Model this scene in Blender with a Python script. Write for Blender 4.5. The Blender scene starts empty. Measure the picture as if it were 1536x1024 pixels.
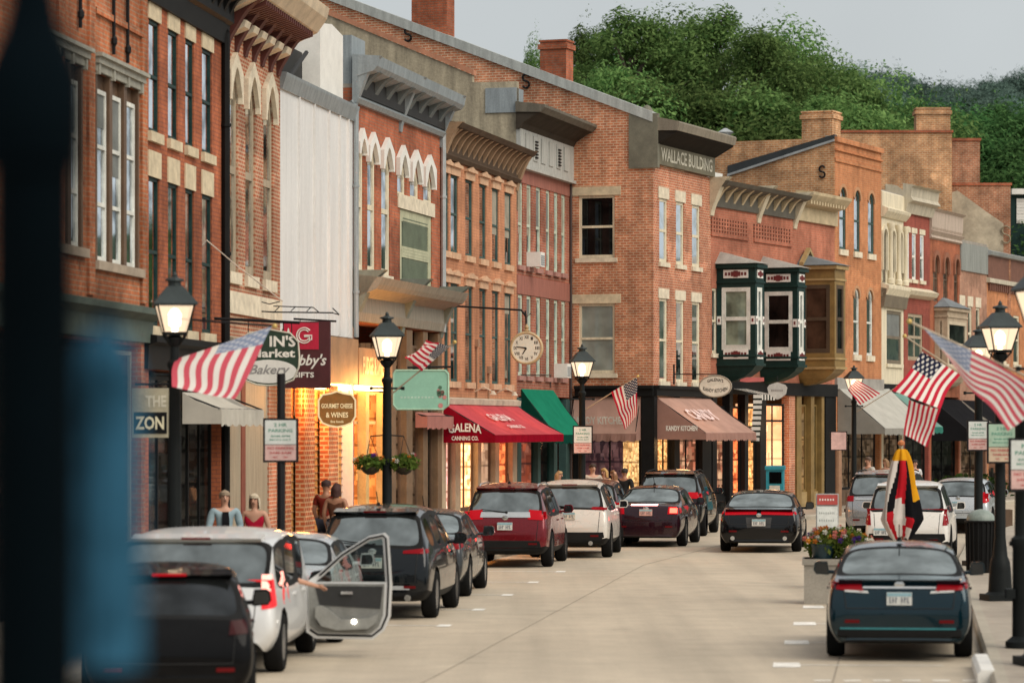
import bpy, bmesh, math, random
from mathutils import Vector, Matrix
from mathutils.bvhtree import BVHTree
random.seed(7)
R = math.radians
SC = bpy.context.scene
COL = SC.collection
F, CX, HY, HC = 5000.0, 768.0, 640.0, 2.9      # focal length and horizon of the photograph in its own pixels, eye height in metres

def at(px, py, d):
    """pixel of the photograph at depth d metres -> point of the place"""
    return Vector(((px - CX) / F * d, d, HC + (HY - py) / F * d))

# ------------------------------------------------------------------ materials
def nt(name):
    m = bpy.data.materials.new(name); m.use_nodes = True
    t = m.node_tree; t.nodes.clear()
    o = t.nodes.new('ShaderNodeOutputMaterial')
    return m, t, o
def N(t, kind, **kw):
    n = t.nodes.new(kind)
    for k, v in kw.items():
        if k.startswith('i_'): n.inputs[k[2:].replace('_', ' ')].default_value = v
        else: setattr(n, k, v)
    return n
def c4(c): return (c[0], c[1], c[2], 1.0)
def mixc(t, fac, a, b, mode='MIX'):
    n = t.nodes.new('ShaderNodeMixRGB'); n.blend_type = mode
    for s, v in ((0, fac), (1, a), (2, b)):
        if hasattr(v, 'is_linked') or hasattr(v, 'node'): t.links.new(v, n.inputs[s])
        else: n.inputs[s].default_value = v if s == 0 else c4(v)
    return n.outputs[0]
def rampv(t, val, lo, hi, a=0.0, b=1.0):
    n = t.nodes.new('ShaderNodeMapRange'); n.inputs[1].default_value = lo; n.inputs[2].default_value = hi
    n.inputs[3].default_value = a; n.inputs[4].default_value = b
    t.links.new(val, n.inputs[0]); return n.outputs[0]
def noise(t, vec, scale, detail=4, rough=.6):
    n = t.nodes.new('ShaderNodeTexNoise'); n.inputs['Scale'].default_value = scale
    n.inputs['Detail'].default_value = detail; n.inputs['Roughness'].default_value = rough
    if vec is not None: t.links.new(vec, n.inputs['Vector'])
    return n.outputs['Fac']
def M_(t, op, a, b=0.0):
    n = t.nodes.new('ShaderNodeMath'); n.operation = op
    for s, v in ((0, a), (1, b)):
        if hasattr(v, 'node'): t.links.new(v, n.inputs[s])
        else: n.inputs[s].default_value = v
    return n.outputs[0]
def P_(t, o, col, rough=.7, metal=0., coat=0., spec=.4):
    p = t.nodes.new('ShaderNodeBsdfPrincipled')
    if hasattr(col, 'node'): t.links.new(col, p.inputs['Base Color'])
    else: p.inputs['Base Color'].default_value = c4(col)
    p.inputs['Roughness'].default_value = rough; p.inputs['Metallic'].default_value = metal
    p.inputs['Coat Weight'].default_value = coat; p.inputs['Coat Roughness'].default_value = .04
    p.inputs['Specular IOR Level'].default_value = spec
    t.links.new(p.outputs[0], o.inputs['Surface']); return p
MAT = {}
def pm(name, col, rough=.7, metal=0., var=.25, scale=2.5, coat=0., spec=.4, bump=0., streak=False):
    """painted / stone / plastic surface with blotches, grime and optional streaks"""
    if name in MAT: return MAT[name]
    m, t, o = nt(name)
    tc = t.nodes.new('ShaderNodeTexCoord').outputs['Object']
    vec = tc
    if streak:
        mp = t.nodes.new('ShaderNodeMapping'); mp.inputs['Scale'].default_value = (3, 3, .35); t.links.new(tc, mp.inputs[0]); vec = mp.outputs[0]
    f = rampv(t, noise(t, vec, scale), .3, .7, 1 - var, 1 + var * .6)
    f2 = rampv(t, noise(t, tc, scale * 9, 3), .3, .7, 1 - var * .4, 1 + var * .3)
    k = M_(t, 'MULTIPLY', f, f2)
    cc = t.nodes.new('ShaderNodeCombineColor')
    for i in range(3): t.links.new(k, cc.inputs[i])
    c = mixc(t, 1.0, col, cc.outputs[0], 'MULTIPLY')
    p = P_(t, o, c, rough, metal, coat, spec)
    if bump:
        b = t.nodes.new('ShaderNodeBump'); b.inputs['Strength'].default_value = bump; b.inputs['Distance'].default_value = .02
        t.links.new(noise(t, tc, scale * 12, 4), b.inputs['Height']); t.links.new(b.outputs[0], p.inputs['Normal'])
    MAT[name] = m; return m
def brick(name, c1, c2, mortar, w=.21, h=.078, ms=.013, stain=.42, soot=.33, paint=0.):
    if name in MAT: return MAT[name]
    m, t, o = nt(name)
    uv = t.nodes.new('ShaderNodeTexCoord').outputs['UV']
    b = N(t, 'ShaderNodeTexBrick'); t.links.new(uv, b.inputs['Vector'])
    b.inputs['Color1'].default_value = c4(c1); b.inputs['Color2'].default_value = c4(c2); b.inputs['Mortar'].default_value = c4(mortar)
    b.inputs['Scale'].default_value = 1; b.inputs['Mortar Size'].default_value = ms; b.inputs['Mortar Smooth'].default_value = .3
    b.inputs['Brick Width'].default_value = w; b.inputs['Row Height'].default_value = h; b.inputs['Bias'].default_value = -.15
    big = rampv(t, noise(t, uv, .55, 6, .65), .32, .7, 1 - stain, 1 + stain * .45)
    mid = rampv(t, noise(t, uv, 3.2, 5, .7), .3, .72, 1 - soot, 1 + soot * .6)
    mp = t.nodes.new('ShaderNodeMapping'); mp.inputs['Scale'].default_value = (2.2, .18, 1); t.links.new(uv, mp.inputs[0])
    stk = rampv(t, noise(t, mp.outputs[0], 1.4, 5), .42, .75, 1.06, .72)
    pv = N(t, 'ShaderNodeTexVoronoi'); pv.inputs['Scale'].default_value = .42; mp2 = t.nodes.new('ShaderNodeMapping'); mp2.inputs['Scale'].default_value = (.7, 1.3, 1); t.links.new(uv, mp2.inputs[0])
    wob = t.nodes.new('ShaderNodeVectorMath'); wob.operation = 'ADD'; nz_ = t.nodes.new('ShaderNodeTexNoise'); nz_.inputs['Scale'].default_value = 1.3; t.links.new(uv, nz_.inputs['Vector']); t.links.new(mp2.outputs[0], wob.inputs[0]); t.links.new(nz_.outputs['Color'], wob.inputs[1]); t.links.new(wob.outputs[0], pv.inputs['Vector'])
    ps = t.nodes.new('ShaderNodeSeparateColor'); t.links.new(pv.outputs['Color'], ps.inputs[0]); rep = rampv(t, ps.outputs[0], 0., 1., .80 + .1 * paint, 1.12)     # repairs: patches laid or washed at other times
    k = M_(t, 'MULTIPLY', M_(t, 'MULTIPLY', M_(t, 'MULTIPLY', big, mid), stk), rep)
    cc = t.nodes.new('ShaderNodeCombineColor')
    for i in range(3): t.links.new(k, cc.inputs[i])
    col = mixc(t, 1.0, b.outputs['Color'], cc.outputs[0], 'MULTIPLY')
    # pale lime bloom in patches
    bl = rampv(t, noise(t, uv, .9, 5, .7), .58, .8, 0, .28 * (1 - paint))
    col = mixc(t, bl, col, (.52, .42, .32))
    p = P_(t, o, col, .85, spec=.2)
    bp = t.nodes.new('ShaderNodeBump'); bp.inputs['Strength'].default_value = .5; bp.inputs['Distance'].default_value = .012; bp.invert = True
    t.links.new(b.outputs['Fac'], bp.inputs['Height']); t.links.new(bp.outputs[0], p.inputs['Normal'])
    MAT[name] = m; return m
def emis(name, col, st):
    if name in MAT: return MAT[name]
    m, t, o = nt(name)
    e = N(t, 'ShaderNodeEmission'); e.inputs[0].default_value = c4(col); e.inputs[1].default_value = st
    t.links.new(e.outputs[0], o.inputs[0]); MAT[name] = m; return m
def shop(name, a, b, dark, st, sc=3.0):
    """things on shelves behind a shop window, room light put in as glow: shelf bands, bright and dark goods"""
    if name in MAT: return MAT[name]
    m, t, o = nt(name)
    tc = t.nodes.new('ShaderNodeTexCoord').outputs['UV']
    mp = t.nodes.new('ShaderNodeMapping'); mp.inputs['Scale'].default_value = (1.5, .9, 1); t.links.new(tc, mp.inputs[0])
    v = N(t, 'ShaderNodeTexVoronoi'); v.distance = 'CHEBYCHEV'; v.inputs['Scale'].default_value = sc * 1.5; t.links.new(mp.outputs[0], v.inputs['Vector'])
    sep = t.nodes.new('ShaderNodeSeparateColor'); t.links.new(v.outputs['Color'], sep.inputs[0])
    c = mixc(t, sep.outputs[0], a, b)
    c = mixc(t, rampv(t, sep.outputs[1], .62, .80, 0., .9), c, dark)
    c = mixc(t, rampv(t, v.outputs['Distance'], .32, .5, 0., .55), c, dark)
    c = mixc(t, rampv(t, noise(t, tc, .9, 3), .35, .7, 0., .6), c, (a[0] * .45, a[1] * .35, a[2] * .25))
    sx = t.nodes.new('ShaderNodeSeparateXYZ'); t.links.new(tc, sx.inputs[0])
    band = M_(t, 'GREATER_THAN', M_(t, 'FRACT', M_(t, 'MULTIPLY', sx.outputs[1], 1.6)), .9)
    c = mixc(t, M_(t, 'MULTIPLY', band, .7), c, (dark[0] * .6, dark[1] * .6, dark[2] * .6))
    e = N(t, 'ShaderNodeEmission'); t.links.new(c, e.inputs[0]); e.inputs[1].default_value = st * (1.5 if st >= .6 else 1.)  # shelves and goods emit the room's light themselves
    d = N(t, 'ShaderNodeBsdfDiffuse'); t.links.new(c, d.inputs[0])
    ad = N(t, 'ShaderNodeAddShader'); t.links.new(e.outputs[0], ad.inputs[0]); t.links.new(d.outputs[0], ad.inputs[1])
    t.links.new(ad.outputs[0], o.inputs[0]); MAT[name] = m; return m
def glassmat(name, base, gl=.2, rough=.04, var=.5, tint=(.9, .95, 1), f=.6):
    """window glass over a dim room: dark base plus a share of mirror"""
    if name in MAT: return MAT[name]
    m, t, o = nt(name)
    tc = t.nodes.new('ShaderNodeTexCoord').outputs['Object']
    f = rampv(t, noise(t, tc, 1.1, 3), .35, .65, 1 - var, 1 + var)
    cc = t.nodes.new('ShaderNodeCombineColor')
    for i in range(3): t.links.new(f, cc.inputs[i])
    c = mixc(t, 1., base, cc.outputs[0], 'MULTIPLY')
    d = N(t, 'ShaderNodeBsdfDiffuse'); t.links.new(c, d.inputs[0])
    g = N(t, 'ShaderNodeBsdfGlossy'); g.inputs['Color'].default_value = c4(tint); g.inputs['Roughness'].default_value = rough
    b = t.nodes.new('ShaderNodeBump'); b.inputs['Strength'].default_value = .03; t.links.new(noise(t, tc, 1.7, 2), b.inputs['Height']); t.links.new(b.outputs[0], g.inputs['Normal'])
    lw = N(t, 'ShaderNodeLayerWeight'); lw.inputs['Blend'].default_value = .25
    k = M_(t, 'MULTIPLY', M_(t, 'ADD', M_(t, 'MULTIPLY', lw.outputs['Fresnel'], f), gl), rampv(t, noise(t, tc, 1.5, 3), .34, .66, .5, 1.2))
    mx = N(t, 'ShaderNodeMixShader'); t.links.new(k, mx.inputs[0]); t.links.new(d.outputs[0], mx.inputs[1]); t.links.new(g.outputs[0], mx.inputs[2])
    t.links.new(mx.outputs[0], o.inputs[0]); MAT[name] = m; return m
def clearglass(name, gl=.1, tint=(1, 1, 1)):
    if name in MAT: return MAT[name]
    m, t, o = nt(name)
    tr = N(t, 'ShaderNodeBsdfTransparent'); tr.inputs[0].default_value = c4(tint)
    g = N(t, 'ShaderNodeBsdfGlossy'); g.inputs['Roughness'].default_value = .03
    mx = N(t, 'ShaderNodeMixShader'); mx.inputs[0].default_value = gl
    t.links.new(tr.outputs[0], mx.inputs[1]); t.links.new(g.outputs[0], mx.inputs[2]); t.links.new(mx.outputs[0], o.inputs[0])
    MAT[name] = m; return m
def cloth(name, col, trans=.25, var=.15, scale=2.):
    if name in MAT: return MAT[name]
    m, t, o = nt(name)
    tc = t.nodes.new('ShaderNodeTexCoord').outputs['Object']
    f = rampv(t, noise(t, tc, scale, 5), .3, .7, 1 - var, 1 + var * .5)
    cc = t.nodes.new('ShaderNodeCombineColor')
    for i in range(3): t.links.new(f, cc.inputs[i])
    c = mixc(t, 1., col, cc.outputs[0], 'MULTIPLY')
    clothshader(t, o, c, trans); MAT[name] = m; return m
def clothshader(t, o, c, trans):
    d = N(t, 'ShaderNodeBsdfDiffuse'); t.links.new(c, d.inputs[0])
    tr = N(t, 'ShaderNodeBsdfTranslucent'); t.links.new(c, tr.inputs[0])
    mx = N(t, 'ShaderNodeMixShader'); mx.inputs[0].default_value = trans
    t.links.new(d.outputs[0], mx.inputs[1]); t.links.new(tr.outputs[0], mx.inputs[2]); t.links.new(mx.outputs[0], o.inputs[0])
def flagmat(backlit=0):
    key = 'flag%d' % backlit
    if key in MAT: return MAT[key]
    m, t, o = nt('stars_and_stripes' if not backlit else 'backlit_stars_and_stripes')
    uv = t.nodes.new('ShaderNodeTexCoord').outputs['UV']
    s = t.nodes.new('ShaderNodeSeparateXYZ'); t.links.new(uv, s.inputs[0]); u, v = s.outputs[0], s.outputs[1]
    odd = M_(t, 'MODULO', M_(t, 'FLOOR', M_(t, 'MULTIPLY', v, 13)), 2)
    red = M_(t, 'LESS_THAN', odd, .5)
    c = mixc(t, red, (.92, .87, .80), (.72, .12, .16) if backlit else (.60, .03, .06))  # paler copy: backlight and blur put into the cloth colours
    can = M_(t, 'MULTIPLY', M_(t, 'LESS_THAN', u, .4), M_(t, 'GREATER_THAN', v, 6 / 13))
    # five-by-eleven lattice of stars
    gx = M_(t, 'MULTIPLY', u, 11 / .4); gy = M_(t, 'MULTIPLY', M_(t, 'SUBTRACT', v, 6 / 13), 9 * 13 / 7)
    chk = M_(t, 'LESS_THAN', M_(t, 'MODULO', M_(t, 'ADD', M_(t, 'FLOOR', gx), M_(t, 'FLOOR', gy)), 2), .5)
    dx = M_(t, 'SUBTRACT', M_(t, 'FRACT', gx), .5); dy = M_(t, 'SUBTRACT', M_(t, 'FRACT', gy), .5)
    r = M_(t, 'ADD', M_(t, 'MULTIPLY', dx, dx), M_(t, 'MULTIPLY', dy, dy))
    star = M_(t, 'MULTIPLY', chk, M_(t, 'LESS_THAN', r, .19))
    cc = mixc(t, star, (.30, .36, .50) if backlit else (.022, .026, .06), (.62, .64, .70) if backlit else (.70, .67, .62))
    c = mixc(t, can, c, cc)
    clothshader(t, o, c, .45); MAT[key] = m; return m

# ------------------------------------------------------------------ mesh building
class MB:
    def __init__(s): s.v, s.f, s.m, s.uv = [], [], [], []
    def face(s, pts, mi=0, uv=None):
        n = len(s.v); s.v += [tuple(p) for p in pts]; s.f.append(tuple(range(n, n + len(pts)))); s.m.append(mi); s.uv.append(uv); return s
    def add(s, verts, faces, mi=0, uvs=None):
        n = len(s.v); s.v += [tuple(p) for p in verts]
        for k, f in enumerate(faces): s.f.append(tuple(n + i for i in f)); s.m.append(mi); s.uv.append(uvs[k] if uvs else None)
        return s
    def box(s, a, b, mi=0, mat=None):
        x0, y0, z0 = a; x1, y1, z1 = b
        vs = [Vector(p) for p in ((x0, y0, z0), (x1, y0, z0), (x1, y1, z0), (x0, y1, z0), (x0, y0, z1), (x1, y0, z1), (x1, y1, z1), (x0, y1, z1))]
        if mat is not None: vs = [mat @ p for p in vs]
        fs = [(0, 3, 2, 1), (4, 5, 6, 7), (0, 1, 5, 4), (1, 2, 6, 5), (2, 3, 7, 6), (3, 0, 4, 7)]
        dx, dy, dz = x1 - x0, y1 - y0, z1 - z0
        us = [[(x0, y0), (x0, y1), (x1, y1), (x1, y0)], [(x0, y0), (x1, y0), (x1, y1), (x0, y1)], [(x0, z0), (x1, z0), (x1, z1), (x0, z1)],
              [(y0, z0), (y1, z0), (y1, z1), (y0, z1)], [(x1, z0), (x0, z0), (x0, z1), (x1, z1)], [(y1, z0), (y0, z0), (y0, z1), (y1, z1)]]
        return s.add(vs, fs, mi, us)
    def prism(s, prof, axis_map, a0, a1, mi=0):
        """profile of 2-d points swept from a0 to a1; axis_map(p, q, a) -> point"""
        n = len(prof); vs = [axis_map(p, q, a0) for p, q in prof] + [axis_map(p, q, a1) for p, q in prof]
        fs = [(i, (i + 1) % n, n + (i + 1) % n, n + i) for i in range(n)] + [tuple(range(n - 1, -1, -1)), tuple(range(n, 2 * n))]
        L = [0]
        for i in range(n): L.append(L[-1] + math.dist(prof[i], prof[(i + 1) % n]))
        us = [[(a0, L[i]), (a0, L[i + 1]), (a1, L[i + 1]), (a1, L[i])] for i in range(n)] + [[prof[i] for i in range(n - 1, -1, -1)], list(prof)]
        return s.add(vs, fs, mi, us)
    def tube(s, pts, r, n=8, mi=0, cap=True):
        pts = [Vector(p) for p in pts]; rs = r if isinstance(r, (list, tuple)) else [r] * len(pts)
        vs = []; prev = None
        for i, p in enumerate(pts):
            d = (pts[min(i + 1, len(pts) - 1)] - pts[max(i - 1, 0)])
            d = d.normalized() if d.length > 1e-9 else Vector((0, 0, 1))
            ref = Vector((0, 0, 1)) if abs(d.z) < .95 else Vector((1, 0, 0))
            a = d.cross(ref).normalized()
            if prev is not None and a.dot(prev) < 0: a = -a
            prev = a; b = d.cross(a)
            for k in range(n):
                th = 2 * math.pi * k / n; vs.append(p + (a * math.cos(th) + b * math.sin(th)) * rs[i])
        fs = []
        for i in range(len(pts) - 1):
            for k in range(n): fs.append((i * n + k, i * n + (k + 1) % n, (i + 1) * n + (k + 1) % n, (i + 1) * n + k))
        if cap: fs += [tuple(range(n - 1, -1, -1)), tuple((len(pts) - 1) * n + k for k in range(n))]
        return s.add(vs, fs, mi)
    def lathe(s, prof, n=16, c=(0, 0, 0), mi=0, sx=1., sy=1., rot=0.):
        vs = []
        for r, z in prof:
            for k in range(n):
                th = 2 * math.pi * k / n + rot; vs.append((c[0] + r * sx * math.cos(th), c[1] + r * sy * math.sin(th), c[2] + z))
        fs = []
        for i in range(len(prof) - 1):
            for k in range(n): fs.append((i * n + k, i * n + (k + 1) % n, (i + 1) * n + (k + 1) % n, (i + 1) * n + k))
        fs += [tuple(range(n - 1, -1, -1)), tuple((len(prof) - 1) * n + k for k in range(n))]
        return s.add(vs, fs, mi)
    def mesh(s, name):
        me = bpy.data.meshes.new(name); me.from_pydata([tuple(v) for v in s.v], [], s.f)
        if any(u is not None for u in s.uv):
            l = me.uv_layers.new(name='UVMap')
            for p, u in zip(me.polygons, s.uv):
                if u is not None:
                    for k, li in enumerate(p.loop_indices): l.data[li].uv = u[k]
        for p, mi in zip(me.polygons, s.m): p.material_index = mi
        return me
    def build(s, name, mats, parent=None, smooth=False, weld=False, normals=True):
        me = s.mesh(name)
        if weld or normals:
            bm = bmesh.new(); bm.from_mesh(me)
            if weld: bmesh.ops.remove_doubles(bm, verts=bm.verts, dist=1e-4)
            if normals: bmesh.ops.recalc_face_normals(bm, faces=bm.faces)
            bm.to_mesh(me); bm.free()
        return link(name, me, mats, parent, smooth)
def link(name, me, mats, parent=None, smooth=False):
    for m in (mats if isinstance(mats, (list, tuple)) else [mats]): me.materials.append(m)
    if smooth:
        me.polygons.foreach_set('use_smooth', [True] * len(me.polygons))
        if smooth != 'all':
            try: me.set_sharp_from_angle(angle=R(38))
            except Exception: pass
    o = bpy.data.objects.new(name, me); COL.objects.link(o)
    if parent: o.parent = parent
    return o
def thing(name, label, cat, loc=(0, 0, 0), rz=0., group=None):
    o = bpy.data.objects.new(name, None); COL.objects.link(o); o.location = loc; o.rotation_euler = (0, 0, rz); o.empty_display_size = .2
    return tag(o, label, cat, group)
def tag(o, label=None, cat=None, group=None, kind=None):
    if label: o['label'] = label
    if cat: o['category'] = cat
    if group: o['group'] = group
    if kind: o['kind'] = kind
    return o
def copy_tree(o, parent=None):
    c = o.copy(); COL.objects.link(c)
    if parent is not None: c.parent = parent
    for ch in list(o.children): copy_tree(ch, c)
    return c
def eval_mesh(o):
    dg = bpy.context.evaluated_depsgraph_get(); dg.update()
    me = bpy.data.meshes.new_from_object(o.evaluated_get(dg), depsgraph=dg)
    return me
def drop(o):
    d = o.data; bpy.data.objects.remove(o, do_unlink=True)
    if d and d.users == 0 and isinstance(d, bpy.types.Mesh): bpy.data.meshes.remove(d)
_tc = {}
def text(parent, s, o, right, up, width, height, mat, name='lettering', bold=.012, shear=0., arch=0., out=.0):
    """letters as flat mesh fitted to width x height, lower-left corner at o"""
    key = (s, bold, shear)
    if key not in _tc:
        cu = bpy.data.curves.new('t', 'FONT'); cu.body = s; cu.size = 1; cu.offset = bold; cu.shear = shear; cu.resolution_u = 2
        ob = bpy.data.objects.new('t', cu); COL.objects.link(ob); me = eval_mesh(ob)
        vs = [v.co.copy() for v in me.vertices]; fs = [tuple(p.vertices) for p in me.polygons]
        bpy.data.objects.remove(ob, do_unlink=True); bpy.data.curves.remove(cu); bpy.data.meshes.remove(me)
        _tc[key] = (vs, fs)
    vs, fs = _tc[key]
    x0 = min(v.x for v in vs); x1 = max(v.x for v in vs); y0 = min(v.y for v in vs); y1 = max(v.y for v in vs)
    o = Vector(o); right = Vector(right).normalized(); up = Vector(up).normalized()
    P = []
    for v in vs:
        a = (v.x - x0) / (x1 - x0) - .5; b = (v.y - y0) / (y1 - y0)
        P.append(o + right * ((a + .5) * width) + up * (b * height + arch * (1 - 4 * a * a)))
    mb = MB(); mb.add(P, fs)
    return mb.build(name, mat, parent, normals=False)
# ------------------------------------------------------------------ building kit
# local frame of a building: x along its street front, y into the building, z up; the front is y = 0
class Bld:
    def __init__(s, name, label, p0, p1, cat='building', depth=14., group='brick shop buildings along the curving street'):
        s.p0 = Vector((p0[0], p0[1])); d = Vector((p1[0] - p0[0], p1[1] - p0[1])); s.len = d.length; s.x = d / s.len
        s.y = Vector((-s.x.y, s.x.x)); s.depth = depth
        s.root = thing(name, label, cat, (p0[0], p0[1], 0), math.atan2(s.x.y, s.x.x), group)
    def _hit(s, px, o, nrm):
        k = Vector(((px - CX) / F, 1.0)); t = (o.dot(nrm)) / (k.dot(nrm)); return k * t, t
    def U(s, px, v=0.):
        o = s.p0 + s.y * v; p, t = s._hit(px, o, s.y); return (p - o).dot(s.x)
    def Z(s, px, py, v=0.):
        o = s.p0 + s.y * v; p, t = s._hit(px, o, s.y); return HC + (HY - py) / F * t
    def V(s, px, u=0.):
        o = s.p0 + s.x * u; p, t = s._hit(px, o, s.x); return (p - o).dot(s.y)
    def ZS(s, px, py, u=0.):
        o = s.p0 + s.x * u; p, t = s._hit(px, o, s.x); return HC + (HY - py) / F * t
def FR(a, z, d): return Vector((a, d, z))          # street front: a along, d inward
def SD(a, z, d): return Vector((d, a, z))          # left side wall
def bx(mb, mp, a0, a1, z0, z1, d0, d1, mi=0):
    vs = [mp(a0, z0, d0), mp(a1, z0, d0), mp(a1, z0, d1), mp(a0, z0, d1), mp(a0, z1, d0), mp(a1, z1, d0), mp(a1, z1, d1), mp(a0, z1, d1)]
    fs = [(0, 3, 2, 1), (4, 5, 6, 7), (0, 1, 5, 4), (1, 2, 6, 5), (2, 3, 7, 6), (3, 0, 4, 7)]
    us = [[(a0, d0), (a0, d1), (a1, d1), (a1, d0)], [(a0, d0), (a1, d0), (a1, d1), (a0, d1)], [(a0, z0), (a1, z0), (a1, z1), (a0, z1)],
          [(d0, z0), (d1, z0), (d1, z1), (d0, z1)], [(a1, z0), (a0, z0), (a0, z1), (a1, z1)], [(d1, z0), (d0, z0), (d0, z1), (d1, z1)]]
    return mb.add(vs, fs, mi, us)
def arch_pts(a0, a1, z1, kind, n=8):
    w = (a1 - a0) / 2; c = (a0 + a1) / 2
    if kind == 'round': return [(c + w * math.cos(math.pi * (1 - i / n)), z1 - w + w * math.sin(math.pi * i / n)) for i in range(n + 1)]
    if kind == 'seg': h = w * .5; return [(c - w + 2 * w * i / n, z1 - h + h * math.sin(math.pi * i / n)) for i in range(n + 1)]
    h = w * 1.1; return [(c - w + 2 * w * i / n, z1 - h + h * (1 - abs(1 - 2 * i / n) ** 1.5)) for i in range(n + 1)]
def wallmesh(mb, mp, a0, a1, z0, z1, holes, rev=.06, d=0., mi=0, extra=()):
    xs = sorted({a0, a1, *[h[0] for h in holes], *[h[1] for h in holes]}); zs = sorted({z0, z1, *[h[2] for h in holes], *[h[3] for h in holes]})
    xs = [x for x in xs if a0 - 1e-6 <= x <= a1 + 1e-6]; zs = [z for z in zs if z0 - 1e-6 <= z <= z1 + 1e-6]
    for i in range(len(xs) - 1):
        for j in range(len(zs) - 1):
            cx, cz = (xs[i] + xs[i + 1]) / 2, (zs[j] + zs[j + 1]) / 2
            if any(h[0] < cx < h[1] and h[2] < cz < h[3] for h in holes): continue
            q = [(xs[i], zs[j]), (xs[i + 1], zs[j]), (xs[i + 1], zs[j + 1]), (xs[i], zs[j + 1])]
            mb.face([mp(a, z, d) for a, z in q], mi, q)
    for h in holes:
        ha, hb, hc, hd = h[:4]; kind = h[4] if len(h) > 4 else None; rv = h[5] if len(h) > 5 else rev
        q = [(ha, hc), (ha, hd), (hb, hd), (hb, hc)]
        for k in range(4):
            (p, z), (p2, z2) = q[k], q[(k + 1) % 4]
            mb.face([mp(p, z, d), mp(p2, z2, d), mp(p2, z2, d + rv), mp(p, z, d + rv)], mi, [(p, z), (p2, z2), (p2 + rv, z2), (p + rv, z)])
        if kind:
            ap = arch_pts(ha, hb, hd, kind)
            for (p, z), (p2, z2) in zip(ap[:-1], ap[1:]):
                q = [(p, z), (p2, z2), (p2, hd), (p, hd)]
                if abs(z - hd) < 1e-6 and abs(z2 - hd) < 1e-6: continue
                mb.face([mp(a, b, d) for a, b in q], mi, q)
                mb.face([mp(p, z, d), mp(p2, z2, d), mp(p2, z2, d + rv), mp(p, z, d + rv)], mi, [(p, z), (p2, z2), (p2, z2 + rv), (p, z + rv)])
    for poly in extra: mb.face([mp(a, z, d) for a, z in poly], mi, poly)
def body(b, mat, z1, holes, roofmat, z0=0., rev=.06, back=True, side=True, par=.5, sidemat=None):
    """wall of all four sides with its window openings, and the roof"""
    mb = MB(); wallmesh(mb, FR, 0, b.len, z0, z1, holes, rev)
    L, D = b.len, b.depth
    mi = 1 if sidemat else 0
    if side:
        for u in (.002, L - .002):
            q = [(0, z0), (D, z0), (D, z1), (0, z1)]; mb.face([Vector((u, v, z)) for v, z in q], mi, q)
    q = [(0, z0), (L, z0), (L, z1), (0, z1)]; mb.face([Vector((u, D, z)) for u, z in q], mi, q)
    w = mb.build('wall', [mat] + ([sidemat] if sidemat else []), b.root, normals=False)
    r = MB(); r.box((.01, .3, z1 - par - .1), (L - .01, D - .05, z1 - par)); r.build('roof', roofmat, b.root)
    c = MB(); c.box((-.0, .0, z1), (L, .34, z1 + .09)); c.build('parapet_cap', MAT['capstone'], b.root)
    return w
def frame_mesh(mb, mp, a0, a1, z0, z1, d, bar, na=0, nz=1, kind=None, thick=.05, zr=.5):
    bx(mb, mp, a0, a0 + bar, z0, z1, d, d + thick); bx(mb, mp, a1 - bar, a1, z0, z1, d, d + thick)
    bx(mb, mp, a0 + bar, a1 - bar, z0, z0 + bar * 1.2, d, d + thick)
    if kind:
        ap = arch_pts(a0, a1, z1, kind); c = (a0 + a1) / 2
        for (p, z), (p2, z2) in zip(ap[:-1], ap[1:]):
            k = 1 - bar * 2 / (a1 - a0); i1 = (c + (p - c) * k, z - bar); i2 = (c + (p2 - c) * k, z2 - bar)
            mb.face([mp(p, z, d), mp(p2, z2, d), mp(*i2, d), mp(*i1, d)]); mb.face([mp(*i1, d), mp(*i2, d), mp(*i2, d + thick), mp(*i1, d + thick)])
    else: bx(mb, mp, a0 + bar, a1 - bar, z1 - bar, z1, d, d + thick)
    for i in range(na):
        c = a0 + (a1 - a0) * (i + 1) / (na + 1); bx(mb, mp, c - bar * .3, c + bar * .3, z0 + bar, z1 - bar, d + .004, d + thick - .004)
    for j in range(nz):
        c = z0 + (z1 - z0) * (zr if nz == 1 else (j + 1) / (nz + 1)); bx(mb, mp, a0 + bar, a1 - bar, c - bar * .45, c + bar * .45, d - .008, d + thick - .008)
def window(b, a0, a1, z0, z1, fm, gm, mp=FR, d=.05, bar=.06, na=0, nz=1, kind=None, name='window', sill=None, lintel=None, sh=.13, lh=.28, lx=.1, hood=None, zr=.5):
    mb = MB(); frame_mesh(mb, mp, a0, a1, z0, z1, d, bar, na, nz, kind, zr=zr)
    w = mb.build(name, fm, b.root)
    g = MB(); ap = arch_pts(a0 + bar * .5, a1 - bar * .5, z1 - bar * .5, kind) if kind else [(a0 + bar * .5, z1 - bar * .5), (a1 - bar * .5, z1 - bar * .5)]
    poly = [(a0 + bar * .5, z0 + bar * .5)] + ap + [(a1 - bar * .5, z0 + bar * .5)]
    g.face([mp(a, z, d + .03) for a, z in poly], 0, poly)
    g.build('pane', gm, w, normals=False)
    rb_ = random.Random(int(abs(a0) * 977 + z0 * 131 + b.len * 57))
    if not kind and gm in (gteal, gpale) and rb_.random() < .45:
        g = MB(); zb_ = z1 - (z1 - z0) * rb_.choice((.22, .35, .48, .62)); g.face([mp(a, z, d + .022) for a, z in ((a0 + bar, zb_), (a1 - bar, zb_), (a1 - bar, z1 - bar), (a0 + bar, z1 - bar))]); g.build('blind', rb_.choice((MAT['blind_cream'], MAT['blind_grey'])), w, normals=False)
    if sill:
        m = MB(); bx(m, mp, a0 - .09, a1 + .09, z0 - sh, z0, -.07, d + .01); m.build('sill', sill, b.root)
    if lintel:
        m = MB()
        if hood: hood(m, mp, a0, a1, z1)
        else: bx(m, mp, a0 - lx, a1 + lx, z1, z1 + lh, -.025, .03)
        m.build('lintel', lintel, b.root)
    return w
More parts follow.
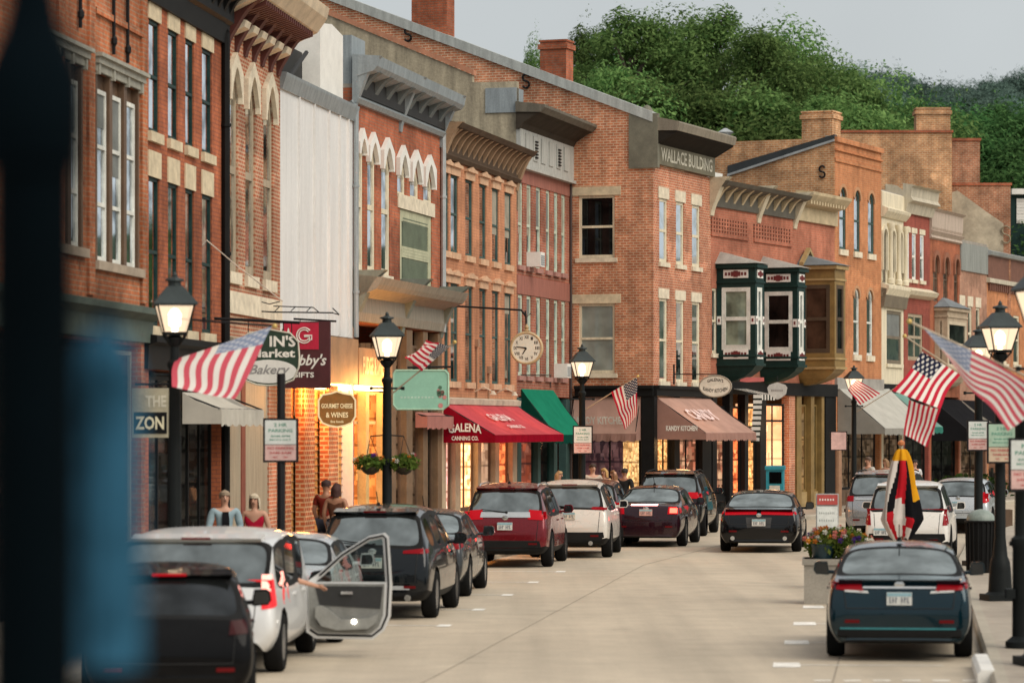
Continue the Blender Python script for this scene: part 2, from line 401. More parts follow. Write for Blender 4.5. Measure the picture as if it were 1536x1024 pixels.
def hood_arch(kind='point', wid=.13, proj=.07, drop=.5, rise=.12):
    def f(m, mp, a0, a1, z1):
        ap = arch_pts(a0, a1, z1, kind); c = (a0 + a1) / 2; h = a1 - a0; w = h / 2
        pts = [(a0, ap[0][1] - drop)] + ap + [(a1, ap[-1][1] - drop)]; out = []
        for p, z in pts:
            k = 1 + wid / w; q = c + (p - c) * k
            if kind == 'point': zz = (ap[0][1] - drop) if (p, z) in (pts[0], pts[-1]) else z1 - .10 + (1 - abs(p - c) / w) * (rise + .22)
            else: zz = z + (wid + rise * (1 - abs(p - c) / w) if z > ap[0][1] - 1e-6 else 0)
            out.append((q, zz))
        for i in range(len(pts) - 1):
            q = [pts[i], pts[i + 1], out[i + 1], out[i]]
            F0 = [mp(a, z, -proj) for a, z in q]; F1 = [mp(a, z, .05) for a, z in q]
            m.add(F0 + F1, [(0, 1, 2, 3), (7, 6, 5, 4), (0, 4, 5, 1), (1, 5, 6, 2), (2, 6, 7, 3), (3, 7, 4, 0)])
    return f
def hood_eyebrow(m, mp, a0, a1, z1):
    c = (a0 + a1) / 2; h = (a1 - a0) / 2 + .1
    bx(m, mp, a0 - .1, a1 + .1, z1, z1 + .2, -.05, .03)
    prof = [(-h - .05, z1 + .2), (h + .05, z1 + .2), (h + .05, z1 + .27), (h * .5, z1 + .29), (0, z1 + .35), (-h * .5, z1 + .29), (-h - .05, z1 + .25)]
    m.prism([(c + p, z) for p, z in prof], lambda p, q, a: mp(p, q, a), -.12, .02)
def cornice(b, prof, mat, u0=None, u1=None, name='cornice', mats=None, ends=.08):
    """profile of (outward, z) points swept along the front"""
    u0 = -ends if u0 is None else u0; u1 = b.len + ends if u1 is None else u1
    m = MB(); m.prism(prof, lambda p, q, a: FR(a, q, -p), u0, u1); return m.build(name, mat, b.root)
def brackets(par, us, prof, wid, mat, name='bracket'):
    first = None
    for u in us:
        if first is None:
            m = MB(); m.prism(prof, lambda p, q, a: FR(a, q, -p), -wid / 2, wid / 2); first = m.build(name, mat, par)
            first.location.x = u
        else:
            c = first.copy(); COL.objects.link(c); c.location.x = u
def S_bracket(z0, z1, proj):
    h = z1 - z0; P = []
    for i in range(9):
        t = i / 8; P.append((.04 + proj * (t ** 1.6) * (1 + .12 * math.sin(t * 6.28)), z0 + h * t))
    return [(0, z0)] + P + [(0, z1)]
def store_bay(b, u0, u1, z0, z1, fm, inter, d=.12, nb=1, bulk=None, bz=.55, tr=None, glass=None, mp=FR, deep=.9):
    """one shop window: frame > pane, panelled bulkhead, room behind that glows by its own material"""
    zz = z0 + (bz if bulk else 0)
    if bulk:
        m = MB(); bx(m, mp, u0, u1, z0, zz, d - .04, d + .1)
        n = max(1, int((u1 - u0) / .8))
        for i in range(n):
            a = u0 + (u1 - u0) * (i + .12) / n; c = u0 + (u1 - u0) * (i + .88) / n
            bx(m, mp, a, c, z0 + .12, zz - .1, d - .06, d - .03)
        m.build('bulkhead', bulk, b.root)
    m = MB(); frame_mesh(m, mp, u0, u1, zz, z1, d, .07, nb - 1, 0)
    if tr: bx(m, mp, u0 + .07, u1 - .07, tr - .035, tr + .035, d - .005, d + .045)
    w = m.build('shop_window', fm, b.root)
    g = MB(); g.face([mp(a, z, d + .03) for a, z in ((u0, zz), (u1, zz), (u1, z1), (u0, z1))]); g.build('pane', glass or MAT['shopglass'], w, normals=False)
    m = MB()
    q = [(u0, zz), (u1, zz), (u1, z1), (u0, z1)]
    m.face([mp(a, z, d + deep) for a, z in q], 0, q)
    for u in (u0, u1): m.face([mp(u, zz, d + .06), mp(u, zz, d + deep), mp(u, z1, d + deep), mp(u, z1, d + .06)], 0, [(u, zz), (u + deep, zz), (u + deep, z1), (u, z1)])
    for z in (zz, z1 - .003): m.face([mp(u0, z, d + .06), mp(u1, z, d + .06), mp(u1, z, d + deep), mp(u0, z, d + deep)], 0, [(u0, z), (u1, z), (u1, z + deep), (u0, z + deep)])
    # goods standing in the window: stacked boxes, jars and hanging pieces
    rr = random.Random(int(u0 * 131 + z1 * 17 + u1 * 7)); n = int((u1 - u0) / .22)
    for i in range(n):
        for lv in range(3):
            if rr.random() < .3: continue
            a = u0 + .1 + (u1 - u0 - .3) * (i + rr.random() * .5) / max(1, n); wd = rr.uniform(.08, .2); h = rr.uniform(.12, .45); zb = zz + .05 + lv * (z1 - zz) * .3; dd = d + rr.uniform(.12, deep * .7)
            bx(m, mp, a, min(a + wd, u1 - .02), zb, min(zb + h, z1 - .05), dd, dd + .1)
    m.build('shop_interior', inter, b.root, normals=False)
def awning(b, u0, u1, zt, zb, proj, mat, sidemat=None, val=.22, mp=FR, scal=True, label=None, d0=0., holder=None, sides=(1, 1), pre=0., valmat=None):
    """sloping cloth with gable ends and a scalloped valance, on a bar frame"""
    m = MB(); n = max(4, int((u1 - u0) / .25)); k = 6
    def pt(i, j):
        a = u0 + (u1 - u0) * i / n; t = j / k; sag = -.05 * math.sin(math.pi * t) * (1 + .4 * math.sin(i * 2.1))
        return mp(a, zt + (zb - zt) * t + sag, d0 - .02 - proj * t - pre)
    for i in range(n):
        for j in range(k):
            m.face([pt(i, j), pt(i + 1, j), pt(i + 1, j + 1), pt(i, j + 1)], 0, [(i / n, 1 - j / k), ((i + 1) / n, 1 - j / k), ((i + 1) / n, 1 - (j + 1) / k), (i / n, 1 - (j + 1) / k)])
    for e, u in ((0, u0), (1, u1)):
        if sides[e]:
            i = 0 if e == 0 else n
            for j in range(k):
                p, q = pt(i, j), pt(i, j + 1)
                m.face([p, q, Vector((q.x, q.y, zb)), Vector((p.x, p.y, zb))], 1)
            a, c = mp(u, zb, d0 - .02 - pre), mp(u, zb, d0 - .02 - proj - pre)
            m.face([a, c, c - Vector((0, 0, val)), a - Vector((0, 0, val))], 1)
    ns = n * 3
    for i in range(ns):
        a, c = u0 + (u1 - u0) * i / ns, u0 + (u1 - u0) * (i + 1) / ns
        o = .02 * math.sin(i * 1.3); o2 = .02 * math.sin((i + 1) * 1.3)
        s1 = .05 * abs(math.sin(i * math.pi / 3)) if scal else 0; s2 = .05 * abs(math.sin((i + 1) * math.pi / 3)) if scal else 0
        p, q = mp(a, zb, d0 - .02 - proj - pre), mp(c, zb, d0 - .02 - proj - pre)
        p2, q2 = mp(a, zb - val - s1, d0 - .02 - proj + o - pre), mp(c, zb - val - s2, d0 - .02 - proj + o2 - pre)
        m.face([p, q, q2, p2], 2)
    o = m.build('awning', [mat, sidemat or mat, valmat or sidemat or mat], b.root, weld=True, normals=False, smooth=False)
    f = MB()
    for u in (u0 + .03, u1 - .03):
        f.tube([mp(u, zt - .03, d0), mp(u, zb, d0 - proj - pre)], .018, 6); f.tube([mp(u, zb, d0), mp(u, zb, d0 - proj - pre)], .016, 6)
    f.tube([mp(u0, zb, d0 - proj - pre + .03), mp(u1, zb, d0 - proj - pre + .03)], .018, 6)
    f.build('awning_frame', MAT['iron'], o)
    return o
def downspout(b, u, z0, z1, mat, r=.05, d=-.08):
    m = MB(); m.tube([FR(u, z1 + .2, d + .1), FR(u, z1, d), FR(u, z0, d)], r, 8)
    z = z0 + 1
    while z < z1: m.tube([FR(u, z, d), FR(u, z + .06, d)], r * 1.3, 8); z += 2.4
    m.build('downspout', mat, b.root, smooth=True)
def chimney(par, x0, x1, y0, y1, z0, z1, mat, cap=True):
    m = MB(); m.box((x0, y0, z0), (x1, y1, z1)); c = m.build('chimney', mat, par)
    if cap:
        k = MB(); k.box((x0 - .06, y0 - .06, z1 - .22), (x1 + .06, y1 + .06, z1 - .07)); k.box((x0 - .03, y0 - .03, z1), (x1 + .03, y1 + .03, z1 + .06)); k.build('chimney_cap', mat, c)
    return c
def s_plate(par, mp, a, z, h=.55, d=-.04, mat=None):
    up = [( .25 * h * math.cos(R(20 + 250 * i / 10)), h * .25 + h * .25 * math.sin(R(20 + 250 * i / 10))) for i in range(11)]; sg_ = -1 if mp is SD else 1
    dn = [(-.25 * h * math.cos(R(20 + 250 * i / 10)), -h * .25 - h * .25 * math.sin(R(20 + 250 * i / 10))) for i in range(11)]
    m = MB(); m.tube([mp(a + sg_ * p, z + q, d) for p, q in up + dn[::-1]], .035, 6); m.build('tie_plate', mat, par)

# ------------------------------------------------------------------ materials of the street
capstone = pm('capstone', (.30, .27, .23)); pm('iron', (.012, .012, .013), .6, .2, spec=.2); pm('stone', (.60, .50, .34), .8, scale=4); pm('palestone', (.66, .58, .44), .8, scale=4)
clearglass('shopglass', .1); pm('blind_cream', (.30, .27, .21), .8); pm('blind_grey', (.16, .17, .16), .8)
tar = pm('tar', (.09, .09, .09), .9); slate = pm('slate', (.16, .18, .19), .7)
blackp = pm('black_paint', (.010, .010, .010), .6, spec=.12); dkgreen = pm('dark_green_paint', (.008, .030, .026), .5, scale=5, spec=.2)
cream = pm('cream_paint', (.68, .60, .44), .6, streak=True); white = pm('white_paint', (.72, .70, .65), .55, var=.1); whitef = pm('white_frame', (.66, .66, .60), .5)
tanp = pm('tan_paint', (.27, .165, .09), .6); brownp = pm('brown_paint', (.12, .07, .04), .6); gold = pm('gold', (.55, .38, .12), .4, .4)
greyz = pm('grey_zinc', (.27, .305, .32), .5, .2, streak=True); sage = pm('sage_grey_paint', (.30, .29, .24), .6, streak=True); paleg = pm('pale_green_frame', (.50, .55, .44), .6)
dkbrown = pm('brown_tin', (.085, .055, .035), .7, spec=.15); taupe = pm('taupe_paint', (.36, .29, .20), .6, streak=True); maroon = pm('maroon_paint', (.10, .018, .022), .5)
stucco = pm('olive_stucco', (.36, .31, .22), .9, var=.4, scale=1.3, bump=.6, streak=True); stucco2 = pm('tan_stucco', (.44, .38, .28), .9, var=.3, scale=1.2, bump=.4)
tile = pm('terracotta', (.42, .19, .11), .8); ochre = pm('ochre_paint', (.22, .14, .045), .5); ochre2 = pm('ochre_panel', (.36, .25, .11), .55)
tinwhite = pm('white_sheet_metal', (.70, .69, .67), .5, .15, var=.12, scale=1., streak=True)
gdark = glassmat('pane_dark', (.006, .007, .007), .0, f=.035); gteal = glassmat('pane_teal', (.010, .03, .034), .01, f=.09); gblind = glassmat('pane_blind', (.22, .24, .21), .03, var=.25, f=.2)
gpale = glassmat('pane_sky', (.06, .08, .08), .05, f=.14); gblack = glassmat('pane_black', (.004, .004, .004), .0, f=.03); gcurt = glassmat('pane_curtain', (.20, .24, .18), .03, var=.6, f=.1); gwarm = glassmat('pane_warm', (.045, .025, .015), .01, f=.08)
rb1 = brick('brick_orange', (.50, .155, .062), (.41, .12, .048), (.40, .24, .15), soot=.4, stain=.45)
rb2 = brick('brick_painted_orange', (.44, .135, .06), (.40, .12, .055), (.30, .10, .06), soot=.3, paint=1)
rb3 = brick('brick_striped', (.46, .14, .07), (.37, .105, .05), (.54, .36, .24), ms=.02, soot=.25)
rb5 = brick('brick_red', (.50, .14, .065), (.41, .105, .05), (.34, .17, .11), soot=.3)
rb6 = brick('brick_salmon_paint', (.56, .25, .13), (.53, .235, .12), (.46, .21, .12), soot=.15, stain=.25, paint=1)
rb7 = brick('brick_rose', (.42, .125, .075), (.34, .095, .06), (.40, .24, .17), soot=.3)
rbw = brick('brick_wall_street', (.58, .19, .095), (.44, .125, .065), (.62, .43, .30), soot=.3, stain=.3)
rbs = brick('brick_wall_side', (.64, .235, .115), (.47, .145, .07), (.70, .50, .34), ms=.014, soot=.35, stain=.3)
rb9 = brick('brick_pink_red', (.47, .15, .09), (.40, .12, .07), (.40, .20, .13), soot=.2, paint=1)
rb10 = brick('brick_clean_orange', (.55, .21, .085), (.48, .17, .07), (.48, .26, .14), soot=.2, stain=.2, paint=1)
rby = brick('brick_yellowish', (.64, .31, .14), (.50, .21, .09), (.66, .46, .28), ms=.016, soot=.4)
rbd = brick('brick_dusty', (.46, .19, .10), (.38, .14, .075), (.50, .35, .24), soot=.4)
purplep = pm('plum_paint', (.30, .115, .085), .7, streak=True)

# ------------------------------------------------------------------ the line of the street fronts (X, depth)
A0 = (-7.62, 42.7); A1 = (-6.143, 55.86); A2 = (-5.41, 62.4); A3 = (-4.75, 68.3); A4 = (-3.606, 75.7); A5 = (-1.80, 84.9); A6 = (.13, 94.0); A7 = (1.75, 100.4)
C8 = (4.217, 99.47); A9 = (6.246, 104.8); A10 = (11.19, 115.6); A11 = (13.39, 120.8); A11b = (14.55, 123.9); A12 = (15.95, 127.2); A13 = (17.68, 131.6); A14 = (19.33, 135.7); A15 = (24.9, 149.6)
def row(b, pxs, ref, yt, yb):
    z0, z1 = b.Z(ref, yb), b.Z(ref, yt); return [(b.U(l), b.U(r), z0, z1) for l, r in pxs]

# 1 -- orange brick building at the left edge, triple windows
b = B1 = Bld('brick_building', 'orange brick building at the far left with tall triple window under grey hood', A0, A1)
h = row(b, [(143, 208)], 150, 110, 392) + row(b, [(62, 124)], 120, 98, 372)
zc = b.Z(190, 470)
body(b, rb1, 14., h + [(.3, b.len - .3, .0, zc - .5, None, .5)], tar)
for k, (a0, a1, z0, z1) in enumerate(h):
    w3 = (a1 - a0) / 3
    m = MB(); m.face([FR(a, z, .10) for a, z in ((a0, z0), (a1, z0), (a1, z1), (a0, z1))]); [bx(m, FR, a0 + i * w3 - .10 * (i > 0), a0 + i * w3 + .10 * (i < 3), z0, z1, -.01, .1) for i in range(4)]; m.build('mullion', brownp, b.root)
    for i in range(3): window(b, a0 + i * w3 + .16, a0 + (i + 1) * w3 - .16, z0, z1 - .25, whitef, gteal if (i + k) % 2 else gpale, d=.03, bar=.07, nz=2)
    m = MB(); bx(m, FR, a0 - .1, a1 + .1, z1, z1 + .12, -.05, .03); bx(m, FR, a0 - .14, a1 + .14, z1 + .12, z1 + .22, -.10, .03); bx(m, FR, a0 - .18, a1 + .18, z1 + .22, z1 + .28, -.16, .03)
    for i in range(4): bx(m, FR, a0 + (a1 - a0) * i / 3 - .05, a0 + (a1 - a0) * i / 3 + .05, z1 - .05, z1 + .21, -.08, .02)
    m.build('lintel', sage, b.root)
    m = MB(); bx(m, FR, a0 - .12, a1 + .12, z0 - .14, z0, -.09, .04); m.build('sill', pm('weathered_sill', (.34, .27, .2)), b.root)
for px in (90, 135, 214):
    m = MB(); u = b.U(px); bx(m, FR, u - .22, u + .16, zc + .2, 14, -.05, .03); m.build('pilaster', rb1, b.root)
for px, yy in ((116, 22), (166, 62), (187, 75)):      # iron tie rods on the panels above the windows
    u = b.U(px); m = MB(); m.tube([FR(u, b.Z(px, yy + 20), -.05), FR(u, 13.2, -.05)], .03, 6); m.lathe([(.01, -.10), (.05, -.04), (.05, .04), (.01, .10)], 8, FR(u, b.Z(px, yy), -.06)); m.build('tie_rod', MAT['iron'], b.root)
m = MB(); bx(m, FR, b.U(140), b.U(212), b.Z(150, 25), b.Z(150, 25) + .1, -.06, .03); m.build('string_course', rb1, b.root)
cornice(b, [(0, zc - .45), (.1, zc - .45), (.12, zc - .1), (.34, zc), (.36, zc + .1), (0, zc + .16)], pm('verdigris_paint', (.09, .12, .10)), name='shop_cornice')
store_bay(b, .5, b.len - 3.2, .15, zc - .6, blackp, shop('shop_grey', (.05, .05, .045), (.12, .04, .035), (.012, .012, .012), .12), bulk=blackp, nb=3)
store_bay(b, b.len - 2.9, b.len - .5, .15, zc - .6, pm('shopfront_cream', (.45, .36, .25)), shop('shop_redgrey', (.30, .08, .05), (.30, .26, .22), (.03, .025, .02), .4), bulk=blackp, nb=2)

# 2 -- narrow orange brick with eight slot windows
b = B2 = Bld('brick_building', 'orange brick building with eight narrow dark windows, cream lintels and a black cornice', A1, A2)
c3 = [(223, 239), (252, 267), (278, 291), (303, 318)]
h3 = row(b, c3, 230, 31, 199); h2 = row(b, c3, 230, 266, 489)
zc = b.Z(318, 520)
body(b, rb2, 11.0, h3 + h2 + [(.25, b.len - .25, 0, zc - .5, None, .6)], tar)
for (a0, a1, z0, z1) in h3 + h2: window(b, a0, a1, z0, z1, dkgreen, gdark, d=.03, bar=.06, sill=MAT['stone'], lintel=MAT['stone'], lh=.36 if z1 > 8 else .44, lx=.07, sh=.17)
z = b.Z(225, 4)
co = cornice(b, [(0, z), (.08, z), (.12, z + .35), (.2, z + .4), (.2, z + .7), (.62, z + .95), (.7, z + 1.1), (.7, z + 1.3), (0, z + 1.4)], blackp)
brackets(co, [.25 + i * .55 for i in range(12)], S_bracket(z + .1, z + .95, .5), .16, blackp)
downspout(b, b.len - .13, .3, z + .2, blackp, .08)
cornice(b, [(0, zc - .5), (.06, zc - .5), (.08, zc - .1), (.22, zc - .05), (.22, zc + .05), (0, zc + .1)], blackp, name='shop_cornice')
store_bay(b, .45, 2.6, .15, zc - .6, blackp, shop('shop_dim', (.06, .055, .05), (.05, .055, .045), (.012, .012, .012), .15), bulk=blackp, nb=2)
m = MB(); bx(m, FR, 2.75, 3.85, .15, zc - .6, .35, .42); bx(m, FR, 2.8, 2.9, .15, zc - .6, .30, .35); m.build('door', dkgreen, b.root)
store_bay(b, 4.0, b.len - .5, .15, zc - .6, blackp, MAT['shop_dim'], bulk=blackp, nb=2)
aw = awning(b, b.U(272), b.U(345) if b.U(345) < b.len + .4 else b.len + .3, b.Z(272, 588), b.Z(272, 592) - .25, .7, cloth('white_canvas', (.62, .58, .50)), val=.26)
tag(aw, 'short white canvas awning')

# 3 -- striped brick with pointed stone hoods
b = B3 = Bld('brick_building', 'striped pinkish brick building with three tall pointed windows and deep bracketed cornice', A2, A3)
c = [(342, 357), (368, 383), (395, 410)]
h = row(b, c, 348, 100, 408); zb = b.Z(345, 436); zsf = b.Z(400, 560)
body(b, rb3, 11.4, [(*q, 'point') for q in h] + [(.2, b.len - .5, 0, zsf - .1, None, .5)], tar)
for q in h: window(b, *q, taupe, gdark, d=.04, bar=.16, kind='point', sill=MAT['palestone'], lintel=MAT['palestone'], hood=hood_arch('point', .13, .09, .12, .16), sh=.22)
z = 10.35
co = cornice(b, [(0, z), (.06, z), (.10, z + .3), (.75, z + .62), (.82, z + .72), (.95, z + .9), (1.0, z + 1.12), (0, z + 1.3)], pm('cream_tin', (.55, .45, .32)), ends=.15)
brackets(co, [.35 + i * .88 for i in range(7)], S_bracket(z - .3, z + .6, .66), .26, pm('oxblood', (.09, .022, .016)))
brackets(co, [.79 + i * .88 for i in range(6)], [(0, z - .02), (.30, z + .1), (.34, z + .22), (0, z + .3)], .5, MAT['palestone'], 'modillion')
brackets(co, [.6 + i * .22 for i in range(24)], [(0.1, z + .42), (.72, z + .6), (.72, z + .5), (.1, z + .3)], .1, MAT['oxblood'], 'dentil')
m = MB(); bx(m, FR, .02, b.len - .02, zb - .42, zb, -.05, .03); m.build('stone_band', MAT['palestone'], b.root)
cornice(b, [(0, zsf - .1), (.05, zsf - .1), (.05, zsf + .45), (.18, zsf + .5), (.2, zsf + .6), (0, zsf + .66)], taupe, name='shop_cornice', ends=-.02)
for px0, px1, mt in ((338, 361, taupe), (361, 367, pm('red_brown_post', (.2, .05, .03))), (367, 401, taupe), (402, 417, rbw)):
    a0, a1 = b.U(px0), b.U(px1); m = MB(); bx(m, FR, a0, min(a1, b.len - .02), .1, zsf - .1, -.02 if mt is not taupe else 0, .2); m.build('pilaster', mt, b.root)

# 4 -- sheet metal front
b = B4 = Bld('metal_clad_building', 'building clad in pale grey sheet metal above a glowing shop entrance', A3, A4)
zb = b.Z(425, 492); zt = 10.1
body(b, tinwhite, zt, [(.15, b.len - .05, 0, zb - .02, None, 1.6)], tar, rev=.3)
m = MB()
for px in (447, 470, 492, 508, 521): u = b.U(px); bx(m, FR, u - .03, u + .03, zb, zt - .02, -.05, .02)
m.build('siding_rib', tinwhite, b.root)
cornice(b, [(0, zt - .28), (.05, zt - .28), (.14, zt), (.15, zt + .06), (0, zt + .08)], greyz, ends=.03)
m = MB(); bx(m, FR, b.U(487), b.U(521), zt, b.Z(500, 42), .1, .7); m.prism([(b.U(487), b.Z(500, 42)), (b.U(521), b.Z(500, 42)), ((b.U(487) + b.U(521)) / 2, b.Z(500, 34))], lambda p, q, a: FR(p, q, a), .1, .7); m.build('parapet_pier', white, b.root)
m = MB(); bx(m, FR, b.U(440), b.U(487), zt + .35, zt + .95, .5, 1.2); m.tube([FR(b.U(480), zt + .9, .3), FR(b.U(455), zt + .2, .3), FR(b.U(440), zt + .1, .3)], .05, 6); m.build('roof_equipment', pm('flat_black', (.02, .02, .02)), b.root)
downspout(b, b.len - .06, zb, zt, greyz, .06)
# glowing recessed entrance: ceiling light, brick piers, cream columns, glass door
ZL4 = zl = b.Z(500, 578)
m = MB(); bx(m, FR, b.U(440), b.len, zl + .05, zb - .05, -.12, .25); fas = m.build('fascia', tanp, b.root)
m = MB(); bx(m, FR, b.U(478), b.len - .03, zl - .09, zl + .04, .05, .5); m.build('strip_light', emis('warm_tube', (1., .62, .25), 9), b.root)
brl = brick('brick_lit', (.46, .12, .045), (.36, .09, .035), (.58, .36, .20), h=.10, ms=.022)
dv_ = .2
for px0, px1 in ((425, 437), (457, 472), (493, 507)): m = MB(); bx(m, FR, b.U(px0), b.U(px1), .1, zl, .0, dv_); m.build('brick_pier', brl, b.root)
m = MB(); bx(m, FR, .2, b.len - .06, .1, zl, dv_ + .06, dv_ + .2); m.build('entry_wall', pm('amber_clapboard', (.52, .25, .07), .7, streak=True), b.root)
m = MB(); [bx(m, FR, .2, b.len - .06, .3 + i * .16, .315 + i * .16, dv_ + .03, dv_ + .07) for i in range(int((zl - .4) / .16))]; m.build('clapboard_shadow', tanp, b.root)
for px0, px1 in ((442, 450), (476, 481), (515, 521)): m = MB(); bx(m, FR, b.U(px0), b.U(px1), .1, zl, .2, .32); m.build('column', pm('amber_cream', (.60, .42, .21)), b.root)
m = MB(); frame_mesh(m, FR, b.U(482, .5), b.U(505, .5), .15, 2.5, .42, .12, 0, 1); dr = m.build('door', brownp, b.root)
m = MB(); q = [(b.U(482, .5), .2), (b.U(505, .5), .2), (b.U(505, .5), 2.45), (b.U(482, .5), 2.45)]; m.face([FR(a, z, .46) for a, z in q], 0, q); m.build('pane', gwarm, dr, normals=False)
# string of bunting cloths under the ceiling
m = MB()
for i in range(9):
    u = b.U(436) + i * .22; q = [FR(u, zl - .1, .0), FR(u + .17, zl - .1, .05), FR(u + .14, zl - .75 - .1 * math.sin(i * 2), .05), FR(u - .03, zl - .65, .0)]; m.face(q, i % 3)
m.build('bunting', [cloth('bunting_red', (.6, .08, .05)), cloth('bunting_pink', (.75, .3, .25)), cloth('bunting_cream', (.75, .62, .45))], b.root, normals=False)

# 5 -- red brick with white pointed hoods, tin storefront cornice
b = B5 = Bld('brick_building', 'red brick building with white pointed hoods, one green shuttered window and grey cornice', A4, A5)
cL = [(536, 545), (551, 563), (572, 585)]; cR = [(596, 608), (615, 628), (635, 648)]
hL = row(b, cL, 555, 213, 409); hR = row(b, cR, 603, 233, 296)
ws = (b.U(600), b.U(648), b.Z(600, 440), b.Z(600, 312))
zsf = b.Z(600, 490)
body(b, rb5, 10.6, [(*q, 'point') for q in hL + hR] + [ws, (.1, b.len - .3, 0, zsf - .02, None, .6)], tar)
for q in hL: window(b, *q, cream, gdark, d=.03, bar=.13, kind='point', sill=MAT['palestone'], lintel=white, hood=hood_arch('point', .12, .10, .05, .12), sh=.2)
for q in hR: window(b, *q, cream, gwarm, d=.03, bar=.10, nz=0, kind='point', lintel=white, hood=hood_arch('point', .12, .10, .05, .12))
w = window(b, *ws, pm('pale_olive', (.42, .42, .28)), pm('shutter_green', (.16, .20, .14)), d=.03, bar=.3, na=0, nz=1, lintel=MAT['palestone'], lh=.34, lx=.25)
m = MB(); n = 22
for i in range(n): zz = ws[2] + .2 + (ws[3] - ws[2] - .4) * i / n; m.face([FR(ws[0] + .4, zz, .045), FR(ws[1] - .4, zz, .045), FR(ws[1] - .4, zz + .07, .02), FR(ws[0] + .4, zz + .07, .02)])
m.build('shutter', pm('shutter_green', (.16, .20, .14)), w, normals=False)
z = 10.35
co = cornice(b, [(0, z - .1), (.10, z - .1), (.16, z), (.10, z + .08), (.12, z + .5), (.5, z + .62), (.58, z + .72), (.62, z + .95), (0, z + 1.0)], greyz, ends=.1)
brackets(co, [.5 + i * 1.15 for i in range(8)], S_bracket(z + .02, z + .62, .5), .3, pm('grey_tin_dark', (.13, .15, .15)))
m = MB(); bx(m, FR, .05, b.len - .05, z + .08, z + .58, -.15, -.09); m.build('frieze', pm('flat_black', (.02, .02, .02)), b.root)  # black sheet stands in for the shade between the brackets
brackets(co, [.03, b.len * .5, b.len - .1], S_bracket(z - .35, z + .95, .62), .22, greyz, 'end_bracket')
m = MB(); bx(m, FR, .05, 1.35, z + .2, z + 1.45, .05, 1.0); m.build('parapet_end', greyz, b.root)
downspout(b, b.len - .12, zsf, z, pm('pale_zinc', (.42, .44, .44), .4, .4), .07)
zt = zsf + .95
co = cornice(b, [(0, zsf), (.1, zsf), (.14, zsf + .2), (.12, zsf + .55), (.55, zsf + .72), (.62, zsf + .82), (.7, zsf + .98), (0, zsf + 1.05)], pm('dun_tin', (.25, .22, .17), .6, streak=True), name='shop_cornice', ends=.05)
brackets(co, [.1, b.len * .52, b.len - .1], S_bracket(zsf - .15, zsf + 1.15, .72), .3, pm('grey_green_tin', (.16, .18, .15)), 'scroll_bracket')
u1 = b.U(580)
m = MB(); bx(m, FR, .0, u1, b.Z(540, 578), b.Z(540, 522), -.14, .2); m.build('fascia', tanp, b.root)
text(b.root, 'FUDGE & SWEETS', FR(.35, b.Z(540, 562), -.15), (1, 0, 0), (0, 0, 1), u1 - .8, .42, pm('fascia_letters', (.66, .50, .30)), bold=.03)
m = MB(); bx(m, FR, .05, u1 - .05, b.Z(540, 578) - .1, b.Z(540, 578), -.1, .4); m.build('strip_light', MAT['warm_tube'], b.root)
store_bay(b, .1, u1 - .2, .15, b.Z(540, 580) - .1, pm('amber_cream', (.60, .42, .21)), shop('shop_amber', (1., .43, .10), (.8, .32, .08), (.25, .09, .02), .65, 3.), bulk=tanp, nb=2, tr=3.)
for px in (545, 573): u = b.U(px); m = MB(); bx(m, FR, u - .16, u + .16, .15, b.Z(540, 580) - .12, -.1, .1); m.build('column', pm('amber_paint', (.55, .38, .15)), b.root)
for px0, px1 in ((584, 592), (608, 617), (633, 640), (655, 661)): m = MB(); bx(m, FR, b.U(px0), b.U(px1), .15, zsf - .05, -.03, .2); m.build('pilaster', pm('bronze_paint', (.16, .10, .055)), b.root)
store_bay(b, b.U(592), b.U(608), .15, zsf - .4, brownp, shop('shop_brown', (.25, .16, .09), (.3, .22, .15), (.03, .02, .015), .4), bulk=brownp)
store_bay(b, b.U(617), b.U(633), .15, zsf - .4, brownp, MAT['shop_brown'], bulk=brownp)
store_bay(b, b.U(640), b.U(655), .15, zsf - .4, brownp, MAT['shop_dim'], bulk=brownp)
aw = awning(b, b.U(622), b.U(662), b.Z(622, 618), b.Z(622, 624), .3, cloth('pink_fringe', (.45, .20, .17)), val=.28)

# 6 -- salmon painted brick over the red awning
b = B6 = Bld('painted_brick_building', 'salmon painted brick building with two rows of slim windows above the red shop awning', A5, A6)
c3 = [(666, 673), (676, 687), (698, 709), (719, 729), (738, 748), (757, 767)]
h3 = row(b, c3, 680, 263, 379); h2 = row(b, c3, 680, 425, 572)
zg = b.Z(670, 600)
body(b, rb6, 10.3, h3 + h2 + [(.25, b.len - .15, 0, zg - .1, None, .5)], tar)
for i, q in enumerate(h3 + h2): window(b, *q, pm('dark_green_frame', (.04, .08, .07)), gteal if i % 3 else gdark, d=.03, bar=.06, sill=pm('salmon_stone', (.58, .36, .22)), lintel=MAT['salmon_stone'], hood=hood_eyebrow, sh=.16)
z = 9.85
co = cornice(b, [(0, z - .1), (.08, z - .1), (.14, z), (.08, z + .06), (.08, z + .55), (.5, z + .66), (.58, z + .78), (0, z + .85)], dkbrown, ends=.08)
brackets(co, [.3 + i * .62 for i in range(15)], S_bracket(z + .0, z + .64, .45), .13, pm('tan_tin', (.34, .22, .13)))
brackets(co, [.03, b.len - .03], S_bracket(z - .3, z + .8, .55), .26, MAT['tan_tin'], 'end_bracket')
cornice(b, [(0, zg - .12), (.1, zg - .1), (.12, zg + .04), (0, zg + .08)], pm('pale_gutter', (.5, .42, .32)), name='gutter')
aw = awning(b, .15, b.len - .1, zg - .08, b.Z(663, 652, 0) , 1.35, cloth('red_awning', (.56, .095, .11), .3), cloth('red_awning_shaded_side', (.26, .006, .018), .1), val=.2, scal=False)  # sky sheen put into the top red; ends and valance a shaded copy
tag(aw, 'red cloth awning with a cream name on its end')
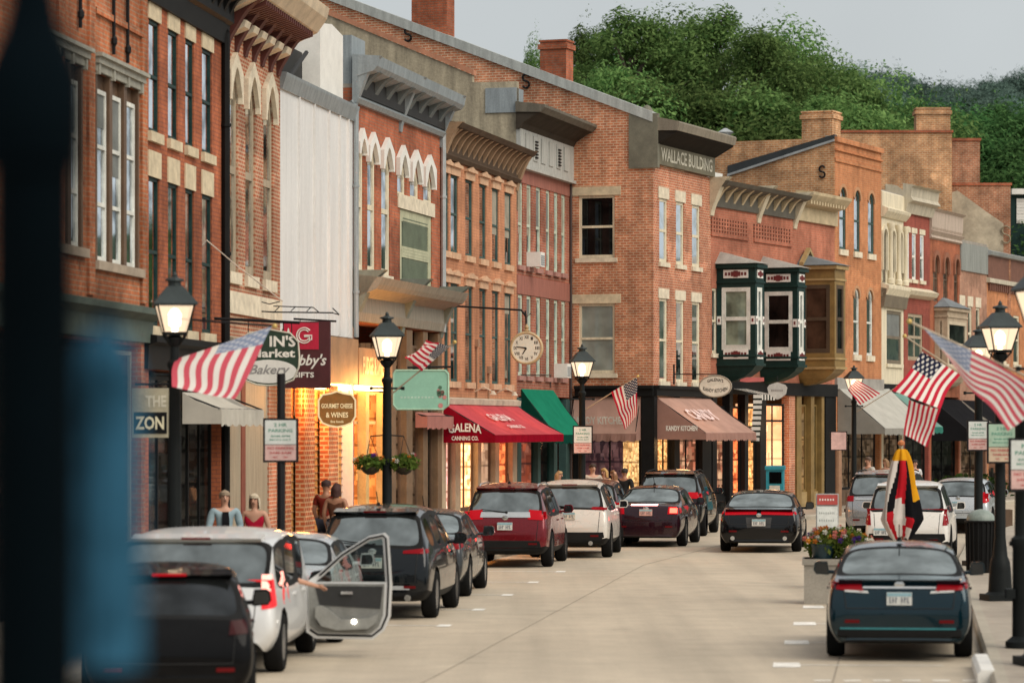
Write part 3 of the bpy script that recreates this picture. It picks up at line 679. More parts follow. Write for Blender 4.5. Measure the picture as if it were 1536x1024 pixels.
zb_ = b.Z(663, 652)
text(aw, 'GALENA', FR(.12, zb_ + .03, -.16), (0, -1, 0), (0, 0, 1), .86, .22, pm('sign_cream', (.8, .76, .68)), bold=.03, arch=.05)
text(aw, 'CANNING CO.', FR(.12, zb_ - .14, -.24), (0, -1, 0), (0, 0, 1), .70, .11, MAT['sign_cream'], bold=.03)
for mid, w_, s_ in ((.42, 2.6, 'GALENA'), (.66, 2.0, 'CANNING CO.')):
    dz = (zb_ - (zg - .08)); n_ = Vector((0, -1.35, dz)).normalized(); t = mid
    o_ = FR(b.len * .33, zg - .08 + dz * t, -.02 - 1.35 * t) + Vector((0, n_.z, -n_.y)) * -.02
    o_ = FR(b.len * .30 + (.5 if s_ != 'GALENA' else 0), zg - .08 + dz * (t + .12), -.06 - 1.35 * (t + .12))
    text(aw, s_, o_, (1, 0, 0), -n_, w_, .34 if s_ == 'GALENA' else .16, pm('faded_cream', (.78, .58, .54)), bold=.03)
for px, y0, y1 in ((713, 520, 596), (731, 560, 598)): m = MB(); u = b.U(px); m.tube([FR(u, b.Z(px, y1), -.04), FR(u, b.Z(px, y0), -.04)], .022, 6); m.box((u - .07, -.1, b.Z(px, y0)), (u + .07, 0, b.Z(px, y0) + .2)); m.build('conduit', pm('old_conduit', (.30, .18, .11)), b.root)
for px in (712, 745): m = MB(); u = b.U(px); zz = zg + .25; m.tube([FR(u, zz, 0), FR(u, zz + .12, -.25), FR(u, zz, -.5)], .02, 6); m.lathe([(.03, .05), (.1, -.06)], 10, FR(u, zz - .02, -.5)); m.build('gooseneck_light', MAT['pale_gutter'], b.root)
for px0, px1 in ((662, 668), (682, 690), (716, 721), (742, 748), (768, 775)): m = MB(); bx(m, FR, b.U(px0) if px0 > 662 else .02, min(b.U(px1), b.len - .02), .15, zg - .1, -.02, .2); m.build('pilaster', pm('stone_pier', (.42, .33, .22)), b.root)
store_bay(b, b.U(668), b.U(682), .15, zg - .3, brownp, shop('shop_pink', (1., .55, .55), (1., .8, .6), (.4, .2, .14), .8), bulk=brownp)
store_bay(b, b.U(690), b.U(716), .15, zg - .3, brownp, shop('shop_bright', (1., .82, .52), (1., .66, .34), (.5, .24, .08), 1.15, 4.5), bulk=brownp, nb=2)
store_bay(b, b.U(721), b.U(742), .15, zg - .3, brownp, shop('shop_beige', (.55, .38, .25), (.6, .42, .3), (.2, .12, .08), .7), bulk=brownp)
store_bay(b, b.U(748), b.U(768), .15, zg - .3, brownp, shop('shop_redlit', (1., .45, .16), (1., .25, .08), (.2, .03, .015), .9, 4.), bulk=brownp)

# 7 -- rose brick with plum bands, grey frieze, olive stucco gable side
b = B7 = Bld('brick_building', 'rose brick building with pale green window frames under a grey panelled frieze', A6, A7)
c3 = [(777, 784), (790, 797), (804, 811), (819, 825), (831, 837), (842, 848)]
h3 = row(b, c3, 775, 272, 397); h2 = row(b, c3, 775, 441, 563)
zf = b.Z(770, 247)
zt = 12.0
body(b, rb7, zt, h3 + h2 + [(.2, b.len - .1, 0, b.Z(780, 583) - .2, None, .5)], tar, sidemat=stucco)
for i, q in enumerate(h3 + h2): window(b, *q, paleg, gpale if i % 2 else gteal, d=.03, bar=.09, sill=pm('plum_sill', (.36, .18, .15)))
m = MB(); bx(m, FR, .02, b.len - .02, h3[0][3] + .0, zf, -.02, .02); m.build('plum_band', purplep, b.root)
m = MB(); bx(m, FR, .02, b.len - .02, h2[0][3] + .02, h2[0][3] + .55, -.02, .02); m.build('plum_band', purplep, b.root)
greyf = pm('grey_frieze', (.40, .40, .37), .6, streak=True)
m = MB(); bx(m, FR, .0, b.len, zf, zf + 1.1, -.12, .02); bx(m, FR, -.02, b.len + .02, zf - .06, zf + .03, -.2, .02); fz = m.build('frieze', greyf, b.root)
for i in range(6):
    u = .5 + i * (b.len - .9) / 6; m = MB()
    bx(m, FR, u, u + .52, zf + .25, zf + .95, -.15, -.1)
    if i in (1, 4):
        for k in range(6): bx(m, FR, u + .12, u + .4, zf + .33 + k * .09, zf + .37 + k * .09, -.19, -.14, 1)
    m.build('frieze_panel', [greyf, blackp], fz)
cornice(b, [(0, zf + 1.03), (.12, zf + 1.05), (.2, zf + 1.2), (.55, zf + 1.42), (.7, zf + 1.48), (0, zf + 1.5)], pm('soffit_brown_shade', (.05, .04, .03), .8, spec=.1), name='soffit', ends=.1)  # soffit colour holds the shade beneath the cornice
cornice(b, [(0, zf + 1.505), (.72, zf + 1.485), (.85, zf + 1.62), (.85, zf + 1.70), (0, zf + 1.8)], pm('weathered_tin', (.13, .115, .09), .7, streak=True, spec=.2), ends=.15)
m = MB(); bx(m, FR, -.05, .8, zf + 1.5, zf + 2.2, .0, .9); m.build('parapet_end', greyz, b.root)
# stucco gable wall seen above the lower roofs, terracotta coping
v1 = b.V(505); z1 = b.ZS(505, 28); v0, z0 = 1.3, b.ZS(718, 112)
m = MB(); poly = [(0, 9.), (v1 + 4, 9.), (v1 + 4, z1 + (z1 - z0) / (v1 - v0) * 4), (v0, z0), (v0, b.ZS(770, 122)), (0, b.ZS(770, 122))]
m.prism(poly, lambda p, q, a: SD(p, q, a), -.0, .25); m.build('gable_wall', stucco, b.root)
m = MB(); a, c = (v0 - .05, z0), (v1 + 4, z1 + (z1 - z0) / (v1 - v0) * 4)
m.prism([(a[0], a[1]), (c[0], c[1]), (c[0], c[1] + .14), (a[0], a[1] + .14)], lambda p, q, x: SD(p, q, x), -.06, .3); m.build('coping', tile, b.root)
zt2 = b.Z(780, 583)
aw = awning(b, b.U(781), b.U(829), zt2, zt2 - 1.3, 1.0, cloth('green_awning', (.02, .23, .135), .3), cloth('green_awning_shaded_side', (.006, .05, .035), .1), val=.22)  # ends and valance: same green darkened as if in shade
tag(aw, 'plain green cloth awning')
for px0, px1 in ((775, 781), (806, 810), (830, 835), (848, 855)): m = MB(); bx(m, FR, b.U(px0) if px0 > 775 else .02, min(b.U(px1), b.len - .05), .15, zt2 - .25, -.02, .2); m.build('pilaster', pm('dark_teal_paint', (.03, .07, .065)), b.root)
store_bay(b, b.U(781), b.U(806), .15, zt2 - .5, dkgreen, shop('shop_dimred', (.5, .12, .06), (.25, .16, .12), (.03, .02, .02), .6), bulk=dkgreen)
store_bay(b, b.U(810), b.U(830), .15, zt2 - .5, dkgreen, MAT['shop_dim'], bulk=dkgreen)
m = MB(); m.tube([FR(b.len - .1, .4, -.05), FR(b.len - .1, zf, -.05)], .04, 8); m.tube([FR(.4, zt2 + .4, -.03), FR(b.len * .6, zt2 + .45, -.03), FR(b.len * .6, h2[0][2] - .3, -.03)], .015, 6); m.build('conduit', pm('dark_conduit', (.06, .04, .035)), b.root)
ac = thing('air_conditioner', 'white window air conditioner in the upper row of the rose brick front', 'air conditioner', (0, 0, 0), 0)
ac.location = b.root.matrix_basis @ FR(h3[1][0] + .05, h3[0][2], -.4); ac.rotation_euler = b.root.rotation_euler
m = MB(); m.box((0, 0, 0), (.5, .5, .42)); m.build('casing', white, ac)
m = MB(); [m.box((.04, -.012, .05 + i * .06), (.46, .0, .085 + i * .06)) for i in range(5)]; m.build('grille', greyz, ac)
ac2 = copy_tree(ac); ac2['label'] = 'white window air conditioner in the lower row of the rose brick front'
ac2.location = b.root.matrix_basis @ FR(h2[4][0] + .0, h2[0][2], -.4)

# 8 -- the corner block with the tall bare gable side
b = B8 = Bld('corner_brick_building', 'three storey brick corner building with a name board and a tall bare gable side', C8, A9, depth=16)
fw = row(b, [(989, 1001), (1014, 1026), (1038, 1050)], 990, 297, 393); fw2 = row(b, [(989, 1001), (1014, 1026), (1038, 1050)], 990, 447, 572)
zs = b.Z(990, 594); zt = b.Z(985, 247) - .02
v_ = lambda px: b.V(px)
sw = [(b.V(922), b.V(868), b.ZS(895, 387), b.ZS(895, 293)), (b.V(922), b.V(868), b.ZS(895, 560), b.ZS(895, 455))]
zss = b.ZS(900, 590)
mb = MB(); wallmesh(mb, FR, 0, b.len, 0, zt, fw + fw2 + [(.3, b.len - .3, 0, zs, None, .5)], .06)
v1 = b.V(470); zr0 = b.ZS(985, 178) - .1; zr1 = b.ZS(470, -8)
sl = (zr1 - zr0) / v1; D = b.depth
pk = 11.5
wallmesh(mb, SD, 0, D, 0, zt, sw + [(b.V(968), b.V(862), 0, zss, None, .5)], .10, mi=1, extra=[[(0, zt), (D, zt), (D, zr0 + sl * pk - sl * (D - pk)), (pk, zr0 + sl * pk), (0, zr0)]])
q = [(0, 0), (D, 0), (D, zt), (0, zt)]; mb.face([Vector((b.len - .002, v, z)) for v, z in q], 1, q)
q = [(0, 0), (b.len, 0), (b.len, zr0), (0, zr0)]; mb.face([Vector((u, D, z)) for u, z in q], 1, q)
mb.build('wall', [rbw, rbs], b.root, normals=False)
m = MB(); m.add([(.02, .1, zr0 - .1), (b.len, .1, zr0 - .1), (b.len, pk, zr0 + sl * pk - .1), (.02, pk, zr0 + sl * pk - .1), (b.len, D, zr0 + sl * (2 * pk - D) - .1), (.02, D, zr0 + sl * (2 * pk - D) - .1)], [(0, 1, 2, 3), (3, 2, 4, 5)]); m.build('roof', slate, b.root)
m = MB(); m.prism([(0, zr0), (pk, zr0 + sl * pk), (pk, zr0 + sl * pk + .3), (0, zr0 + .3)], lambda p, q, a: SD(p, q, a), -.1, .35); m.build('coping', pm('pale_lead', (.40, .42, .40), .6, streak=True), b.root)
for (l, r, yt) in ((615, 668, -30), (808, 847, 62)):
    v0, v1_ = b.V(r), b.V(l); chimney(b.root, .12, .75, v0, v1_, zr0 + sl * v0 - .3, b.ZS((l + r) / 2, yt), rb5)
for px, py in ((613, 52), (790, 122)): s_plate(b.root, SD, b.V(px), b.ZS(px, py), .42, -.06, MAT['iron'])
for q in fw: window(b, *q, cream, gblind, d=.03, bar=.09, sill=MAT['palestone'], lintel=MAT['palestone'], lh=.34, lx=.12)
for q in fw2: window(b, *q, cream, gblind, d=.03, bar=.08, sill=MAT['palestone'], lintel=MAT['palestone'], lh=.3, lx=.12)
window(b, *sw[0], cream, gblack, mp=SD, d=.05, bar=.08, sill=MAT['palestone'], lintel=MAT['stone'], lh=.26, lx=.2, zr=.5)
w = window(b, *sw[1], cream, gblind, mp=SD, d=.05, bar=.08, sill=MAT['palestone'], lintel=MAT['stone'], lh=.28, lx=.2)
m = MB(); z = b.Z(985, 247)
bx(m, FR, .1, b.len + .02, z, z + .62, -.14, .02); m.build('name_board', pm('olive_board', (.15, .135, .09)), b.root)
text(b.root, 'WALLACE BUILDING', FR(.3, z + .12, -.15), (1, 0, 0), (0, 0, 1), b.len - .6, .4, pm('board_letters', (.55, .52, .42)), bold=.02)
cornice(b, [(0, z + .58), (.16, z + .6), (.74, z + .93), (.74, z + .99), (0, z + .99)], pm('soffit_dark_shade', (.022, .018, .014), .8, spec=.1), name='soffit', ends=.02)  # under-cornice shade put into a near-black soffit piece
cornice(b, [(0, z + .995), (.79, z + .97), (.84, z + 1.2), (.8, z + 1.25), (0, z + 1.42)], pm('drab_tin', (.22, .19, .145), .7, streak=True, spec=.2), ends=.05)
m = MB(); bx(m, FR, -.08, .12, z - .12, z + 1.5, -.16, .75); m.lathe([(.22, 0), (.2, .15), (.1, .3), (.02, .34)], 10, (.3, .3, z + 1.45)); m.build('cornice_end', pm('drab_olive', (.16, .15, .11)), b.root)
for mp, a0, a1 in ((FR, -.02, b.len), (SD, -.02, 2.45)):
    m = MB(); bx(m, mp, a0, a1, zs, zs + .22, -.12, .02); bx(m, mp, a0, a1, zs + .22, zs + .32, -.2, .02); m.build('shop_cornice', blackp, b.root)
m = MB(); bx(m, SD, -.06, .35, .1, zs, -.08, .2); m.build('corner_pier', blackp, b.root)
m = MB(); bx(m, SD, b.V(868), b.V(860), .1, zs, -.04, .2); m.build('pilaster', blackp, b.root)
v0, v1_ = .42, b.V(866)
store_bay(b, v0, v1_, .15, 2.62, blackp, shop('shop_plum', (.16, .07, .08), (.30, .17, .17), (.03, .02, .03), .45, 2.5), mp=SD, bulk=blackp, nb=2, d=.1)
m = MB(); bx(m, SD, v0, v1_, 2.62, zs, .05, .15); m.build('transom_panel', blackp, b.root)
canv = cloth('tan_awning', (.50, .31, .25), .25); canv2 = cloth('tan_awning_shaded_side', (.33, .19, .155), .1)  # second tan is the same canvas with shade in its colour
aw = awning(b, .38, b.V(862), zs - .02, b.ZS(900, 650), .45, canv, canv2, mp=SD, val=.2)
tag(aw, 'tan cloth awning on the gable side')
o_ = SD(b.V(865), b.ZS(900, 636), -.46)
text(aw, 'CANDY KITCHEN', o_, (0, -1, 0), (-.32, 0, 1), 1.75, .24, pm('sign_cream', (.8, .76, .68)), bold=.03)
aw = awning(b, .25, b.len - .2, zs - .02, b.Z(985, 649), 1.55, canv, canv2, val=.2)
tag(aw, 'tan cloth awning on the street front')
zb_ = b.Z(985, 649)
text(aw, 'KANDY KITCHEN', FR(.24, zb_ + .06, -.32), (0, -1, 0), (0, 0, 1), .98, .16, MAT['sign_cream'], bold=.04)
dz = zb_ - zs
n_ = Vector((0, -1.55, dz)).normalized()
text(aw, 'CANDY', FR(1.0, zs - .02 + dz * .62, -.07 - 1.55 * .62), (1, 0, 0), -n_, 2.6, .55, pm('faded_cream', (.78, .58, .54)), bold=.03)
for px0, px1 in ((1010, 1018), (1052, 1066)): m = MB(); bx(m, FR, b.U(px0), min(b.U(px1), b.len - .02), .15, zs, -.04, .2); m.build('pilaster', blackp, b.root)
store_bay(b, .2, b.U(1010), .15, 2.6, blackp, shop('shop_candy', (1., .72, .32), (1., .50, .18), (.22, .09, .03), .95, 7.), bulk=blackp, nb=3)
store_bay(b, b.U(1018), b.U(1052), .15, 2.6, blackp, shop('shop_mixed', (.6, .2, .12), (.7, .5, .3), (.05, .03, .02), .7, 3.), bulk=blackp, nb=2)
# candy kitchen window facing the camera on the gable side is the lit one below the second awning

# 9 -- pinkish brick with bay windows
b = B9 = Bld('brick_building', 'low pinkish brick building with pierced brick grilles and three hanging bay windows', A9, A10)
z = b.Z(1075, 308); zs = b.Z(1080, 585)
side_w = [(b.U(1064 if 0 else 1068), b.U(1076), b.Z(1070, 530), b.Z(1070, 432))]
body(b, rb9, z + .1, side_w + [(.2, b.len - .2, 0, zs - .1, None, .6)], tar)
window(b, *side_w[0], cream, gblind, d=.03, bar=.08, sill=MAT['palestone'])
for l, r in ((1066, 1122), (1130, 1187)):
    u0, u1 = b.U(l), b.U(r); z0, z1 = b.Z(1068, 350), b.Z(1068, 326); m = MB()
    bx(m, FR, u0, u1, z0 - .08, z0, -.05, .03)
    n = 14
    for i in range(n): a = u0 + (u1 - u0) * (i + .2) / n; bx(m, FR, a, a + (u1 - u0) / n * .5, z0, z1, -.035, .0)
    for j in range(4): bx(m, FR, u0, u1, z0 + (z1 - z0) * j / 4, z0 + (z1 - z0) * j / 4 + .045, -.04, .0)
    o = m.build('brick_grille', rb9, b.root)
    m = MB(); q = [(u0, z0), (u1, z0), (u1, z1), (u0, z1)]; m.face([FR(a, zz, -.006) for a, zz in q]); m.build('grille_shadow', pm('dark_brick_gap', (.09, .04, .03)), o, normals=False)
um = b.U(1192)
co = cornice(b, [(0, z - .05), (.08, z - .05), (.1, z + .45), (.55, z + .6), (.65, z + .72), (0, z + .8)], pm('drab_tin_dark', (.10, .09, .07)), u0=-.05, u1=um)
brackets(co, [.4 + i * .74 for i in range(int(um / .74))], S_bracket(z, z + .6, .48), .16, pm('tan_tin2', (.50, .40, .25)))
brackets(co, [.05, um * .55, um - .02], S_bracket(z - .35, z + .85, .62), .3, pm('cream_scroll', (.58, .50, .36)), 'scroll_bracket')
co = cornice(b, [(0, z - .05), (.1, z - .05), (.12, z + .5), (.4, z + .55), (.6, z + .8), (.62, z + .9), (0, z + .95)], pm('tan_tin2', (.50, .40, .25)), u0=um + .1, u1=b.len + .05)
brackets(co, [um + .3 + i * .28 for i in range(int((b.len - um - .3) / .28))], [(.12, z + .5), (.5, z + .62), (.5, z + .5), (.12, z + .4)], .12, MAT['tan_tin2'], 'dentil')
m = MB(); bx(m, FR, -.1, 1.3, z + .75, z + 1.05, .1, 1.2); m.build('parapet_end', white, b.root)
def bay(u0, u1, zb, z0, z1, zt, proj, body_m, trim_m, frame_m, roof_m, gl, curt, panels=True, rake=False):
    par = MB(); P = [(u0, 0), (u0, -proj), (u1, -proj), (u1, 0)]
    # corner posts, aprons and head boards round the openings
    pw = .17
    def facemap(k):
        (a, b_), (c, d_) = P[k], P[k + 1]; A = Vector((a, b_)); Dv = Vector((c - a, d_ - b_)); L = Dv.length; t = Dv / L; n = Vector((t.y, -t.x)); 
        return (lambda s, z, dd: Vector((A.x + t.x * s - n.x * dd, A.y + t.y * s - n.y * dd, z))), L
    for k in range(3):
        mp, L = facemap(k)
        wallmesh(par, mp, 0, L, zb, zt, [(pw, L - pw, z0, z1)], .06)
    par.face([FR(u0, zb, 0), FR(u0, zb, -proj), FR(u1, zb, -proj), FR(u1, zb, 0)])
    o = par.build('bay_window', body_m, b.root, normals=False)
    for k in range(3):
        mp, L = facemap(k)
        w = MB(); frame_mesh(w, mp, pw, L - pw, z0, z1, .0, .13, 0, 1, thick=.055); ww = w.build('window', frame_m, o)
        g = MB(); q = [(pw, z0), (L - pw, z0), (L - pw, z1), (pw, z1)]; g.face([mp(a, z_, .04) for a, z_ in q], 0, q); g.build('pane', gl if k == 0 else curt, o, normals=False)
        t = MB()
        for zz in (z0 - .22, z1 + .14): bx(t, mp, -.03, L + .03, zz, zz + .07, -.04, .02)
        bx(t, mp, -.08, L + .08, zt - .02, zt + .10, -.10, .02); bx(t, mp, -.04, L + .04, zb - .02, zb + .06, -.05, .02)
        t.build('moulding', trim_m, o)
        if panels and L > .3:
            c = L / 2; hw = min(.55, L * .32); pmats = [white, pm('panel_red', (.14, .02, .02))]
            for zz, hh in ((zb + .2, .30), ((z1 + zt) / 2 - .02, .26)):
                pn = MB(); bx(pn, mp, c - hw, c + hw, zz, zz + hh, -.025, .01)
                for i in range(7): x = c - hw * .78 + hw * 1.56 * i / 6; s_ = .05 + .05 * (i == 3) + .02 * (i in (2, 4)); bx(pn, mp, x - s_ * .7, x + s_ * .7, zz + hh / 2 - s_, zz + hh / 2 + s_, -.036, -.02, 1)
                pn.build('carved_panel', pmats, o)
            for sx in (pw * .5, L - pw * .5):
                pn = MB(); zz = (z0 + z1) / 2 - .05; bx(pn, mp, sx - .07, sx + .07, zz - .13, zz + .13, -.02, .01); bx(pn, mp, sx - .03, sx + .03, zz - .05, zz + .05, -.03, -.01, 1); pn.build('carved_block', pmats, o)
    # curved soffit tapering to the wall, hipped tin roof
    s = MB(); n = 5
    prof = [(1 - .0, zb - .02), (.92, zb - .16), (.72, zb - .34), (.45, zb - .48), (.1, zb - .56)]
    for i in range(len(prof) - 1):
        (k1, zz1), (k2, zz2) = prof[i], prof[i + 1]; cu = (u0 + u1) / 2; hu = (u1 - u0) / 2
        A = [FR(cu - hu * (.4 + .6 * k1), zz1, 0), FR(cu - hu * (.4 + .6 * k1), zz1, -proj * k1), FR(cu + hu * (.4 + .6 * k1), zz1, -proj * k1), FR(cu + hu * (.4 + .6 * k1), zz1, 0)]
        B_ = [FR(cu - hu * (.4 + .6 * k2), zz2, 0), FR(cu - hu * (.4 + .6 * k2), zz2, -proj * k2), FR(cu + hu * (.4 + .6 * k2), zz2, -proj * k2), FR(cu + hu * (.4 + .6 * k2), zz2, 0)]
        for j in range(3): s.face([A[j], A[j + 1], B_[j + 1], B_[j]])
    s.build('soffit', body_m, o, normals=False)
    r = MB(); e = .16; zt2 = zt + .1; hz = .42
    base = [(u0 - e, 0), (u0 - e, -proj - e), (u1 + e, -proj - e), (u1 + e, 0)]; top = [((u0 + u1) / 2 - (u1 - u0) * .12, 0), ((u0 + u1) / 2 + (u1 - u0) * .12, 0)]
    Bv = [FR(a, zt2 + .02, d_) for a, d_ in base]; Tv = [FR(top[0][0], zt2 + hz, 0), FR(top[1][0], zt2 + hz, 0)]
    r.face([Bv[0], Bv[1], Tv[0]]); r.face([Bv[1], Bv[2], Tv[1], Tv[0]]); r.face([Bv[2], Bv[3], Tv[1]]); r.face(Bv)
    r.face([FR(base[0][0], zt2 + .02, 0)] + [Tv[0], Tv[1], FR(base[3][0], zt2 + .02, 0)])
    r.build('roof', roof_m, o)
    if rake:
        rk = MB(); rk.prism([(u0 - e, zt2), (u0 - e, zt2 + .12), ((u0 + u1) / 2, zt2 + hz + .22), (u1 + e, zt2 + .12), (u1 + e, zt2), ((u0 + u1) / 2, zt2 + hz + .1)], lambda p, q, a: FR(p, q, a), -.25, -.1); rk.build('gable_trim', trim_m, o)
    return o
tinroof = pm('pale_tin_roof', (.45, .44, .40), .5, .3)
pj = 1.3
def bayspan(pxl, pxc):                       # left end of the bay at the wall corner, from its outer front corner
    return b.U(pxl, -pj), b.U(pxc, -pj)
y2z = lambda py: b.Z(1110, py, -.6)
u0, u1 = b.U(1133, -pj), b.U(1146, -pj)
o = bay(u0, u1, y2z(548), y2z(525), y2z(432), y2z(402), pj, dkgreen, dkgreen, whitef, tinroof, gcurt, gteal); tag(o, 'green bay window with lace curtains, nearest of the three')
u0, u1 = b.U(1196, -pj), b.U(1208, -pj)
y2z = lambda py: b.Z(1172, py, -.6)
o = bay(u0, u1, y2z(550), y2z(528), y2z(438), y2z(408), pj, dkgreen, dkgreen, whitef, tinroof, gblack, gteal); tag(o, 'green bay window with dark glass, the middle one')
u0, u1 = b.U(1252, -pj), b.U(1268, -pj)
y2z = lambda py: b.Z(1230, py, -.6)
o = bay(u0, u1, y2z(553), y2z(530), y2z(428), y2z(404), pj, ochre, ochre2, pm('bay_brown', (.07, .045, .025)), slate, gwarm, gdark, panels=False, rake=True); tag(o, 'ochre bay window with wooden blinds and a gabled slate roof')
m = MB(); bx(m, FR, -.02, b.len, zs - .12, zs + .3, -.12, .02); m.build('shop_cornice', blackp, b.root)
for px0, px1, mt in ((1066, 1073, blackp), (1092, 1097, blackp), (1115, 1120, blackp), (1138, 1147, blackp), (1181, 1190, rbw), (1193, 1200, ochre), (1214, 1219, ochre), (1230, 1234, ochre), (1236, 1252, blackp)):
    m = MB(); bx(m, FR, max(b.U(px0), .02), min(b.U(px1), b.len - .02), .15, zs - .1, -.06, .2); m.build('pilaster', mt, b.root)
store_bay(b, b.U(1073), b.U(1092), .15, zs - .5, blackp, MAT['shop_mixed'], bulk=blackp, tr=2.9)
store_bay(b, b.U(1097), b.U(1115), .15, zs - .5, blackp, MAT['shop_redlit'], bulk=blackp, tr=2.9)
store_bay(b, b.U(1120), b.U(1138), .15, zs - .5, blackp, MAT['shop_candy'], bulk=white, tr=2.9)
store_bay(b, b.U(1147), b.U(1181), .15, zs - .4, blackp, shop('shop_peach', (1., .68, .40), (1., .74, .48), (.75, .42, .22), .8, .8), bulk=white, nb=2, tr=3.1)
store_bay(b, b.U(1200), b.U(1214), .15, zs - .4, ochre, shop('shop_amberdim', (.45, .28, .12), (.25, .2, .12), (.05, .035, .02), .6), bulk=ochre2)
store_bay(b, b.U(1219), b.U(1230), .15, zs - .4, ochre, shop('shop_tealdim', (.2, .3, .25), (.4, .3, .15), (.04, .05, .04), .5), bulk=ochre2)

# 10 -- tall clean orange brick
b = B10 = Bld('brick_building', 'tall plain orange brick building with slim round-arched windows and a yellowish side wall', A10, A11, depth=13)
c = [(1259, 1269), (1281, 1290), (1302, 1311)]; c2 = [(1280, 1289), (1300, 1309)]
h3 = row(b, c, 1262, 280, 374); h2 = row(b, c2, 1283, 432, 532)
zt = b.Z(1252, 207); zs = b.Z(1262, 575)
body(b, rb10, zt, [(*q, 'round') for q in h3 + h2] + [(.3, b.len - .2, 0, zs - .2, None, .6)], tar, sidemat=rby)
for i, q in enumerate(h3 + h2): window(b, *q, pm('dark_green_frame', (.04, .08, .07)) if i < 3 else whitef, gpale, d=.03, bar=.08, kind='round', sill=MAT['palestone'], sh=.2)
for q in h3 + h2: m = MB(); hood_arch('round', .09, .04, 0., .02)(m, FR, q[0], q[1], q[3]); m.build('arch_trim', rb10, b.root)
m = MB(); bx(m, FR, 0, b.len, zt - .8, zt - .68, -.05, .02); bx(m, FR, 0, b.len, zt - .12, zt + .06, -.1, .02); bx(m, FR, 0, b.len, zt - .42, zt - .36, -.07, .02); m.build('string_course', rb10, b.root)
v1 = b.V(1092); m = MB(); m.prism([(0, zt - .05), (v1, zt - 1.15), (v1, zt - .85), (0, zt + .12)], lambda p, q, a: SD(p, q, a), -.06, .3); m.build('roof_edge', pm('black_membrane', (.03, .035, .038), .5), b.root)
m = MB(); m.prism([(0, zt - .12), (v1, zt - 1.22), (v1, zt - 1.14), (0, zt - .04)], lambda p, q, a: SD(p, q, a), -.09, .0); m.build('flashing', pm('pale_zinc', (.42, .44, .44)), b.root)
chimney(b.root, .2, 1.2, b.V(1250) + .1, b.V(1200), zt - .6, b.ZS(1225, 168), rby)
m = MB(); m.lathe([(.28, 0), (.28, 1.0), (.42, 1.02), (.42, 1.15), (.16, 1.2), (.16, 1.6), (.3, 1.7), (.05, 1.85)], 12, (.8, b.V(1077), zt - 1.3)); m.build('vent_stack', pm('pale_zinc', (.42, .44, .44)), b.root, smooth=True)
m = MB(); m.box((.5, b.V(1180), zt - 1.2), (1.2, b.V(1141), zt - .1)); m.build('roof_hatch', pm('pale_zinc', (.42, .44, .44)), b.root)
s_plate(b.root, SD, b.V(1234), b.ZS(1234, 258), .4, -.06, MAT['iron'])
m = MB(); bx(m, FR, 0, b.len, zs - .2, zs + .2, -.1, .02); m.build('shop_cornice', pm('grey_lintel', (.32, .30, .27)), b.root)
store_bay(b, .5, b.len - .4, .15, zs - .3, blackp, shop('shop_brown', (.25, .16, .09), (.3, .22, .15), (.03, .02, .015), .4), bulk=brownp, nb=3)
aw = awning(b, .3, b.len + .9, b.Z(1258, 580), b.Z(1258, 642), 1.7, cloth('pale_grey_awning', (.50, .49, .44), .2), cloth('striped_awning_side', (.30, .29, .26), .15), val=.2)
tag(aw, 'large pale grey awning')

# 11 -- cream painted front with tracery
b = B11 = Bld('cream_building', 'narrow cream painted front with three arched windows between slim columns', A11, A11b, depth=12)
c = [(1323, 1329), (1335, 1341), (1346, 1352)]
h = row(b, c, 1325, 343, 424); zt = b.Z(1324, 288)
ww = (b.U(1330), b.U(1352), b.Z(1330, 545), b.Z(1330, 465))
zs = b.Z(1330, 590)
body(b, cream, zt, [(*q, 'round') for q in h] + [ww, (.3, b.len - .2, 0, zs, None, .5)], tar)
for q in h: window(b, *q, pm('drab_brown', (.16, .13, .09)), gdark, d=.03, bar=.05, kind='round', lintel=cream, hood=hood_arch('round', .1, .08, 1.2, .05))
for px in (1332, 1344, 1354): m = MB(); m.lathe([(.14, 0), (.14, .15), (.09, .2), (.09, 1.9), (.16, 2.05), (.16, 2.2)], 10, FR(b.U(px), h[0][2], -.1)); m.build('column', cream, b.root, smooth=True)
window(b, *ww, pm('drab_brown', (.16, .13, .09)), gteal, d=.03, bar=.12, sill=cream)
cornice(b, [(0, zt - .9), (.08, zt - .9), (.25, zt - .7), (.28, zt - .6), (.05, zt - .5), (.05, zt), (0, zt + .05)], cream)
cornice(b, [(0, h[0][2] - .5), (.15, h[0][2] - .5), (.3, h[0][2] - .2), (.3, h[0][2] - .1), (0, h[0][2])], cream, name='string_course')
cornice(b, [(0, ww[3] + .1), (.1, ww[3] + .1), (.22, ww[3] + .75), (0, ww[3] + .8)], pm('drab_brown', (.16, .13, .09)), name='window_head')
m = MB(); bx(m, FR, .02, b.len - .02, zs, zs + .35, -.05, .02); m.build('shop_cornice', blackp, b.root)
store_bay(b, .35, b.len - .25, .15, zs - .05, blackp, MAT['shop_brown'], bulk=brownp, nb=2)
aw = awning(b, .95, b.len - .1, b.Z(1330, 588), b.Z(1330, 640), 1.5, cloth('pale_teal_awning', (.20, .36, .31), .25), cloth('teal_edge', (.05, .2, .16)), val=.2); tag(aw, 'pale teal awning')

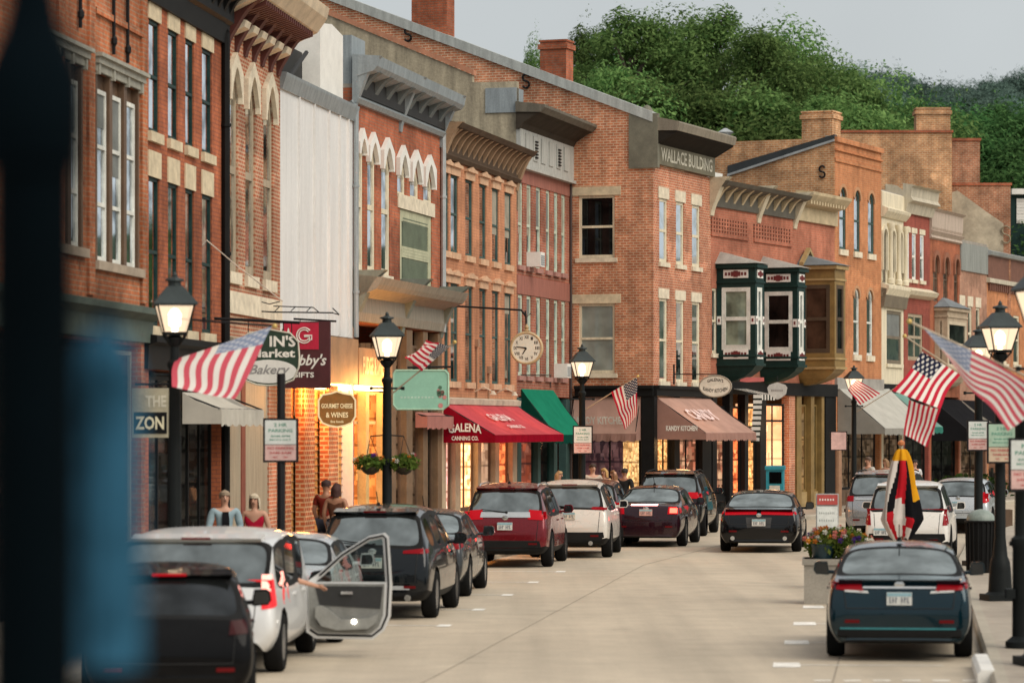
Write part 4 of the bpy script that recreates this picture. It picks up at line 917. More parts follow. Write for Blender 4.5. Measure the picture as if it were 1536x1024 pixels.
# 11b -- deep red painted strip
b = B11B = Bld('painted_brick_building', 'narrow deep red painted front with three slim white-framed windows beside the cream front', A11b, A12, depth=12)
c = [(1358, 1364), (1368, 1374), (1380, 1386)]
h = row(b, c, 1360, 348, 418); zt = b.Z(1360, 320); zs = b.Z(1365, 592)
w2 = (b.U(1362), b.U(1384), b.Z(1365, 540), b.Z(1365, 470))
redp = brick('brick_deep_red_paint', (.33, .085, .06), (.29, .075, .055), (.24, .07, .05), soot=.15, stain=.2, paint=1)
body(b, redp, zt, h + [w2, (.2, b.len - .2, 0, zs, None, .5)], tar)
for q in h: window(b, *q, white, gpale, d=.02, bar=.09, sill=cream, lintel=cream, lh=.2)
window(b, *w2, taupe, gdark, d=.03, bar=.12, na=1)
cornice(b, [(0, zt), (.1, zt), (.2, zt + .35), (.4, zt + .45), (.3, zt + .6), (.35, zt + .95), (.5, zt + 1.0), (0, zt + 1.1)], pm('weathered_cream', (.48, .43, .33), streak=True))
cornice(b, [(0, h[0][2] - .7), (.25, h[0][2] - .6), (.35, h[0][2] - .45), (0, h[0][2] - .3)], cream, name='string_course')
store_bay(b, .3, b.len - .3, .15, zs - .1, blackp, MAT['shop_dim'], bulk=blackp, nb=2)

# 12 -- red brick, three round-headed recesses, boxed bay
b = B12 = Bld('brick_building', 'red brick front with three round-headed recesses above a boxed tan bay', A12, A13, depth=12)
c = [(1400, 1407), (1415, 1422), (1431, 1437)]
h = row(b, c, 1402, 382, 452); zt = b.Z(1400, 345); zs = b.Z(1405, 595)
rb12 = brick('brick_rust', (.42, .13, .06), (.36, .105, .05), (.30, .13, .08), soot=.2, paint=1)
body(b, rb12, zt, [(*q, 'round') for q in h] + [(.2, b.len - .2, 0, zs, None, .5)], tar)
for q in h: window(b, *q, brownp, gdark, d=.04, bar=.06, kind='round', lintel=rb12, hood=hood_arch('round', .14, .08, .3, .05))
cornice(b, [(0, zt - .35), (.1, zt - .3), (.05, zt - .2), (.18, zt - .05), (.05, zt), (.1, zt + .1), (.12, zt + .7), (.25, zt + .8), (0, zt + .85)], pm('pinkish_tin', (.45, .36, .29), streak=True))
o = bay(b.U(1402), b.U(1432), b.Z(1410, 560), b.Z(1410, 552), b.Z(1410, 482), b.Z(1410, 466), .5, pm('tan_bay', (.42, .33, .23)), MAT['tan_bay'], pm('tan_frame', (.55, .46, .33)), slate, gteal, gdark, panels=False); tag(o, 'boxed tan bay window')
store_bay(b, .3, b.len - .3, .15, zs - .1, blackp, MAT['shop_dim'], bulk=blackp, nb=2)
aw = awning(b, .2, b.len - .1, b.Z(1400, 598), b.Z(1400, 650), 1.6, cloth('black_awning', (.018, .018, .02), .1), val=.28); tag(aw, 'black awning with small white lettering')
text(aw, '& lush', FR(1.2, b.Z(1400, 650) - .2, -1.66), (1, 0, 0), (0, 0, 1), 1.6, .22, white, bold=.02)

# 13 -- grey panel over pink brick
b = B13 = Bld('brick_building', 'pinkish brick front with a grey sheet panel below its roofline', A13, A14, depth=12)
zt = b.Z(1440, 362); c = [(1440, 1446), (1452, 1458), (1464, 1470)]; zs = b.Z(1445, 600)
h = row(b, c, 1443, 458, 540)
rb13 = brick('brick_faded_pink', (.46, .24, .16), (.42, .20, .13), (.42, .27, .19), soot=.2, paint=1)
body(b, rb13, zt, h + [(.2, b.len - .2, 0, zs, None, .5)], tar)
for q in h: window(b, *q, cream, gdark, d=.03, bar=.1, lintel=MAT['palestone'], lh=.4, sill=MAT['palestone'])
m = MB(); bx(m, FR, .02, b.len - .02, b.Z(1440, 405), zt - .02, -.06, .02); m.build('panel', pm('old_grey_panel', (.24, .25, .23), streak=True), b.root)
store_bay(b, .3, b.len - .3, .15, zs - .1, blackp, MAT['shop_brown'], bulk=blackp, nb=2)
aw = awning(b, .2, b.len - .1, b.Z(1442, 600), b.Z(1442, 640), 1.5, MAT['black_awning'], MAT['white_canvas'], val=.25); tag(aw, 'black awning with pale ends')

# 14 -- brown and orange brick at the right edge
b = B14 = Bld('brick_building', 'orange brick building at the far right with a dark corbelled band under its roof', A14, A15, depth=12)
zt = b.Z(1484, 382); zs = b.Z(1490, 600)
h = row(b, [(1503, 1512), (1520, 1529)], 1500, 470, 545)
body(b, rb10, zt, h + [(.3, b.len - .3, 0, zs, None, .5)], tar)
for q in h: window(b, *q, cream, gdark, d=.03, bar=.1, sill=MAT['palestone'])
m = MB(); bx(m, FR, 0, b.len, b.Z(1484, 420), zt - .02, -.06, .02); m.build('brown_band', pm('chestnut_paint', (.16, .07, .045)), b.root)
m = MB(); u = .2
while u < b.len: bx(m, FR, u, u + .16, b.Z(1484, 436), b.Z(1484, 424), -.1, .02); u += .36
m.build('corbel_table', pm('chestnut_paint', (.16, .07, .045)), b.root)
cornice(b, [(0, zt - .05), (.2, zt - .02), (.25, zt + .12), (0, zt + .2)], pm('pale_zinc', (.42, .44, .44)))
cornice(b, [(0, b.Z(1484, 424)), (.16, b.Z(1484, 424)), (.16, b.Z(1484, 418)), (0, b.Z(1484, 416))], pm('weathered_cream', (.48, .43, .33)), name='string_course')
store_bay(b, .4, b.len - .4, .15, zs - .1, blackp, MAT['shop_dim'], bulk=blackp, nb=4)

# taller plain walls behind the right half of the row
def backblock(label, pl, pr, d, ytop, mat, dep=9., chim=(), coping=rb5, extra=None):
    x0, x1 = (pl - CX) / F * d, (pr - CX) / F * d; b = Bld('brick_building', label, (x0, d), (x1, d + .02), depth=dep, group='taller walls behind the street fronts'); z = HC + (HY - ytop) / F * d
    m = MB(); wallmesh(m, FR, 0, b.len, 0, z, []); 
    for u in (.0, b.len): q = [(0, 0), (dep, 0), (dep, z), (0, z)]; m.face([Vector((u, v, zz)) for v, zz in q], 0, q)
    q = [(0, 0), (b.len, 0), (b.len, z), (0, z)]; m.face([Vector((u, dep, zz)) for u, zz in q], 0, q)
    m.build('wall', mat, b.root, normals=False)
    m = MB(); m.box((.02, .3, z - .3), (b.len - .02, dep - .1, z - .2)); m.build('roof', tar, b.root)
    m = MB(); m.box((-.05, -.06, z), (b.len + .05, .3, z + .1)); m.build('coping', coping, b.root)
    for l, r, yt in chim: chimney(b.root, b.U(l), b.U(r), .1 if yt < 165 else -.5, .9, z - 2., HC + (HY - yt) / F * d, mat)
    return b, z
bb, z = backblock('tall windowless orange brick wall with one broad chimney behind the cream front', 1238, 1428, 137, 199, rby, chim=((1375, 1426, 163),))
m = MB(); m.face([FR(bb.U(1328), 0.3, -.03), FR(bb.U(1400), .3, -.03), FR(bb.U(1388), HC + (HY - 310) / F * 137, -.03), FR(bb.U(1345), HC + (HY - 278) / F * 137, -.03), FR(bb.U(1328), HC + (HY - 276) / F * 137, -.03)]); m.build('stucco_patch', stucco2, bb.root, normals=False)
backblock('reddish brick block with a flat top right of the broad chimney', 1427, 1470, 141, 211, rbd)
bb, z = backblock('low dusty brick wall with a tan stucco slope above the grey sheet panel', 1428, 1516, 139, 278, rbd)
m = MB(); f = lambda px, py: FR(bb.U(px), HC + (HY - py) / F * 139, -.04)
m.face([f(1418, 500), f(1505, 500), f(1505, 335), f(1480, 318), f(1436, 286), f(1422, 290)]); m.build('stucco_patch', stucco2, bb.root, normals=False)
s_plate(bb.root, FR, bb.U(1512) - .1, HC + (HY - 352) / F * 139, .7, -.1, pm('rusty_plate', (.24, .2, .13)))
b = Bld('sided_house', 'pale clapboard house gable at the right edge above the roofs', at(1513, 0, 150).xy, at(1600, 0, 150.02).xy, 'house', 8., None)
z = HC + (HY - 292) / F * 150; m = MB(); m.box((0, 0, 0), (b.len, 8, z)); m.build('wall', pm('dark_green_paint', (.012, .045, .040)), b.root)
m = MB(); [m.box((.35, -.05 - .012 * (i % 2), HC + (HY - 335) / F * 150 + i * .14), (b.len, -.02, HC + (HY - 335) / F * 150 + i * .14 + .13)) for i in range(8)]; m.build('clapboard', white, b.root)
m = MB(); m.box((.1, -.3, z), (b.len, 8.2, z + .25)); m.build('roof', white, b.root)
# ------------------------------------------------------------------ cars
# local frame: x to the right, y forward from the rear bumper, z up
def paint(name, col, metal=.35, rough=.28, shine=1.):
    if name in MAT: return MAT[name]
    m, t, o = nt(name)
    tc = t.nodes.new('ShaderNodeTexCoord').outputs['Object']
    s = t.nodes.new('ShaderNodeSeparateXYZ'); t.links.new(tc, s.inputs[0])
    dust = rampv(t, M_(t, 'ADD', s.outputs[2], M_(t, 'MULTIPLY', noise(t, tc, 2.5, 5), .35)), .25, .7, .12, .0)
    c = mixc(t, M_(t, 'MULTIPLY', dust, .35 if max(col) < .02 else 1.), col, (.20, .17, .13))
    p = P_(t, o, c, max(rough, .35), metal, (.75 if max(col) < .1 else .5) * shine, .05 if max(col) < .1 else .3)
    rr = rampv(t, noise(t, tc, 6, 5), .3, .7, rough * .8, rough * 1.25); t.links.new(rr, p.inputs['Roughness'])
    MAT[name] = m; return m
rubber = pm('rubber', (.010, .010, .010), .9, spec=.1); trimblk = pm('black_trim', (.010, .010, .010), .65, spec=.15); chrome = pm('chrome', (.62, .62, .60), .18, .9, var=.08)
alloy = pm('alloy', (.42, .42, .42), .3, .8); carglass = glassmat('car_glass', (.014, .016, .016), .29, .03, .3, f=.35, tint=(.92, 1., .97)); sideglass = glassmat('car_side_glass', (.010, .011, .011), .05, .03, .3, f=.3)
plate = pm('plate_white', (.62, .62, .58), .5); plateblue = pm('plate_blue', (.26, .42, .47), .5); platemark = pm('plate_marks', (.06, .08, .12), .6)
def lampmat(name, col, em):
    if name in MAT: return MAT[name]
    m, t, o = nt(name); p = P_(t, o, col, .4, 0, .1, .1); p.inputs['Emission Color'].default_value = c4((col[0] * 1.3, col[1], col[2])); p.inputs['Emission Strength'].default_value = em
    MAT[name] = m; return m
tail = lampmat('tail_red', (.20, .002, .006), .10); tailon = lampmat('tail_red_lit', (1., .05, .03), 9.); taildk = lampmat('tail_dark_red', (.10, .003, .004), .05); clearl = pm('clear_lens', (.55, .55, .52), .15, 0., coat=1.)
tailmid = lampmat('tail_red_bright', (.34, .002, .008), .26)

def car_shape(kind):
    """rings (y, underside, top, half width) ; tops above the belt carry the cabin"""
    if kind == 'suv':   L, H, belt = 4.6, 1.68, 1.02; r = [(0, .36, .66, .82), (.05, .31, .86, .91), (.13, .28, 1.06, .94), (.48, .26, 1.60, .96), (1.2, .24, 1.68, .98), (2.0, .24, 1.69, 1.), (2.75, .24, 1.62, 1.), (3.45, .24, 1.10, .99), (4.2, .26, .98, .94), (4.50, .32, .82, .84), (4.58, .38, .62, .72)]; g, ws = 2, 6
    elif kind == 'van': L, H, belt = 5.1, 1.74, 1.02; r = [(0, .42, .62, .84), (.05, .34, .84, .93), (.12, .28, 1.08, .96), (.36, .26, 1.66, .97), (1.3, .24, 1.74, .99), (2.4, .24, 1.75, 1.), (3.2, .24, 1.66, 1.), (4.2, .24, 1.08, .98), (4.75, .26, .92, .92), (5.02, .32, .78, .82), (5.1, .38, .60, .70)]; g, ws = 2, 6
    elif kind == 'hatch': L, H, belt = 4.2, 1.48, .96; r = [(0, .42, .62, .80), (.05, .34, .80, .90), (.14, .28, .98, .94), (.62, .24, 1.40, .96), (1.2, .22, 1.47, .98), (1.9, .22, 1.48, 1.), (2.5, .22, 1.42, 1.), (3.2, .22, 1.0, .98), (3.85, .26, .86, .93), (4.12, .30, .74, .82), (4.2, .36, .58, .70)]; g, ws = 2, 6
    else:               L, H, belt = 4.85, 1.46, .94; r = [(0, .27, .60, .82), (.05, .23, .84, .92), (.12, .22, 1.00, .94), (.66, .24, 1.06, .97), (1.46, .22, 1.39, .98), (2.1, .20, 1.46, 1.), (2.85, .20, 1.42, 1.), (3.72, .22, .98, .98), (4.45, .24, .84, .93), (4.75, .28, .70, .82), (4.85, .34, .56, .68)]; g, ws = 3, 6
    return L, H, belt, r, g, ws
def car(name, label, cat, kind, pos, heading, col, L=None, W=1.85, H=None, lights=None, clad=None, group='parked cars', plate_z=.9, plate_x=0., rear=None, rails=False, wiper=False, spoiler=None, exhaust=(), chrome_bar=None, bumper_low=None, glassm=None, mirrors=True, roofr=None, extra=None, taper=.70, badge=True, wheel_r=.34, antenna=False, plate_col=None):
    L0, H0, belt, rings, g, ws = car_shape(kind); L = L or L0; H = H or H0; fl, fh, hw = L / L0, H / H0, W / 2
    root = thing(name, label, cat, (pos[0], pos[1], 0), heading, group)
    belt *= fh
    vs, edges_info, nr = [], [], 8
    prof = []
    for (y, zb, top, w) in rings:
        y, top, zb, w = y * fl, top * fh, zb, w * hw
        cab = top > belt + .2
        b_ = belt if cab else min(belt, top - .05)
        if cab:
            wr = hw * taper * (1.0 if kind != 'van' else 1.1)
            p = [(0, zb), (w * .86, zb), (w * .985, zb + .16), (w, (zb + b_) / 2 + .06), (w * .955, b_), (wr + .035, top - .085), (wr * .86, top - .005), (0, top + .025)]
        else:
            p = [(0, zb), (w * .86, zb), (w * .985, zb + (.16 if b_ > zb + .3 else .05)), (w, (zb + b_) / 2 + .04), (w * .965, b_ - .01), (w * .90, top - .012), (w * .62, top), (0, top + .015)]
        prof.append((y, p))
    idx = []
    for y, p in prof:
        row_ = []
        for k, (x, z) in enumerate(p): row_.append(len(vs)); vs.append((x, y, z))
        left = [row_[0]]
        for k in range(1, 7): left.append(len(vs)); vs.append((-p[k][0], y, p[k][1]))
        left.append(row_[7]); idx.append((row_, left))
    fs, mi = [], []
    for i in range(len(idx) - 1):
        for side in (0, 1):
            A, B = idx[i][side], idx[i + 1][side]
            for k in range(7):
                f = (A[k], B[k], B[k + 1], A[k + 1]) if side == 0 else (A[k], A[k + 1], B[k + 1], B[k])
                m_ = 0
                if k >= 5 and i == g: m_ = 1
                elif k >= 5 and i == ws: m_ = 3
                elif k == 4 and g < i < ws: m_ = 2
                elif k == 0: m_ = 4
                elif k == 1 and clad: m_ = 4
                elif k == 2 and clad == 'high' and i == 0: m_ = 4
                fs.append(f); mi.append(m_)
    for end, i in ((0, 0), (1, len(idx) - 1)):
        A, B = idx[i]
        for k in range(7):
            f = (A[k], A[k + 1], B[k + 1], B[k]) if end == 0 else (A[k], B[k], B[k + 1], A[k + 1])
            f = tuple(dict.fromkeys(f)); fs.append(f); mi.append(4 if (k == 0 or (clad and k <= 1)) else 0)
    me = bpy.data.meshes.new('b'); me.from_pydata(vs, [], fs)
    for p, m_ in zip(me.polygons, mi): p.material_index = m_
    bm = bmesh.new(); bm.from_mesh(me)
    bmesh.ops.recalc_face_normals(bm, faces=bm.faces)
    cr = bm.edges.layers.float.get('crease_edge') or bm.edges.layers.float.new('crease_edge')
    for gi, th in ((1, .045), (3, .03)):
        ff = [f for f in bm.faces if f.material_index == gi]
        r_ = bmesh.ops.inset_region(bm, faces=ff, thickness=th, depth=-.006, use_even_offset=True)
        for f in r_['faces']: f.material_index = 0 if gi == 3 else 5
    ff = [f for f in bm.faces if f.material_index == 2]
    r_ = bmesh.ops.inset_individual(bm, faces=ff, thickness=.035, depth=-.006, use_even_offset=True)
    for f in r_['faces']: f.material_index = 5
    for e in bm.edges:
        ms = {f.material_index for f in e.link_faces}
        if len(ms) > 1: e[cr] = .75
        elif len(e.link_faces) == 2 and e.calc_face_angle(0) > R(48): e[cr] = .35
    bm.to_mesh(me); bm.free()
    for mt in range(6): me.materials.append(MAT['capstone'])
    tmp = bpy.data.objects.new('tmp', me); COL.objects.link(tmp)
    sb = tmp.modifiers.new('s', 'SUBSURF'); sb.levels = 2; sb.render_levels = 2
    # wheel wells
    wy = (.86 * fl if kind != 'sedan' else 1.08 * fl, L - (.88 if kind != 'sedan' else .93)); cm = MB()
    for y in wy:
        for sx in (-1, 1):
            n = 20; pts = []
            A = [(sx * (hw - .30), y + (wheel_r + .055) * math.cos(2 * math.pi * k / n), wheel_r + .01 + (wheel_r + .055) * math.sin(2 * math.pi * k / n)) for k in range(n)]
            B = [(sx * (hw + .30), a[1], a[2]) for a in A]
            cm.add(A + B, [(k, (k + 1) % n, n + (k + 1) % n, n + k) for k in range(n)] + [tuple(range(n - 1, -1, -1)), tuple(range(n, 2 * n))], 4)
    cme = cm.mesh('cut'); b2 = bmesh.new(); b2.from_mesh(cme); bmesh.ops.recalc_face_normals(b2, faces=b2.faces); b2.to_mesh(cme); b2.free()
    for mt in range(6): cme.materials.append(MAT['capstone'])
    cut = bpy.data.objects.new('cut', cme); COL.objects.link(cut)
    bo = tmp.modifiers.new('b', 'BOOLEAN'); bo.object = cut; bo.operation = 'DIFFERENCE'; bo.solver = 'EXACT'
    full = eval_mesh(tmp); drop(tmp); drop(cut)
    V_ = [v.co.copy() for v in full.vertices]; groups = {}
    for p in full.polygons: groups.setdefault(p.material_index, []).append(tuple(p.vertices))
    bvh = BVHTree.FromPolygons(V_, [tuple(p.vertices) for p in full.polygons])
    bpy.data.meshes.remove(full)
    def sub(gi, nm, mt, par, sm='all'):
        if gi not in groups: return None
        used = sorted({i for f in groups[gi] for i in f}); re = {o: n for n, o in enumerate(used)}
        m2 = bpy.data.meshes.new(nm); m2.from_pydata([V_[i] for i in used], [], [tuple(re[i] for i in f) for f in groups[gi]]); return link(nm, m2, mt, par, sm)
    def sides():
        fs_ = groups.get(2, [])
        for sg in (-1, 1):
            g2 = [f for f in fs_ if sum(V_[i].x for i in f) * sg > 0]
            if g2: groups[20 + sg] = g2; sub(20 + sg, 'side_window', sideglass, root)
    pnt = col
    bd = sub(0, 'body', pnt, root, True)
    sub(1, 'rear_window', glassm or carglass, root); sides(); sub(3, 'windscreen', sideglass, root)
    sub(4, 'underbody', trimblk, root, True); sub(5, 'window_seal', trimblk, root, True)
    # ---- pieces laid on the tail, following its curve
    def hit(x, z):
        h = bvh.ray_cast(Vector((x, -2, z)), Vector((0, 1, 0)))
        return h[0].y if h[0] is not None else None
    def patch(mb, q, nx=8, nz=4, off=.012, mi=0, thick=.03):
        """quad q (bl, br, tr, tl) in rear view, laid on the body"""
        g_ = []
        for j in range(nz + 1):
            for i in range(nx + 1):
                s, t = i / nx, j / nz
                x = (q[0][0] * (1 - s) + q[1][0] * s) * (1 - t) + (q[3][0] * (1 - s) + q[2][0] * s) * t
                z = (q[0][1] * (1 - s) + q[1][1] * s) * (1 - t) + (q[3][1] * (1 - s) + q[2][1] * s) * t
                y = hit(x, z); k = 0
                while y is None and k < 30: x *= .985; y = hit(x, z); k += 1
                g_.append(Vector((x, (y or .1) - off, z)))
        w_ = nx + 1; n0 = len(g_)
        fs_ = [(j * w_ + i, j * w_ + i + 1, (j + 1) * w_ + i + 1, (j + 1) * w_ + i) for j in range(nz) for i in range(nx)]
        rim = [i for i in range(w_)] + [j * w_ + nx for j in range(1, nz + 1)] + [nz * w_ + i for i in range(nx - 1, -1, -1)] + [j * w_ for j in range(nz - 1, 0, -1)]
        g2 = [g_[i] + Vector((0, thick + off, 0)) for i in rim]
        for a in range(len(rim)): b_ = (a + 1) % len(rim); fs_.append((rim[a], rim[b_], n0 + b_, n0 + a))
        mb.add(g_ + g2, fs_, mi)
    def sidepatch(mb, sx, q, off=.010, mi=0, n=6):
        g_ = []
        for j in range(4):
            for i in range(n + 1):
                s, t = i / n, j / 3
                y = (q[0][0] * (1 - s) + q[1][0] * s) * (1 - t) + (q[3][0] * (1 - s) + q[2][0] * s) * t
                z = (q[0][1] * (1 - s) + q[1][1] * s) * (1 - t) + (q[3][1] * (1 - s) + q[2][1] * s) * t
                h = bvh.ray_cast(Vector((sx * 3, y, z)), Vector((-sx, 0, 0))); g_.append(Vector(((h[0].x if h[0] is not None else sx * hw * .9) + sx * off, y, z)))
        mb.add(g_, [(j * (n + 1) + i, j * (n + 1) + i + 1, (j + 1) * (n + 1) + i + 1, (j + 1) * (n + 1) + i) for j in range(3) for i in range(n)], mi)
    for sx in (-1, 1):
        if not lights: break
        mb = MB()
        for q, mi_ in lights['q']: patch(mb, [(sx * x * hw, z) for x, z in q], mi=mi_)
        if lights.get('wrap'):
            y1, za, zb_ = lights['wrap']; sidepatch(mb, sx, [(.10, za), (y1, za + .02), (y1, zb_), (.14, zb_)])
        o = mb.build('tail_light', lights['m'] if not isinstance(lights['m'], dict) else lights['m'][sx], root, smooth=True)
    def bar(name, q, mt, off=.02, nx=12, nz=2): mb = MB(); patch(mb, q, nx, nz, off); return mb.build(name, mt, root, smooth=True)
    if chrome_bar:
        for q, mt in chrome_bar: bar('trim_bar', [(x * hw, z) for x, z in q], mt)
    if bumper_low: bar('bumper_insert', [(-bumper_low[0] * hw, bumper_low[1]), (bumper_low[0] * hw, bumper_low[1]), (bumper_low[0] * hw * .96, bumper_low[2]), (-bumper_low[0] * hw * .96, bumper_low[2])], bumper_low[3] if len(bumper_low) > 3 else trimblk, .012)
    if plate_z:
        px = plate_x; mb = MB(); y = min([hit(px + a, plate_z + c_) or .1 for a in (-.15, .15) for c_ in (-.08, .08)]); y = y - .03
        mb.box((px - .155, y, plate_z - .078), (px + .155, y + .05, plate_z + .078)); mb.box((px - .15, y - .004, plate_z + .03), (px + .15, y + .01, plate_z + .074), 1)
        rr = random.Random(hash(label) % 999)
        for i in range(7):
            if i == 3: continue
            x = px - .12 + i * .036; mb.box((x, y - .005, plate_z - .05), (x + .01, y + .01, plate_z + .02), 2); mb.box((x, y - .0055, plate_z - .05 + (i % 3) * .025), (x + .024, y + .01, plate_z - .04 + (i % 3) * .025), 2)
        mb.build('number_plate', [plate if not plate_col else plate_col, plateblue, platemark], root)
        bar('plate_recess', [(px - .27, plate_z - .12), (px + .27, plate_z - .12), (px + .30, plate_z + .12), (px - .30, plate_z + .12)], pm('plate_shade', (.03, .03, .03), .5) if rear == 'recess' else pnt, .006)
    # seams of the boot lid / tailgate
    sm = MB(); zt_ = (rings[2][2] * fh) - .02; zl = .56 if kind in ('suv', 'van', 'hatch') else .66
    pts = []
    for sx in (-1, 1):
        l = []
        for k in range(9):
            z = zl + (zt_ - .02 - zl) * k / 8; x = sx * hw * (.70 + .04 * k / 8); y = hit(x, z)
            if y is not None: l.append(Vector((x, y - .002, z)))
        sm.tube(l, .006, 4)
    l = [];
    for k in range(13):
        x = -hw * .70 + hw * 1.4 * k / 12; y = hit(x, zl)
        if y is not None: l.append(Vector((x, y - .002, zl)))
    sm.tube(l, .006, 4); sm.build('tailgate_seam', pm('seam', (.01, .01, .01)), root)
    if badge:
        z = plate_z + .17 if plate_z and plate_z + .17 < zt_ else zt_ - .06; y = hit(0, z)
        if y: mb = MB(); mb.lathe([(.045, -.006), (.05, 0), (.045, .012), (.012, .016)], 14, (0, 0, 0), sx=1.35); b_ = mb.build('badge', chrome, root, smooth=True); b_.location = (0, y - .012, z); b_.rotation_euler = (R(90), 0, 0)
    for q in ((.62, .40), (-.62, .40)):
        bar('reflector', [(q[0] * hw - .09, .48), (q[0] * hw + .09, .48), (q[0] * hw + .09, .52), (q[0] * hw - .09, .52)], taildk, .014, 4, 1)
    mb = MB(); y3 = rings[g + 1][0] * fl; zt3 = rings[g + 1][2] * fh
    if spoiler:
        w_ = hw * taper * .98; 
        if spoiler == 'roof': mb.prism([(y3 - .10, zt3 + .00), (y3 + .25, zt3 + .045), (y3 + .3, zt3 + .0), (y3 - .02, zt3 - .045)], lambda p, q, a: Vector((a, p, q)), -w_, w_)
        else: zz = rings[2][2] * fh; mb.prism([(.06, zz + .03), (.22, zz + .035), (.3, zz + .0), (.12, zz - .03)], lambda p, q, a: Vector((a, p, q)), -hw * .80, hw * .80)
        mb.build('spoiler', pnt, root, smooth=True)
        if spoiler == 'roof': bar3 = MB(); bar3.box((-.17, y3 - .105, zt3 - .012), (.17, y3 - .06, zt3 + .012)); bar3.build('brake_light', tailmid if lights and lights.get('on') else taildk, root)
    if wiper:
        zg = rings[g][2] * fh + .07; y = (hit(0, zg) or .2) - .03; mb = MB(); mb.tube([(.02, y, zg - .02), (-.28, y + .01, zg + .02), (-.50, y + .03, zg + .05)], [.018, .012, .008], 6); mb.lathe([(.03, 0), (.025, .04)], 8, (.02, y, zg - .03)); mb.build('wiper', trimblk, root)
    if rails:
        for sx in (-1, 1):
            x = sx * hw * taper * .93; mb = MB(); zt = H + .02; mb.tube([(x, y3 + .15, zt - .10), (x, y3 + .32, zt - .035), (x, L * .45, zt - .01), (x, L * .6, zt - .06)], .018, 8); mb.build('roof_rail', chrome if rails == 'chrome' else trimblk, root, smooth=True)
    for ex in exhaust: mb = MB(); mb.tube([(ex, -.03, .34), (ex, .3, .34)], [.05, .05], 12); mb.build('exhaust_pipe', chrome, root, smooth=True)
    if mirrors:
        for sx in (-1, 1):
            y = rings[ws][0] * fl + .30; z = belt + .10; x = sx * hw * .93; mb = MB()
            n = 10; prof_ = [(.0, -.07), (.02, -.085), (.18, -.075), (.215, -.02), (.20, .07), (.16, .095), (.03, .09)]
            mb.prism([(p, q) for p, q in prof_], lambda p, q, a: Vector((x + sx * (p + .05), y + a, z + q)), -.045, .06)
            mb.tube([(x - sx * .04, y, z - .05), (x + sx * .09, y, z - .045)], .028, 6); o = mb.build('wing_mirror', pnt, root, smooth=True)
            gm_ = MB(); gm_.face([Vector((x + sx * (p + .05), y - .047, z + q)) for p, q in [(.025, -.065), (.175, -.06), (.195, -.015), (.18, .06), (.15, .075), (.035, .07)]]); gm_.build('mirror_glass', sideglass, o, normals=False)
    if antenna: mb = MB(); mb.tube([(0, y3 + .35, H + .0), (0, y3 + .1, H + .22)], .008, 5); mb.lathe([(.04, 0), (.02, .05)], 8, (0, y3 + .35, H)); mb.build('antenna', trimblk, root)
    # door seams and handles along the right and left
    for sx in (-1, 1):
        hm = MB()
        for y in (1.95 * fl, 2.95 * fl):
            h = bvh.ray_cast(Vector((sx * 3, y, belt - .10)), Vector((-sx, 0, 0)))
            if h[0] is not None: hm.box((h[0].x - .012, y, belt - .115), (h[0].x + .028 if sx > 0 else h[0].x - .028, y + .2, belt - .085))
        hm.build('door_handle', pnt, root)
    # wheels
    rw, n = wheel_r, 28
    if 'wheel%.2f' % rw not in CARMESH:
        t = MB(); t.lathe([(rw * .62, -.10), (rw * .70, -.112), (rw * .92, -.112), (rw * .985, -.085), (rw, -.05), (rw, .05), (rw * .985, .085), (rw * .92, .112), (rw * .70, .112), (rw * .62, .10)], n)
        r2 = MB(); r2.lathe([(rw * .64, .10), (rw * .66, .075), (rw * .58, .06), (rw * .56, .03), (rw * .1, .03)], n)
        for k in range(5):
            a = k * 2 * math.pi / 5
            for da in (-.16, .16):
                r2.prism([(.05, -.028), (rw * .6, -.022), (rw * .6, .022), (.05, .028)], lambda p, q, z, a=a, da=da: Vector((p * math.cos(a + da) - q * math.sin(a + da), p * math.sin(a + da) + q * math.cos(a + da), z)), .045, .085)
        r2.lathe([(.055, .05), (.05, .095), (.01, .10)], 12)
        tm, rm = t.mesh('tyre'), r2.mesh('rim')
        for m_ in (tm, rm):
            b3 = bmesh.new(); b3.from_mesh(m_); bmesh.ops.recalc_face_normals(b3, faces=b3.faces); b3.to_mesh(m_); b3.free(); m_.polygons.foreach_set('use_smooth', [True] * len(m_.polygons)); m_.set_sharp_from_angle(angle=R(35))
        tm.materials.append(rubber); rm.materials.append(alloy); CARMESH['wheel%.2f' % rw] = (tm, rm)
    tm, rm = CARMESH['wheel%.2f' % rw]
    for y in wy:
        for sx in (-1, 1):
            w_ = bpy.data.objects.new('wheel', tm); COL.objects.link(w_); w_.parent = root; w_.location = (sx * (hw - .135), y, rw); w_.rotation_euler = (0, R(90 * sx), 0)
            c_ = bpy.data.objects.new('rim', rm); COL.objects.link(c_); c_.parent = w_
    if extra: extra(root, patch, sidepatch, hit, bar, hw)
    return root
CARMESH = {}
def place(px, s):  # rear centre from picture column and pixels per metre
    return ((px - CX) / s, F / s)
HD = -math.atan(.112)
G = 'cars parked along the kerb'

